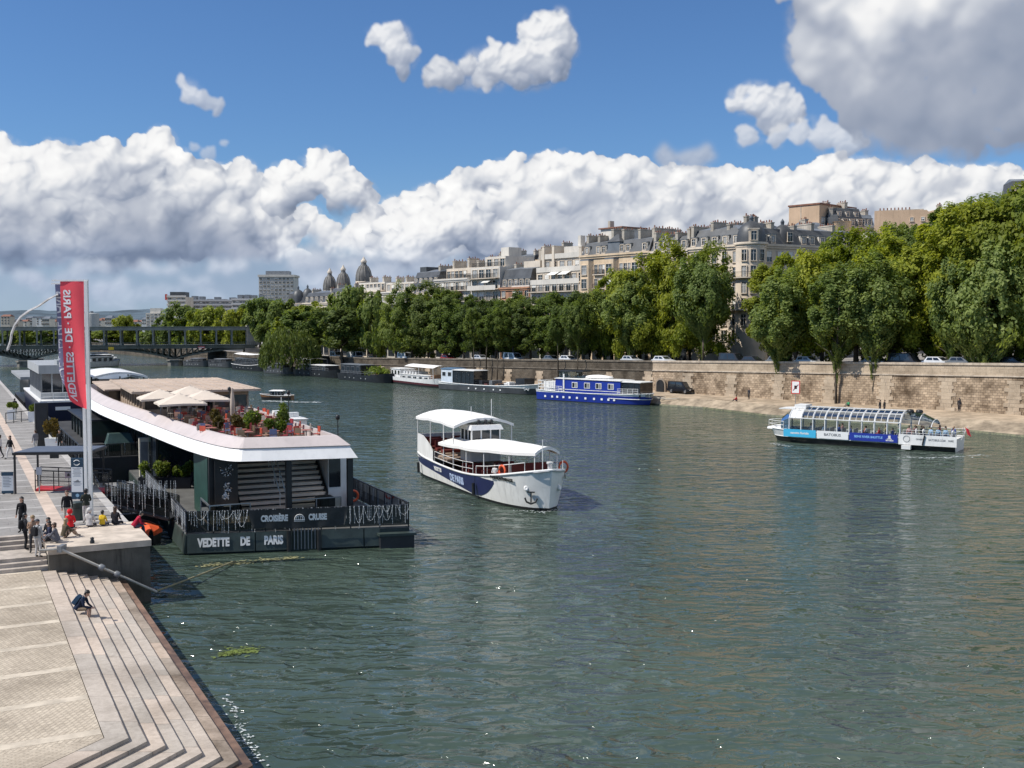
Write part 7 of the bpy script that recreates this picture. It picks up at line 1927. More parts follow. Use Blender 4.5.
# --- roof: soffit, flared white fascia, sloping coping, terrace floor, parapet
OUT = [(9.65, -1.1), (6.2, -.55), (3.3, -.1), (2.55, .35), (2.0, 1.6), (1.3, 5), (.7, 10), (.15, 16), (-.55, 24), (-1.3, 32), (-2.0, 41), (-2.3, 52), (-2.3, 66), (9.0, 66), (9.3, 40), (9.6, 24), (9.75, 12), (9.8, 4), (9.8, .2)]
def inset(poly, d):
    n = len(poly); out = []
    for i in range(n):
        p0, p1, p2 = Vector(poly[i - 1]), Vector(poly[i]), Vector(poly[(i + 1) % n])
        e1 = (p1 - p0).normalized(); e2 = (p2 - p1).normalized(); n1 = Vector((e1.y, -e1.x)); n2 = Vector((e2.y, -e2.x)); b = (n1 + n2); b = b / max(.4, 1 + n1.dot(n2))
        out.append(tuple(p1 + b * d))
    return out
def _round(poly, keep):
    out = []
    for i, p in enumerate(poly):
        a, c = poly[i - 1], poly[(i + 1) % len(poly)]
        if i in keep: out.append(p); continue
        f = .3; out += [(p[0] + (a[0] - p[0]) * f, p[1] + (a[1] - p[1]) * f), (p[0] * .7 + .15 * (a[0] + c[0]), p[1] * .7 + .15 * (a[1] + c[1])), (p[0] + (c[0] - p[0]) * f, p[1] + (c[1] - p[1]) * f)]
    return out
OUT = _round(OUT, {0, 1, 12, 13, 14, 15, 16, 17, 18})
sgn = sum(OUT[i - 1][0] * OUT[i][1] - OUT[i][0] * OUT[i - 1][1] for i in range(len(OUT)))
if sgn > 0: OUT = OUT[::-1]
ring = lambda d, z: [(x, y, z) for x, y in inset(OUT, d)][::-1]
m = MB(); m.loft([ring(.0, 5.12), ring(.42, 5.78)], caps=False); m.add(ring(.25, 5.10), [tuple(range(len(OUT)))[::-1]]); m.loft([ring(.25, 5.10), ring(0, 5.12)], caps=False); m.build('fascia', [FASC], rest)
m = MB(); m.loft([ring(.40, 5.79), ring(.36, 5.84), ring(.98, 6.34), ring(1.06, 6.38), ring(1.22, 6.38), ring(1.26, 5.70)], caps=False); m.build('coping', [FASC2], rest)
m = MB(); m.add(ring(1.2, 5.72), [tuple(range(len(OUT)))]); m.build('terrace_floor', [M('terrace_boards', (.22, .16, .115), .8, 0, .2, 3)], rest)
m = MB(); m.add(ring(.3, 5.085), [tuple(range(len(OUT)))[::-1]]); m.build('soffit', [M('dark_soffit', (.05, .05, .05), .8)], rest)
# front columns, dark lintel, side cabins
for x, y in ((5.75, -.1), (9.25, -.75), (1.9, 3.2)):
    m = MB(); m.box(x - .16, x + .16, y - .16, y + .16, 1.17, 5.08); m.build('column', [BLACK], rest)
m = MB(); m.box(9.4, 10.6, 4.6, 12, 1.17, 4.95); m.mi = 1; m.box(9.46, 10.2, 4.55, 4.6, 2.6, 4.4); m.build('white_cabin', [WHITE, GLS], rest)
m = MB(); m.box(.9, 1.02, 21, 42, 1.17, 5.05); m.box(1.03, 9, 21, 21.2, 1.17, 5.05); m.build('dark_glazing', [GLS], rest)
for i in range(8): m = MB(); y = 21 + i * 3; m.box(.84, 1.0, y - .06, y + .06, 1.17, 5.06); m.build('mullion', [BLACK], rest)
m = MB(); m.box(1.7, 1.9, 3.4, 8.6, 1.17, 5.05); m.box(1.9, 3.5, 8.4, 8.6, 1.17, 5.05); m.build('green_wall', [M('bottle_green', (.018, .055, .042), .5, 0, .2)], rest)
m = MB(); m.box(2.0, 3.35, 2.6, 2.72, 2.2, 5.0); pl = m.build('mural_panel', [BLACK], rest)
leaf_spec = [(2.68, 2.56, 4.3, .42, .015, .5), (2.68, 2.56, 3.2, .3, .015, .35), (2.6, 2.56, 2.75, .22, .015, .2)]
MURAL = leaf_spec
# grand stair up to the roof terrace
m = MB(); m2 = MB(); ns = 12
for i in range(ns):
    z = 1.5 + i * .29; y = 3.6 + i * .40
    m.box(3.75, 9.2, y, y + .46, z + .09, z + .27); m2.box(3.8, 9.15, y + .40, y + .44, z - .05, z + .20)
so = m.build('stair_treads', [M('pale_tread', (.82, .68, .54), .7, 0, .08)], rest); m2.build('stair_risers', [M('dark_riser', (.12, .09, .07), .8)], so)
for x in (3.7, 9.22):
    m = MB(); m.bar((x, 3.5, 1.45), (x, 8.5, 5.0), .12, .4); m.build('stringer', [BLACK], so)
for x in (6.1, 6.45):
    m = MB(); m.tube([(x, 3.6, 2.5), (x, 8.4, 5.95)], .04, 6)
    for k in range(4): m.tube([(x, 3.7 + k * 1.55, 1.65 + k * 1.1), (x, 3.7 + k * 1.55, 2.55 + k * 1.11)], .03, 5)
    m.build('handrail', [WHITE], so)
# stage, glass balustrade, counter
m = MB(); m.box(1.2, 9.1, .2, 3.5, 1.17, 1.52); m.mi = 1; m.box(1.25, 9.05, .25, 3.5, 1.522, 1.56); m.build('stage', [DKGREEN, M('pale_boards', (.52, .38, .25), .7, 0, .1, 4)], rest)
GB = CLEAR('balustrade_glass', (.62, .68, .66), .10)
for (x0, x1) in ((1.3, 3.6), (6.0, 9.0)):
    m = MB(); m.quad((x0, .3, 1.6), (x1, .3, 1.6), (x1, .3, 2.6), (x0, .3, 2.6)); b = m.build('glass_balustrade', [GB], rest)
    m = MB(); m.bar((x0, .3, 2.64), (x1, .3, 2.64), .06)
    for k in range(3): x = x0 + (x1 - x0) * k / 2; m.bar((x, .3, 1.56), (x, .3, 2.64), .05)
    m.build('steel_rail', [STEEL], b)
m = MB(); m.quad((1.3, .3, 1.6), (1.3, 3.4, 1.6), (1.3, 3.4, 2.6), (1.3, .3, 2.6)); b = m.build('glass_balustrade', [GB], rest); m = MB(); m.bar((1.3, .3, 2.64), (1.3, 3.4, 2.64), .06); m.bar((1.3, 3.4, 1.2), (1.3, 3.4, 2.64), .05); m.build('steel_rail', [STEEL], b)
m = MB(); m.box(8.0, 8.95, 1.4, 2.6, 1.57, 2.45); m.build('black_counter', [BLACK], rest)
m = MB(); m.tube([(10.9 + .34 * math.cos(a), 4.2, 2.0 + .34 * math.sin(a)) for a in [2 * PI * k / 14 for k in range(15)]], .08, 6, False); m.build('lifebuoy', [ORANGE], rest)
# --- terrace pavilion
pv = MB(); pv.box(.5, 4.4, 26, 26.15, 5.72, 6.3); pv.box(6.0, 8.7, 26, 26.15, 5.72, 6.3); pv.box(.5, .65, 26, 44, 5.72, 6.3); pv.box(8.55, 8.7, 26, 44, 5.72, 6.3); pv.box(.5, 8.7, 25.98, 26.16, 7.3, 7.62); pv.box(.48, .66, 26, 44, 7.3, 7.62)
pvo = pv.build('pavilion', [TIMBER], rest)
for i in range(7): m = MB(); x = .5 + i * 1.34; m.box(x, x + .16, 25.96, 26.18, 6.3, 7.3); m.build('timber_post', [TIMBER], pvo)
for i in range(10): m = MB(); y = 26 + i * 1.95; m.box(.46, .68, y, y + .18, 5.57, 7.32); m.build('timber_post', [TIMBER], pvo)
m = MB(); m.quad((.55, 26.07, 6.1), (4.4, 26.07, 6.1), (4.4, 26.07, 7.3), (.55, 26.07, 7.3)); m.quad((4.4, 28.5, 5.45), (6.0, 28.5, 5.45), (6.0, 28.5, 7.3), (4.4, 28.5, 7.3)); m.quad((.57, 44, 6.3), (.57, 26.1, 6.3), (.57, 26.1, 7.3), (.57, 44, 7.3)); m.quad((6.0, 26.07, 6.3), (8.6, 26.07, 6.3), (8.6, 26.07, 7.3), (6.0, 26.07, 7.3)); m.build('window_band', [GLASS('pavilion_glass', (.06, .055, .05), .08)], pvo)
m = MB(); m.box(-.4, 9.5, 24.9, 45, 7.63, 7.80)
for i in range(12): x = -.3 + i * .84; m.box(x, x + .05, 24.9, 45, 7.80, 7.845)
m.build('pavilion_roof', [TIMROOF], pvo)
m = MB(); m.box(-.8, 7.6, 45.5, 62, 6.7, 6.85); m.mi = 1; m.box(-.4, 7.0, 46, 61, 5.56, 6.7); m.build('rear_pavilion', [TIMROOF, GLASS('pavilion_glass')], rest)
# --- terrace furniture: things of their own
def cafe_chair(name='cafe_chair', col=(.60, .09, .05), lab='', grp='cafe chairs on the roof terrace'):
    t = thing(name, lab, 'chair', (0, 0, 0), 0, grp); mt = M('chair_' + str(col), col, .5)
    m = MB(); m.box(-.22, .22, -.22, .22, .43, .47); m.build('seat', [mt], t)
    m = MB(); m.box(-.22, .22, -.25, -.21, .58, .92); m.build('backrest', [mt], t)
    for x in (-.19, .19):
        for y in (-.2, .2): m = MB(); m.tube([(x, y, 0), (x * .95, y, .45 if y > 0 else .9)], .016, 4); m.build('leg', [mt], t)
    return t
def cafe_table():
    t = thing('cafe_table', '', 'table', (0, 0, 0), 0, 'small round tables on the roof terrace')
    m = MB(); m.lathe([(.36, .71), (.38, .725), (.36, .74)], n=14); m.build('tabletop', [M('table_red', (.36, .13, .09), .5)], t)
    m = MB(); m.lathe([(.24, 0), (.22, .03), (.035, .06), (.035, .71)], n=8); m.build('leg', [GREYM], t); return t
cols = [((.50, .085, .045), 'orange-red'), ((.34, .05, .06), 'dark red'), ((.14, .17, .30), 'slate blue'), ((.46, .26, .19), 'salmon'), ((.16, .11, .07), 'dark wooden'), ((.42, .38, .33), 'pale rattan')]
protos = [cafe_chair('cafe_chair', c, '%s cafe chair among the tables on the white roof terrace' % n) for c, n in cols]
tp = cafe_table(); tp['label'] = 'small round red cafe table on the white roof terrace'
rr = random.Random(9); first = [True] * 6; ft = True
spots = [(2.7 + (i % 4) * 1.62 + rr.uniform(-.2, .2), 3.6 + (i // 4) * 1.95 + rr.uniform(-.2, .2)) for i in range(44)]
for k, (x, y) in enumerate(spots):
    if not (1.9 < x < 8.3) or (y < 6 and x < 3.4): continue
    o = tp if ft else copy_tree(tp); ft = False; o.location = VW(x, y, 5.725)
    for q in range(3):
        a = q * 2.1 + rr.uniform(-.4, .4); c = rr.choice((0, 0, 1, 1, 2, 3, 4, 4, 4, 5, 5)); o = protos[c] if first[c] else copy_tree(protos[c]); first[c] = False
        o.location = VW(x + .62 * math.cos(a), y + .62 * math.sin(a), 5.725); o.rotation_euler[2] = VA + a + PI / 2
for c in range(6):
    if first[c]: bpy.data.objects.remove(protos[c])
def parasol(x, y, size, zt, label, rz=0, closed=False):
    t = thing('parasol', label, 'parasol', VW(x, y, 5.73), VA + rz, 'cream parasols on the roof terrace')
    m = MB(); m.tube([(0, 0, 0), (0, 0, zt)], .035, 6); m.build('pole', [GREYM], t)
    m = MB(); m.box(-.35, .35, -.35, .35, 0, .07); m.build('base', [GREYM], t)
    m = MB()
    if closed: m.lathe([(.05, .9), (.16, 1.1), (.17, 1.8), (.11, 2.5), (.02, zt)], n=9); m.build('canopy', [M('taupe_canvas', (.45, .37, .30), .85)], t)
    else:
        h = size / 2
        def fn(u, v): xx, yy = (u * 2 - 1), (v * 2 - 1); k = max(abs(xx), abs(yy)); return (xx * h, yy * h, zt - .62 * k - .05 * k * (1 - abs(abs(xx) - abs(yy))))
        m.grid(fn, 12, 12, False); edge = [fn(i / 12, 0) for i in range(12)] + [fn(1, i / 12) for i in range(12)] + [fn(1 - i / 12, 1) for i in range(12)] + [fn(0, 1 - i / 12) for i in range(12)]
        m.loft([edge, [(a, b, c - .14) for a, b, c in edge]], caps=False); m.build('canopy', [M('cream_canvas', (.64, .545, .45), .85, 0, .04)], t)
        m = MB()
        for a, b in ((1, 1), (-1, 1), (1, -1), (-1, -1)): m.tube([(0, 0, zt - .06), (a * h * .97, b * h * .97, zt - .68)], .016, 4)
        m.build('ribs', [GREYM], t)
parasol(1.3, 21.4, 3.1, 2.45, 'open cream parasol nearest the flagpole on the roof terrace')
parasol(2.0, 16.3, 3.2, 2.40, 'open cream parasol hanging lowest over the terrace edge, left of the closed one')
parasol(4.0, 18.0, 3.2, 2.5, 'open cream parasol right beside the closed parasol')
parasol(3.6, 22.5, 3.1, 2.6, 'open cream parasol at the back, in front of the pavilion windows')
parasol(4.9, 12.4, 0, 2.9, 'closed taupe parasol standing amid the terrace plants', closed=True)
for x, y, lab in ((5.9, 19, 'thin black lamp post on the terrace before the pavilion'), (8.9, 13, 'thin black lamp post on the river side of the terrace'), (9.1, 1.2, 'small black spotlight post at the front corner of the white roof')):
    t = thing('lamp_post', lab, 'lamp', VW(x, y, 5.73 if y > 2 else 5.9)); h = 2.3 if y > 2 else 1.3; m = MB(); m.tube([(0, 0, 0), (0, 0, h)], .03, 6); m.build('post', [BLACK], t); m = MB(); m.lathe([(.05, h), (.13, h + .05), (.13, h + .25), (.04, h + .32)], n=8); m.build('lamp_head', [BLACK], t)
def leaf_blob(name, parent, mats, spec, seed, leaf=.10, n=1200, loc=(0, 0, 0)):
    r = np.random.RandomState(seed); k = r.randint(0, len(spec), n); sp = np.array(spec)
    g = r.normal(size=(n, 3)); g /= np.linalg.norm(g, axis=1)[:, None]; g *= (r.uniform(.2, 1, n) ** .5)[:, None]
    p = sp[k][:, :3] + g * sp[k][:, 3:6]; a = r.normal(size=(n, 3)); a /= np.linalg.norm(a, axis=1)[:, None]; b = np.cross(a, r.normal(size=(n, 3))); b /= np.linalg.norm(b, axis=1)[:, None]
    s = leaf * r.uniform(.6, 1.4, n)[:, None]
    me = bpy.data.meshes.new(name); me.from_pydata(np.stack([p - a * s, p - b * s * .5, p + a * s, p + b * s * .5], 1).reshape(-1, 3).tolist(), [], [(4 * i, 4 * i + 1, 4 * i + 2, 4 * i + 3) for i in range(n)]); me.materials.append(mats); return put(name, me, parent, loc)
LF_BRIGHT = leaf_material('hedge_leaves', (.06, .10, .010), (.26, .30, .05), .35)
LF_AUT = leaf_material('autumn_leaves', (.08, .065, .02), (.24, .16, .04), .35)
leaf_blob('white_mural', pl, WHITE, MURAL, 77, .085, 90)
def planter(loc, rz, w, d, h, leaves, hgt, label, seed, potm=None, group=None, nm='planter'):
    t = thing(nm, label, 'planter', loc, rz, group); m = MB(); m.loft([[(-w / 2 * k, -d / 2 * k, z), (w / 2 * k, -d / 2 * k, z), (w / 2 * k, d / 2 * k, z), (-w / 2 * k, d / 2 * k, z)] for k, z in ((.88, 0), (1, h), (.9, h), (.88, h - .06))]); m.build('pot', [potm or BLACK], t)
    r = random.Random(seed); sp = []
    for i in range(max(3, int(w * 3))): sp.append((r.uniform(-w / 2, w / 2), r.uniform(-d / 2, d / 2), h + hgt * r.uniform(.25, .8), .34, .34, hgt * .4))
    leaf_blob('foliage', t, leaves, sp, seed, .11, int(700 * max(1, w))); return t
PLB = 'terrace planters'
for i, (x, y, w, lf, hg, lab) in enumerate([(4.3, 6.2, 1.0, LF_AUT, 1.0, 'terrace planter with orange-brown grasses left of the closed parasol foot'), (5.2, 8.2, 1.2, LF_DARK, 1.1, 'terrace planter with dark green shrub beside the closed parasol'), (6.0, 4.6, 1.0, LF_BRIGHT, .9, 'terrace planter with bright green shrub in the front rows of tables'), (7.6, 8.6, .9, LF_DARK, 1.5, 'terrace planter with tall dark conical shrub near the river-side parapet'), (3.4, 10.2, 1.2, LF_AUT, 1.1, 'terrace planter with reddish leaves by the inner parapet'), (5.6, 11.0, 1.2, LF_BRIGHT, 1.2, 'terrace planter with yellow-green leaves behind the closed parasol')]):
    planter(VW(x, y, 5.73), VA + .3 * i, w, .6, .5, lf, hg, lab, 40 + i, TIMBER, PLB)
# hedge planter on the lower deck and small steel rails beside it
for i, (px, lf, lab) in enumerate([(181, LF_BRIGHT, 'deck hedge planter with yellow-green variegated leaves, nearest the green-coated person'), (166, LF_BRIGHT, 'deck hedge planter with fresh green leaves, middle one of the three'), (150, LF_DARK, 'deck hedge planter with darker leaves, furthest from the green-coated person')]):
    g = G(px, 488, 1.17); planter((g.x, g.y, 1.165), VA - .3, 1.5, .8, .8, lf, 1.05, lab, 60 + i, DARKH, 'hedge planters on the restaurant boat deck')
guard(rest, [(-.15, 21.0), (-.08, 9.0)], 1.16, 2.5, True, 4, 11)
guard(rest, [(-.08, 9.0), (-.05, 6.7)], 1.16, 2.3, False, 0, 12)
m = MB(); m.box(.1, .8, 25, 25.6, 1.17, 4.2); m.mi = 1; m.box(.2, .7, 24.96, 25.0, 1.6, 3.9); m.build('lit_sign_case', [M('cream_panel', (.6, .55, .45), .6), M('poster', (.20, .20, .20), .5)], rest)
# ---------------------------------------------------------------- gangway from the quay to the deck
def gangway(label, a, b, w, led=True, carpet=False, rail_h=1.15, seed=1):
    a = Vector(a); b = Vector(b); d = (b - a); L = d.length; rz = math.atan2(d.y, d.x); t = thing('gangway', label, 'gangway', a, rz); dz = b.z - a.z
    m = MB(); m.loft([[(x, -w / 2, z - .14), (x, w / 2, z - .14), (x, w / 2, z), (x, -w / 2, z)] for x, z in ((0, 0), (L, dz))]); m.build('walkway', [RED if carpet else DARKH], t)
    for s in (-1, 1):
        m = MB(); m.quad((0.02, s * w / 2, .1), (L - .02, s * w / 2, dz + .1), (L - .02, s * w / 2, dz + rail_h - .05), (.02, s * w / 2, rail_h - .05)); m.build('mesh_infill', [CLEAR('gangway_mesh', (.16, .17, .17), .03) if led else DKMESH2], t)
        y = s * w / 2; m = MB(); m.bar((0, y, rail_h), (L, y, dz + rail_h), .07, .06); m.bar((0, y, .55), (L, y, dz + .55), .04); n = max(2, int(L / .9))
        for i in range(n + 1): f = i / n; m.bar((L * f, y, dz * f - .1), (L * f, y, dz * f + rail_h), .05)
        r_ = m.build('guard_rail', [BLACK], t)
        if led: 
            m = MB()
            led_panel(r_, (0.05, y - .05, 0), (L - .05, y - .05, 0), min(0, dz) + .05, rail_h + max(0, dz) * .5, seed + s, 6)
    return t
q0 = G(108, 507, 2.0); q1 = G(168, 520, 1.3)
gangway('dark gangway hung with light strings leading from the quay edge to the restaurant boat', (q0.x, q0.y + .6, 2.25), (q1.x, q1.y + .9, 1.35), 1.7, True, seed=31)
g0 = B(70.0, 6.3, ZQ + .02); g1 = B(70.4, 8.6, 2.6)
gangway('gangway with red carpet and black railings behind the information totem', (g0.x - 2.2, g0.y + .5, ZQ + .14), (g1.x, g1.y, 2.75), 1.6, False, True, seed=41)
# pontoon between quay and boat
m = MB(); m.box(-3.6, -.5, 9, 24, -.2, 1.0); t = thing('pontoon', 'dark floating pontoon between the quay and the restaurant boat', 'pontoon', VO, VA); m.build('float', [DARKH], t); guard(t, [(-3.55, 24), (-3.55, 9.1), (-.6, 9.1)], 1.0, 2.2, True, 3, 21); m = MB(); m.box(-3.55, -.55, 9.05, 23.9, 1.002, 1.03); m.build('deck', [DECKG], t)
# orange dinghy
g = G(146, 533, .45); t = thing('dinghy', 'small boat under a bright orange cover afloat between block and restaurant boat', 'boat', (g.x, g.y, 0), R(-62))
m = MB(); rg = [[(x, w * y, z + dz) for y, z in ((-1, .62), (-.75, .85), (0, 1.05), (.75, .85), (1, .62))] for x, w, dz in ((-1.6, .75, 0), (0, .95, .05), (1.2, .75, .05), (1.75, .15, -.05))]; m.loft(rg, closed=False, caps=False, smooth=False); m.mi = 1
m.loft([[(x, w * y, z) for y, z in ((-1, .66), (-.8, -.2), (.8, -.2), (1, .66))] for x, w in ((-1.6, .73), (0, .93), (1.2, .73), (1.75, .13))], closed=False, caps=False); m.build('cover', [M('orange_cover', (.70, .10, .025), .6, 0, .1, 2, .2, 4), DARKH], t)
# boom pole from the block to the river, mooring cable
a = B(52.15, 3.55, 0); 
def on_s(px, py, sv):
    q = ray(px, py); k = sv / (q.x * BU.x + q.y * BU.y); return Vector((q.x * k, q.y * k, CAM_Z + q.z * k))
p0 = on_s(39, 550.5, 51.9); p1 = on_s(60, 549, 51.9); p2 = on_s(157, 592, 51.9)
t = thing('boom_pole', 'long rusty white steel pole slanting from the block down to the water', 'pole', (0, 0, 0))
m = MB(); m.tube([p0, p1, p2], .062, 8); m.build('tube', [M('rusty_white', (.40, .375, .33), .6, 0, .2, 1.2, dirt=.6)], t)
for f in (.42, .58): q = p1.lerp(p2, f); m = MB(); m.lathe([(.13, -.12), (.16, -.06), (.16, .06), (.13, .12)], (0, 0, 0), 8); o = m.build('collar', [GREYM], t, q); o.rotation_euler = (0, R(115), .0)
m = MB(); q = p1; m.box(q.x - .1, q.x + .1, q.y - .1, q.y + .5, q.z - .14, q.z + .14); m.build('bracket', [GREYM], t)
pts = [p2.lerp(G(235, 562, .05), k / 12) + Vector((0, 0, .05 - .02 * math.sin(PI * k / 12))) for k in range(13)]
m = MB(); m.tube(pts, .05, 5); tag(m.build('mooring_cable', [M('wet_rope', (.20, .18, .10), .8)]), 'wet mooring cable lying on the water between boom pole and restaurant boat', 'cable')

# ---------------------------------------------------------------- masts with tall banners
BRED = M('banner_red', (.82, .075, .10), .7, 0, .05, 1.5); BWHT = M('banner_white', (.76, .76, .77), .7, 0, .05); BBLU = M('banner_blue', (.05, .06, .16), .7, 0, .05)
def mast(base, top, label, arm=1.8, r=.085):
    t = thing('flag_mast', label, 'flagpole', base); h = top - base.z
    m = MB(); m.box(-r, r, -r, r, 0, h); m.build('pole', [WHITE], t); m = MB(); m.box(-arm, r + .02, -.05, .05, h + .003, h + .08); m.build('arm', [WHITE], t); m = MB(); m.box(-.22, .22, -.22, .22, 0, .05); m.build('foot_plate', [GREYM], t); return t
mA = G(91.3, 516, ZQ); topA = zpix(281.5, mA.y)
mast(mA, topA, 'white square flag mast holding the red banner, nearer one of the two masts', 1.78)
mB_ = G(86.6, 507, ZQ); topB = zpix(284.5, mB_.y)
mast(mB_, topB, 'white square flag mast half hidden behind the red banner', 1.65, .075)
def tall_banner(name, label, mastp, top, z_bot, wtop, mats, body, tsize, tx, phase, pull, ty=.015, tmat=None, sx=1.0):
    t = thing(name, label, 'banner', (mastp.x, mastp.y, 0)); H = top - z_bot
    def fn(u, v):             # u from the mast outwards, v down
        x = -.12 - wtop * u * (1 - .10 * v) + pull * u * max(0, v - .8) * 5 * .6
        y = -.10 * math.sin(v * 5 + phase) * u - .16 * math.sin(u * 4.2 + v * 3 + phase) * (.25 + .75 * v)
        z = top - .005 - H * v + .55 * max(0, v - .8) * 5 * u * u * .9
        return (x, y, z)
    m = MB(); m.grid(fn, 14, 60); b = m.build('cloth', mats, t)
    if body:
        me = text_mesh(body, tsize, 'lettering', tmat or BWHT, .014, .0, sx)
        # the cloth is read from its back: letters run upward and mirrored
        xs = [v.co.x for v in me.vertices]; L = max(xs) - min(xs); x0 = min(xs)
        for v in me.vertices:
            s = (v.co.x - x0) / L; off = v.co.y
            vv = .965 - s * .90; u = tx - off / wtop
            p = fn(max(0.02, min(.98, u)), vv); v.co = Vector((p[0], p[1] - ty, p[2]))
        put('lettering', me, b)
    return t, fn
tall_banner('banner', 'tall red banner with white vertical lettering, hanging from the nearer mast', mA, topA, zpix(409, mA.y), 1.24, [BRED], 'VEDETTES · DE · PARIS', .54, .74, .3, .42, sx=.92)
tall_banner('banner', 'tall grey-blue banner with white letters hanging just behind the red one', mB_, topB, zpix(392, mB_.y), 1.30, [M('banner_grey_blue', (.20, .20, .31), .7)], 'VEDETTES DE PARIS', .95, .80, 1.9, .3, tmat=BWHT, sx=.8)
# streamer blown edge-on
t = thing('streamer', 'long pale streamer banner blown out sideways from the mast arm, seen edge-on', 'banner', (0, 0, 0))
P_ = [D(x, y, mB_.y - .3) for x, y in ((58, 294), (48, 299), (38, 306), (28, 311), (20, 317), (14, 325), (10.5, 334), (9.5, 342), (6.5, 350))]
m = MB(); m.loft([[p + Vector((0, 0, .0)) for p in P_], [p + Vector((0, .12, -.02)) for i, p in enumerate(P_)], [p + Vector((.01, .25, -.01)) for i, p in enumerate(P_)]], closed=False, caps=False, smooth=True)
m.loft([[p + Vector((0, 0, .035 + .006 * i)) for i, p in enumerate(P_)], [p + Vector((.02 * (i > 4), -.02, -.035 - .006 * i)) for i, p in enumerate(P_)]], closed=False, caps=False)
m.build('cloth', [M('pale_streamer', (.62, .60, .58), .8, 0, .25, 2)], t)

# ---------------------------------------------------------------- quay furniture
def rect_frame(p):  # local frame on the quay aligned to the bank
    return p, BANK_A
c0 = G(15.5, 494, ZQ)
t = thing('pergola', 'dark steel waiting shelter with flat grey roof standing on four posts on the quay', 'shelter', c0, R(4))
for x, y in ((0, 0), (.25, 3.0), (4.1, .2), (4.2, 3.1)): m = MB(); m.box(x - .05, x + .05, y - .05, y + .05, 0, 2.32); m.build('post', [BLACK], t)
m = MB(); m.prism([(-.1, -.12), (4.35, .05), (4.4, 3.25), (.1, 3.15)], 2.325, 2.47); m.mi = 1; m.prism([(0, -.02), (4.25, .12), (4.3, 3.15), (.18, 3.05)], 2.472, 2.51); m.build('roof', [BLACK, M('blue_grey_sheet', (.10, .115, .145), .5)], t)
m = MB(); m.box(2.0, 2.5, .1, .2, 2.1, 2.32); m.build('lamp_box', [BLACK], t)
g = G(78.0, 499, ZQ); t = thing('information_totem', 'tall dark blue information totem with white notice panel beside the masts', 'sign', g, R(4))
TB_ = M('totem_blue', (.022, .06, .10), .45)
m = MB(); m.box(-.34, .34, -.07, .07, 0, 2.38); m.build('body', [TB_], t)
m = MB(); m.box(-.32, .32, -.085, -.073, .42, 1.86); nb = m.build('notice_panel', [PURE], t)
m = MB()
for i in range(14): z = 1.78 - i * .075; w = (.5, .36, .44, .40)[i % 4]; m.box(-w / 2, w / 2, -.089, -.086, z, z + .022) if i not in (7, 8, 9) else None
m.add([(-.18, -.089, 1.0), (.16, -.089, 1.0), (.05, -.089, 1.14), (-.06, -.089, 1.08)], [(0, 1, 2, 3)]); m.build('printed_lines', [GREYM], nb)
m = MB()
for a0, a1 in ((20, 160), (200, 340)): m.tube([(.17 * math.cos(R(a)), -.085, 2.12 + .15 * math.sin(R(a))) for a in range(a0, a1 + 1, 20)], .022, 4)
m.lathe([(.09, 0), (.09, .01)], (0, 0, 0), 12); m.build('round_logo', [PURE], t)
m = MB(); m.lathe([(.10, 0), (.10, .012)], (0, 0, 0), 14); o = m.build('round_badge', [M('badge_blue', (.3, .5, .65), .5)], t, (0, -.074, .22)); o.rotation_euler = (PI / 2, 0, 0)
g = G(8, 494, ZQ); t = thing('notice_board', 'white notice board with dark header standing on the quay left of the shelter', 'sign', g, R(8))
m = MB(); m.box(-.33, .33, -.05, .05, .05, 1.32); m.build('board', [PURE], t); m = MB(); m.box(-.335, .335, -.06, -.052, 1.10, 1.33); m.box(-.335, .335, -.06, -.052, .05, .20); m.build('header_band', [TB_], t); m = MB(); m.box(-.28, -.2, -.1, .1, 0, .05); m.box(.2, .28, -.1, .1, 0, .05); m.build('foot', [BLACK], t)
m = MB()
for i in range(7): z = 1.0 - i * .09; m.box(-.25, .12 + .1 * (i % 2), -.056, -.052, z, z + .025)
m.build('printed_lines', [GREYM], t)
g = G(39.5, 493, ZQ); t = thing('small_sign', 'small white sign panel on a thin steel post beside the red carpet', 'sign', g, 0); m = MB(); m.tube([(0, 0, 0), (0, 0, 1.2)], .035, 6); m.build('post', [STEEL], t); m = MB(); m.box(-.16, .16, -.03, .03, 1.1, 1.55); m.build('panel', [M('grey_panel', (.5, .5, .52), .5)], t)
g = G(69, 488, ZQ); t = thing('ticket_sign', 'square white sign with a small black boat symbol near the totem', 'sign', g, 0); m = MB(); m.tube([(0, 0, 0), (0, 0, .7)], .03, 6); m.build('post', [STEEL], t); m = MB(); m.box(-.22, .22, -.03, .03, .62, 1.0); m.mi = 1; m.box(-.08, .08, -.036, -.031, .74, .86); m.box(-.03, .05, -.036, -.031, .86, .92); m.build('panel', [PURE, BLACK], t)
g = G(77.5, 520, ZQ); t = thing('litter_bin', 'dark round litter bin behind the person in the red hooded jacket', 'bin', g, 0); m = MB(); m.lathe([(.24, 0), (.27, .05), (.28, .85), (.30, .9), (.26, .95), (.20, .93)], n=14); m.build('body', [DKGREEN], t); m = MB(); m.lathe([(.285, .62), (.295, .65), (.285, .68)], n=14); m.build('hoop', [BLACK], t)
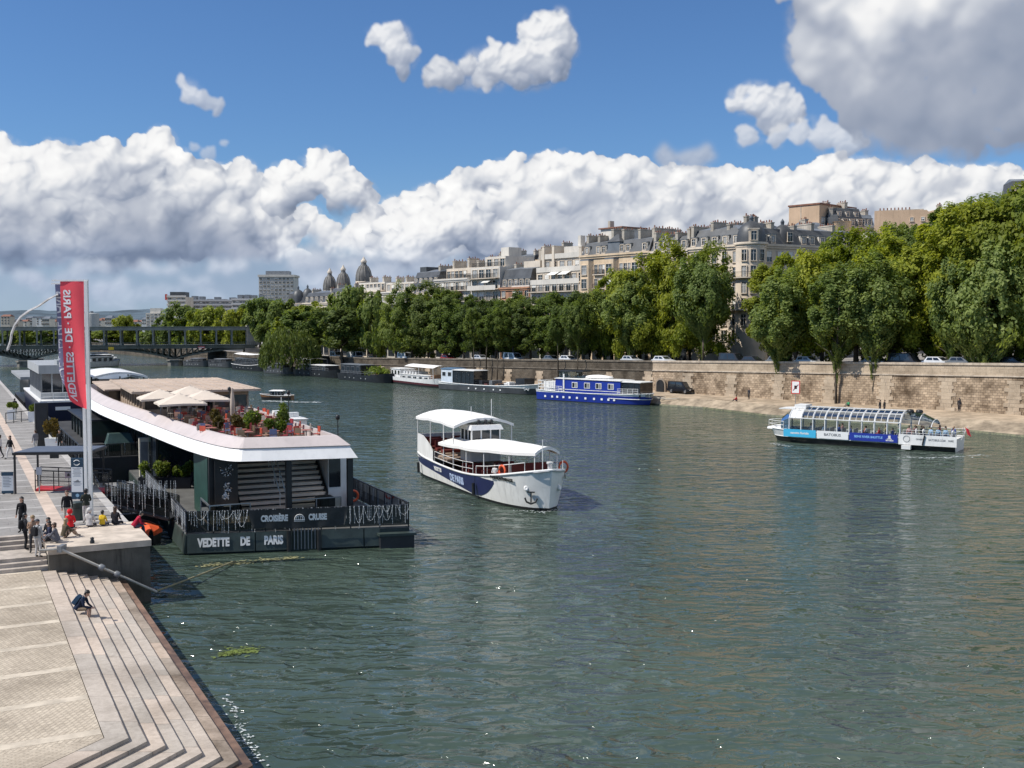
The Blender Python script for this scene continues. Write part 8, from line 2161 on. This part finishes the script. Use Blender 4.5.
# planters and barrier further along the quay
for i, (px, py, lab) in enumerate([(12, 419.5, 'white conical pot with small round shrub, left one by the black barrier'), (33, 421.5, 'white conical pot with round green shrub, right one by the black barrier')]):
    g = G(px, py, ZQ); planter(g, .2, .8, .8, 1.05, LF_BRIGHT, .75, lab, 80 + i, PURE, 'pots on the far quay')
g = G(54, 449, ZQ); planter(g, .1, 1.2, .8, .9, LF_AUT, 1.5, 'big white planter with orange and green shrub behind the shelter', 90, PURE)
a = G(6, 424, ZQ); b = G(29, 421, ZQ); t = thing('barrier', 'black steel crowd barrier across the far quay between two white pots', 'barrier', (0, 0, 0)); guard(t, [(a.x, a.y), (b.x, b.y)], ZQ, ZQ + 1.1, False, 0, 1, 1.0, 'rail')
g = G(42, 446, ZQ); t = thing('dark_kiosk', 'tall narrow black kiosk column behind the shelter roof', 'kiosk', g, BANK_A); m = MB(); m.box(-.5, .5, -.5, .5, 0, 3.6); m.build('body', [BLACK], t); m = MB(); m.box(-.4, .4, -.53, -.505, .6, 3.2); m.build('panel', [DARKH], t)
# ---------------------------------------------------------------- vessels moored further along the left bank
def box_boat(name, label, cat, s, t0, L, w, hz, hmat, rz=BANK_A + PI / 2):
    o = thing(name, label, cat, B(s, t0, 0), BANK_A); m = MB(); m.loft([[(x0, y, z) for x0, z in ((0.3, -.5), (0, hz), (w, hz), (w - .3, -.5))] for y in (0, L)]); m.build('hull', [hmat], o); return o
db = box_boat('restaurant_barge', 'low black restaurant barge with cluttered dark deck rails alongside the quay behind the shelter', 'boat', 92, 8.9, 37, 8.0, 2.2, DARKH)
m = MB(); m.box(0.2, 7.8, .2, 36.8, 2.202, 2.25); m.build('deck', [M('black_deck', (.045, .045, .045), .7, 0, .3, 1)], db)
guard(db, [(0.1, 36.9), (.1, .1), (7.9, .1), (7.9, 36.9)], 2.2, 3.3, True, 0.8, 51)
m = MB(); m.box(2.0, 7.0, 12, 26, 2.26, 4.2); m.mi = 1; m.box(1.6, 7.4, 11.6, 26.4, 4.2, 4.35); m.build('deck_house', [GLASS('barge_glass', (.02, .03, .03), .08), DARKH], db)
for i in range(6): m = MB(); y = 12 + i * 2.8; m.box(1.92, 2.0, y - .06, y + .06, 2.26, 4.2); m.build('mullion', [BLACK], db)
m = MB(); m.loft([[(2.5, 4.0, 2.27), (5.0, 4.0, 2.27), (5.0, 6.0, 2.27), (2.5, 6.0, 2.27)], [(2.9, 4.6, 3.7), (4.6, 4.6, 3.7), (4.6, 5.6, 3.7), (2.9, 5.6, 3.7)]]); m.build('skylight', [M('green_glass', (.10, .16, .15), .1)], db)
m = MB(); m.tube([(.0 + .34 * math.cos(a), -.05, 2.9 + .34 * math.sin(a)) for a in [2 * PI * k / 14 for k in range(15)]], .08, 6, False); m.build('lifebuoy', [ORANGE], db, (6.5, 0, 0))
wb = box_boat('wheelhouse_boat', 'big river boat with white glazed wheelhouse and navy hull band moored behind the flag masts', 'boat', 134, 9.0, 30, 5.4, 4.0, M('deep_navy', (.008, .011, .035), .4))
m = MB(); m.box(-.05, 5.45, -.08, 30, 4.0, 4.2); m.build('gunwale', [WHITE], wb)
PALEW = M('pale_grey_paint', (.36, .37, .37), .5, 0, .06, .6, dirt=.25)
m = MB(); m.box(.3, 5.1, 3, 22, 4.2, 5.0); m.box(.1, 5.3, 2.6, 22.4, 7.2, 8.2)
for i in range(5): x = .3 + i * 1.16; m.box(x, x + .14, 3, 3.16, 5.0, 7.2)
for i in range(8): y = 3 + i * 2.65; m.box(.3, .46, y, y + .16, 5.0, 7.2)
wh = m.build('wheelhouse', [PALEW], wb); m = MB(); m.box(.4, 5.0, 3.1, 21.9, 5.0, 7.2); m.build('glazing', [GLS], wh)
m = MB(); m.box(2.2, 3.6, 4, 8, 8.21, 8.7); m.lathe([(.4, 8.7), (.4, 9.1), (.1, 9.2)], (2.9, 6, 0), 10); m.build('roof_locker', [PALEW], wb); m = MB(); m.tube([(3.8, 9, 8.2), (3.8, 9, 12.6)], .05, 5); m.build('antenna', [STEEL], wb)
railing(wb, [(.1, 0.05, 4.2), (5.3, .05, 4.2)], .9, WHITE, .03, 1.1, 1)
m = MB(); m.box(1.6, 3.2, -.12, -.085, 3.1, 3.5); m.build('name_plate', [PURE], wb)
fp = box_boat('floating_pavilion', 'wide floating pavilion with pale grey flat roof and dark glass walls near the bridge', 'boat', 172, 9.4, 26, 17, 1.6, DARKH)
m = MB(); m.box(.8, 16, 1, 25, 1.61, 4.9); m.build('glass_wall', [GLASS('pav_dark', (.03, .045, .045), .1)], fp)
for i in range(9): m = MB(); x = .8 + i * 1.9; m.box(x - .07, x + .07, .9, 1.0, 1.61, 4.9); m.build('mullion', [GREYM], fp)
m = MB(); m.box(-.4, 16.8, 0, 26, 4.91, 5.3); m.build('roof', [M('pale_grey_roof', (.27, .28, .29), .8, 0, .12, .3)], fp)
wr = box_boat('roofed_boat', 'boat with white arched roof and dark open sides moored behind the wooden terrace pavilion', 'boat', 139, 15.6, 14, 5.6, 2.0, DARKH)
m = MB(); m.grid(lambda u, v: (-.4 + 6.4 * u, 0 + 14 * v, 6.6 + .55 * math.sin(PI * u)), 10, 4); m.loft([[(-.4 + 6.4 * i / 10, 0, 6.6 + .55 * math.sin(PI * i / 10) - k) for i in range(11)] for k in (0, .25)], closed=False, caps=False); m.build('roof', [WHITE], wr)
m = MB(); m.box(.5, 5.1, 1, 13, 2.0, 6.3); m.build('saloon', [GLS], wr)
for x, y in ((0, .3), (2.8, .3), (5.6, .3), (0, 13.6), (5.6, 13.6)): m = MB(); m.tube([(x, y, 2), (x, y, 6.6)], .09, 6); m.build('roof_post', [BLACK], wr)

# ================================================================== people on the left bank
def P(label, px, py, z, fc, pose, top, legs, **k):
    g = G(px, py, z); return person(label, (g.x, g.y, z), fc, pose, top, legs, **k)
ZT = ZQ + .012
P('man in black jacket and pale trousers standing beside the litter bin', 67.5, 525, ZT, 200, 'stand', (.015, .015, .017), (.42, .37, .31), hair=1, seed=1)
P('man in dark green jacket and white trousers standing right by the nearer flag mast', 86.5, 523, ZT, 30, 'arms', (.035, .040, .030), (.55, .52, .50), hair=0)
blkz = 2.915
def S(label, s, t, fc, pose, top, legs, z=blkz, **k):
    q = B(s, t, z); return person(label, (q.x, q.y, z), fc, pose, top, legs, **k)
S('person in bright red hooded jacket sitting on the far edge of the block', 57.0, 5.05, 15, 'sit', (.62, .02, .025), (.03, .03, .05), hood=True, seed=2)
S('person in pale grey hooded jacket sitting with back turned beside the red jacket', 57.0, 5.95, 0, 'sit', (.52, .50, .48), (.10, .10, .13), hood=True)
S('child in bright yellow top sitting between the grey and the black jackets', 57.0, 6.55, -10, 'sit', (.68, .45, .03), (.12, .12, .16), hair=0, H=1.45)
S('brown-haired person in black jacket sitting beside the child in yellow', 57.0, 7.15, -12, 'sit', (.02, .02, .025), (.03, .03, .04), hair=1, long_hair=True)
S('person in crimson top bending forward at the river corner of the block', 55.7, 7.85, -62, 'sit_forward', (.36, .015, .04), (.05, .06, .10), hair=0)
S('fair-haired woman sitting cross-kneed on the block top with her dark coat open', 54.6, 4.55, -40, 'sit_ground', (.09, .075, .05), (.42, .30, .22), hair=2, long_hair=True)
# group at the block's quay corner
P('man in white sleeved black gilet with dark backpack standing on the stair landing', 25.5, 550, ZP + .505, -60, 'arms', (.035, .035, .04), (.018, .018, .02), hair=0, bag=(.02, .02, .022))
P('youth in grey shirt, pale trousers, dark cap and black backpack leaning on the block', 38, 557.5, ZP + .505, -20, 'stand', (.36, .36, .36), (.46, .44, .42), hair=0, bag=(.018, .018, .02), hat=(.06, .06, .07))
P('fair-haired person in black and tan clothes standing between the two backpack wearers', 33.5, 552.5, ZP + .505, 200, 'phone', (.30, .20, .14), (.05, .05, .055), hair=2)
S('dark-haired person in black sitting on the block corner nearest the stairs', 55.2, 3.98, 150, 'sit', (.022, .022, .026), (.04, .04, .05), hair=0, long_hair=True)
S('person in navy jacket sitting among the group on the block corner', 54.2, 3.95, 120, 'sit', (.03, .035, .07), (.06, .06, .07), hair=0)
S('woman with long black hair and black coat standing behind the seated group', 56.9, 2.9, 170, 'stand', (.012, .012, .014), (.02, .02, .022), z=ZT, hair=0, long_hair=True, slim=True)
S('person with brown hair and light collar sitting low in the middle of the group', 53.6, 4.2, 100, 'sit_ground', (.12, .12, .14), (.16, .16, .18), hair=1)
# man on the steps
zz = ZP - .2 + .0
q = B(44.4, T0 + .12, ZP - .0)
person('man in navy jacket with backpack and khaki shorts bending over on the river steps', (q.x, q.y, ZP - .0), -88, 'sit_forward', (.018, .028, .055), (.22, .17, .12), bag=(.035, .075, .13), shorts=True, hair=0, shoes=(.05, .05, .055))
# walkers on the quay
P('woman with dark hair, black top and white trousers walking along the quay', 10.5, 459, ZT, 150, 'walk', (.015, .015, .018), (.62, .60, .58), hair=0, long_hair=True, slim=True)
P('walker in white jacket cut by the photo edge on the quay', 0.5, 458, ZT, 100, 'walk', (.60, .58, .56), (.03, .03, .035), hair=1)
P('person in dark coat walking on the far quay near the barrier', 15, 414, ZT, 10, 'walk', (.02, .02, .025), (.03, .03, .04), hair=0)
P('person in grey top standing beside the tall black kiosk', 36, 452, ZT, 60, 'stand', (.20, .20, .22), (.55, .54, .52), hair=1)
P('person in black jacket and red bag near the big white planter', 60, 452, ZT, 180, 'stand', (.02, .02, .02), (.03, .03, .03), hair=0)
P('person in long green coat standing on the restaurant boat deck beside the green wall', 201.5, 495, 1.17, 150, 'phone', (.012, .13, .075), (.02, .06, .045), hair=0, dress=True, skin=1)
q = VW(1.6, 20.2, 1.17); person('guest with bare arms in pink top behind the deck hedge', q, 120, 'arms', (.55, .30, .26), (.06, .06, .08), hair=1, sleeves=False)
q = VW(3.2, 19.6, 1.17); person('guest in dark clothes deeper under the white roof behind the deck hedge', q, 100, 'stand', (.06, .06, .07), (.04, .04, .05), hair=0)
# ================================================================== far quay: people, sign, van, parked cars
def car(label, x, y, z, rz, col, kind='car', name='parked_car', group='vehicles parked along the far street'):
    t = thing(name, label, 'van' if kind != 'car' else 'car', (x, y, z), rz, group)
    L, W_, H = {'car': (4.3, 1.75, 1.45), 'van': (4.9, 1.95, 1.95), 'truck': (6.2, 2.2, 3.0)}[kind]; mt = M('car_paint_%.2f_%.2f' % (col[0], col[2]), col, .3, .1, .05)
    low = [(-L / 2, .35), (-L / 2, .75), (-L / 2 + .1, .85), (L / 2 - (1.3 if kind != 'van' else .9), .92), (L / 2 - .05, .72), (L / 2, .35)]
    m = MB(); m.loft([[(x_, y_ * (1 if z_ < .8 else .97), z_) for x_, z_ in low] for y_ in (-W_ / 2, W_ / 2)]); m.build('body', [mt], t)
    if kind == 'car': g = [(-L / 2 + .35, .86), (-L / 2 + .75, H), (L / 2 - 2.0, H), (L / 2 - 1.2, .93)]
    elif kind == 'van': g = [(-L / 2 + .03, .86), (-L / 2 + .12, H), (L / 2 - 1.7, H), (L / 2 - .85, .93)]
    else: g = [(L / 2 - 2.0, .9), (L / 2 - 1.95, 2.1), (L / 2 - .8, 2.1), (L / 2 - .35, .93)]
    m = MB(); m.loft([[(x_, y_ * (1 if z_ < 1 else .86), z_) for x_, z_ in g] for y_ in (-W_ / 2 * .96, W_ / 2 * .96)]); c = m.build('cabin', [mt], t)
    zt = g[1][1]
    for s in (-1, 1):
        m = MB(); a = 1 / .96; k = W_ / 2 * .96
        def sp(f, z_):
            b = (z_ - .86) / (zt - .86); xl = g[0][0] + (g[1][0] - g[0][0]) * b; xr = g[3][0] + (g[2][0] - g[3][0]) * b; return (xl + (xr - xl) * f, s * (k * (1 - .14 * b) + .012), z_)
        for f0, f1 in ((.10, .48), (.53, .90)): q = [sp(f0, .98), sp(f1, .98), sp(f1, zt - .1), sp(f0, zt - .1)]; m.quad(*(q if s < 0 else q[::-1]))
        m.build('side_window', [GLS], c)
    for i in (0, 1):
        (xa, za), (xb, zb) = (g[0], g[1]) if i == 0 else (g[3], g[2]); sg = -.014 if i == 0 else .014; m = MB(); q = [(xa + (xb - xa) * .12 + sg, -W_ * .42, za + (zb - za) * .12), (xa + (xb - xa) * .12 + sg, W_ * .42, za + (zb - za) * .12), (xa + (xb - xa) * .9 + sg, W_ * .37, za + (zb - za) * .9), (xa + (xb - xa) * .9 + sg, -W_ * .37, za + (zb - za) * .9)]; m.quad(*(q if i else q[::-1])); m.build('windscreen' if i else 'rear_window', [GLS], c)
    if kind == 'truck': m = MB(); m.box(-L / 2, L / 2 - 2.1, -W_ / 2, W_ / 2, .9, H); m.build('cargo_box', [mt], t)
    for x_ in (-L * .31, L * .31):
        for s in (-1, 1):
            m = MB(); m.lathe([(.19, -.1), (.33, -.1), (.34, 0), (.33, .1), (.19, .1)], n=14); m.mi = 1; m.lathe([(.19, -.105), (.19, .105)], n=10); w = m.build('wheel', [BLACK, STEEL], t, (x_, s * (W_ / 2 - .08), .34)); w.rotation_euler = (PI / 2, 0, 0)
    for s in (-1, 1):
        m = MB(); m.box(L / 2 - .1, L / 2 + .012, s * W_ * .36 - .16, s * W_ * .36 + .16, .60, .72); m.build('headlight', [PURE], t); m = MB(); m.box(-L / 2 - .012, -L / 2 + .05, s * W_ * .40 - .09, s * W_ * .40 + .09, .62, .80); m.build('tail_light', [RED], t)
    return t
g = G(677, 393.6, 1.55); wd = Vector((WL[2][0] - WL[1][0], WL[2][1] - WL[1][1])); car('black van parked on the low quay by the arched door in the wall', g.x + .9, g.y + .6, 1.56, math.atan2(-wd.y, -wd.x), (.012, .012, .014), 'van', 'van', None)
cl = [((.55, .56, .57), 'silver'), ((.72, .72, .72), 'white'), ((.03, .03, .035), 'black'), ((.16, .17, .18), 'grey'), ((.30, .03, .03), 'dark red'), ((.05, .08, .18), 'dark blue')]
for i, (px, ci, kd, lab) in enumerate([(1003, 2, 'car', 'dark car parked on the street near the photo edge, between plane trunks'), (955, 3, 'car', 'grey car parked on the street behind the tallest quay poplar'), (928, 1, 'car', 'white car parked on the street under the yellow-green plane trees'), (898, 2, 'van', 'black van in the shade on the street above the river bus stern'), (866, 0, 'car', 'silver car on the street above the middle of the river bus'), (800, 0, 'car', 'silver car on the street above the bow of the river bus'), (768, 3, 'car', 'grey car on the street left of the silver one, behind broad poplar'), (745, 2, 'car', 'black car on the street beside the gap in the trees'), (722, 2, 'van', 'dark van on the street beside the gap in the trees'), (655, 1, 'car', 'white car on the street above the bow of the blue houseboat'), (620, 0, 'car', 'silver car on the street above the blue houseboat roof'), (560, 1, 'car', 'white car on the street behind the bow of the grey barge'), (541, 3, 'car', 'grey car on the street above the blue houseboat stern'), (505, 1, 'van', 'white van on the street above the middle of the grey barge'), (470, 0, 'car', 'silver car on the street above the wheelhouse of the grey barge'), (440, 4, 'car', 'dark red car on the street between the two moored boats'), (395, 1, 'van', 'white van on the street above the maroon-striped boat'), (347, 1, 'truck', 'white box truck on the street above the barge with deck plants'), (326, 1, 'van', 'white van on the street left of the white box truck')]):
    w, seg = wall_d(px); k = (px - 512) / F_PX; sp_ = 2.2 if i % 2 else 2.9
    (xa, ya), (xb, yb) = WL[seg], WL[seg + 1]; dd = Vector((xb - xa, yb - ya, 0)).normalized(); nn = Vector((dd.y, -dd.x, 0))
    if nn.dot(Vector((1, .8, 0))) < 0: nn = -nn
    q = w + nn * sp_ + dd * (-.0); car(lab, q.x, q.y, w.z - .74 if sp_ < 12 else w.z - .9, math.atan2(-dd.y, -dd.x), cl[ci][0], kd)
g = G(737, 401.5, 1.32); person('person in red top sitting on the edge of the low quay', (g.x, g.y, 1.33), 60, 'sit_ground', (.55, .05, .05), (.05, .05, .07), fingers=False)
for px, lab, c in ((880, 'left one of two people in black standing on the quay behind the river bus', (.02, .02, .02)), (884.5, 'right one of two people in black standing on the quay behind the river bus', (.03, .03, .03))):
    g = G(px, 413.5, 1.42); person(lab, (g.x, g.y, 1.44), 100, 'stand', c, (.03, .03, .04), fingers=False)
g = G(849, 406.8, 1.5); person('person in green top sitting against the foot of the quay wall', (g.x, g.y, 1.52), 110, 'sit_ground', (.05, .30, .14), (.06, .06, .07), fingers=False)
g = G(749, 399.5, 1.5); person('person in dark clothes standing by the wall behind the seated red one', (g.x, g.y, 1.5), 120, 'stand', (.04, .04, .05), (.05, .05, .05), fingers=False)
g = G(959, 411.5, 1.55); person('person in dark clothes standing at the wall foot between the last two poplars', (g.x, g.y, 1.55), 120, 'stand', (.03, .03, .035), (.06, .05, .05), fingers=False)
g = G(813, 404.5, 1.35); t = thing('river_sign', 'white river sign with red border on the low quay above the river bus bow', 'sign', g, R(-35)); m = MB(); m.tube([(0, 0, 0), (0, 0, 1.6)], .05, 6); m.build('post', [STEEL], t); m = MB(); m.box(-.65, .65, -.05, 0, 1.5, 3.4); m.build('border', [RED], t); m = MB(); m.box(-.52, .52, -.065, -.052, 1.62, 3.28); m.mi = 1; m.bar((-.4, -.07, 2.0), (.4, -.07, 2.9), .14, .02); m.mi = 2; m.box(-.2, .2, -.072, -.066, 2.2, 2.7); m.build('panel', [PURE, RED, BLACK], t)
t.location = G(795.5, 404.0, 1.35)
# ================================================================== water marks: foam, wakes, weed
def flecks(name, pts, seed, n, size, mat, spread_, zz=.035):
    r = random.Random(seed); m = MB()
    for i in range(n):
        f = r.random() * (len(pts) - 1); k = int(f); f -= k; p = Vector(pts[k]).lerp(Vector(pts[k + 1]), f); w = spread_ * (.4 + .6 * r.random())
        x = p.x + r.gauss(0, w); y = p.y + r.gauss(0, w); s = size * r.uniform(.3, 1.2); a0 = r.random() * 6
        q = [(x + s * (1 + .5 * math.sin(k2 * 2.3 + a0)) * math.cos(k2 * 2 * PI / 7), y + s * .7 * (1 + .5 * math.cos(k2 * 1.7 + a0)) * math.sin(k2 * 2 * PI / 7), zz + .004 * (i % 5)) for k2 in range(7)]
        m.add(q, [tuple(range(7))])
    o = m.build(name, [mat]); o['kind'] = 'stuff'; return o
FOAM = M('foam', (.62, .66, .66), .6, 0, .2, 5); WEED = M('river_weed', (.13, .17, .03), .7, 0, .4, 3)
flecks('foam', [G(226, 696, 0), G(237, 720, 0), G(248, 742, 0), G(266, 775, 0)], 3, 120, .05, FOAM, .16)
flecks('weed', [G(222, 655, 0), G(236, 653, 0), G(252, 650, 0)], 6, 260, .08, WEED, .35)
flecks('weed', [G(203, 566, 0), G(230, 564, 0), G(262, 561, 0), G(300, 558, 0)], 7, 300, .10, M('scum', (.26, .25, .12), .8), .28)
flecks('foam', [G(264, 401, 0), G(288, 402, 0), G(318, 402.5, 0)], 8, 260, .22, FOAM, .7)
flecks('foam', [G(905, 457.5, 0), G(935, 458.5, 0), G(962, 457, 0), G(985, 455, 0)], 9, 110, .13, FOAM, .4)
flecks('foam', [G(560, 508, 0), G(545, 513, 0), G(520, 511, 0)], 10, 70, .07, FOAM, .3)
flecks('foam', [G(775, 444, 0), G(790, 447, 0)], 12, 60, .10, FOAM, .5)
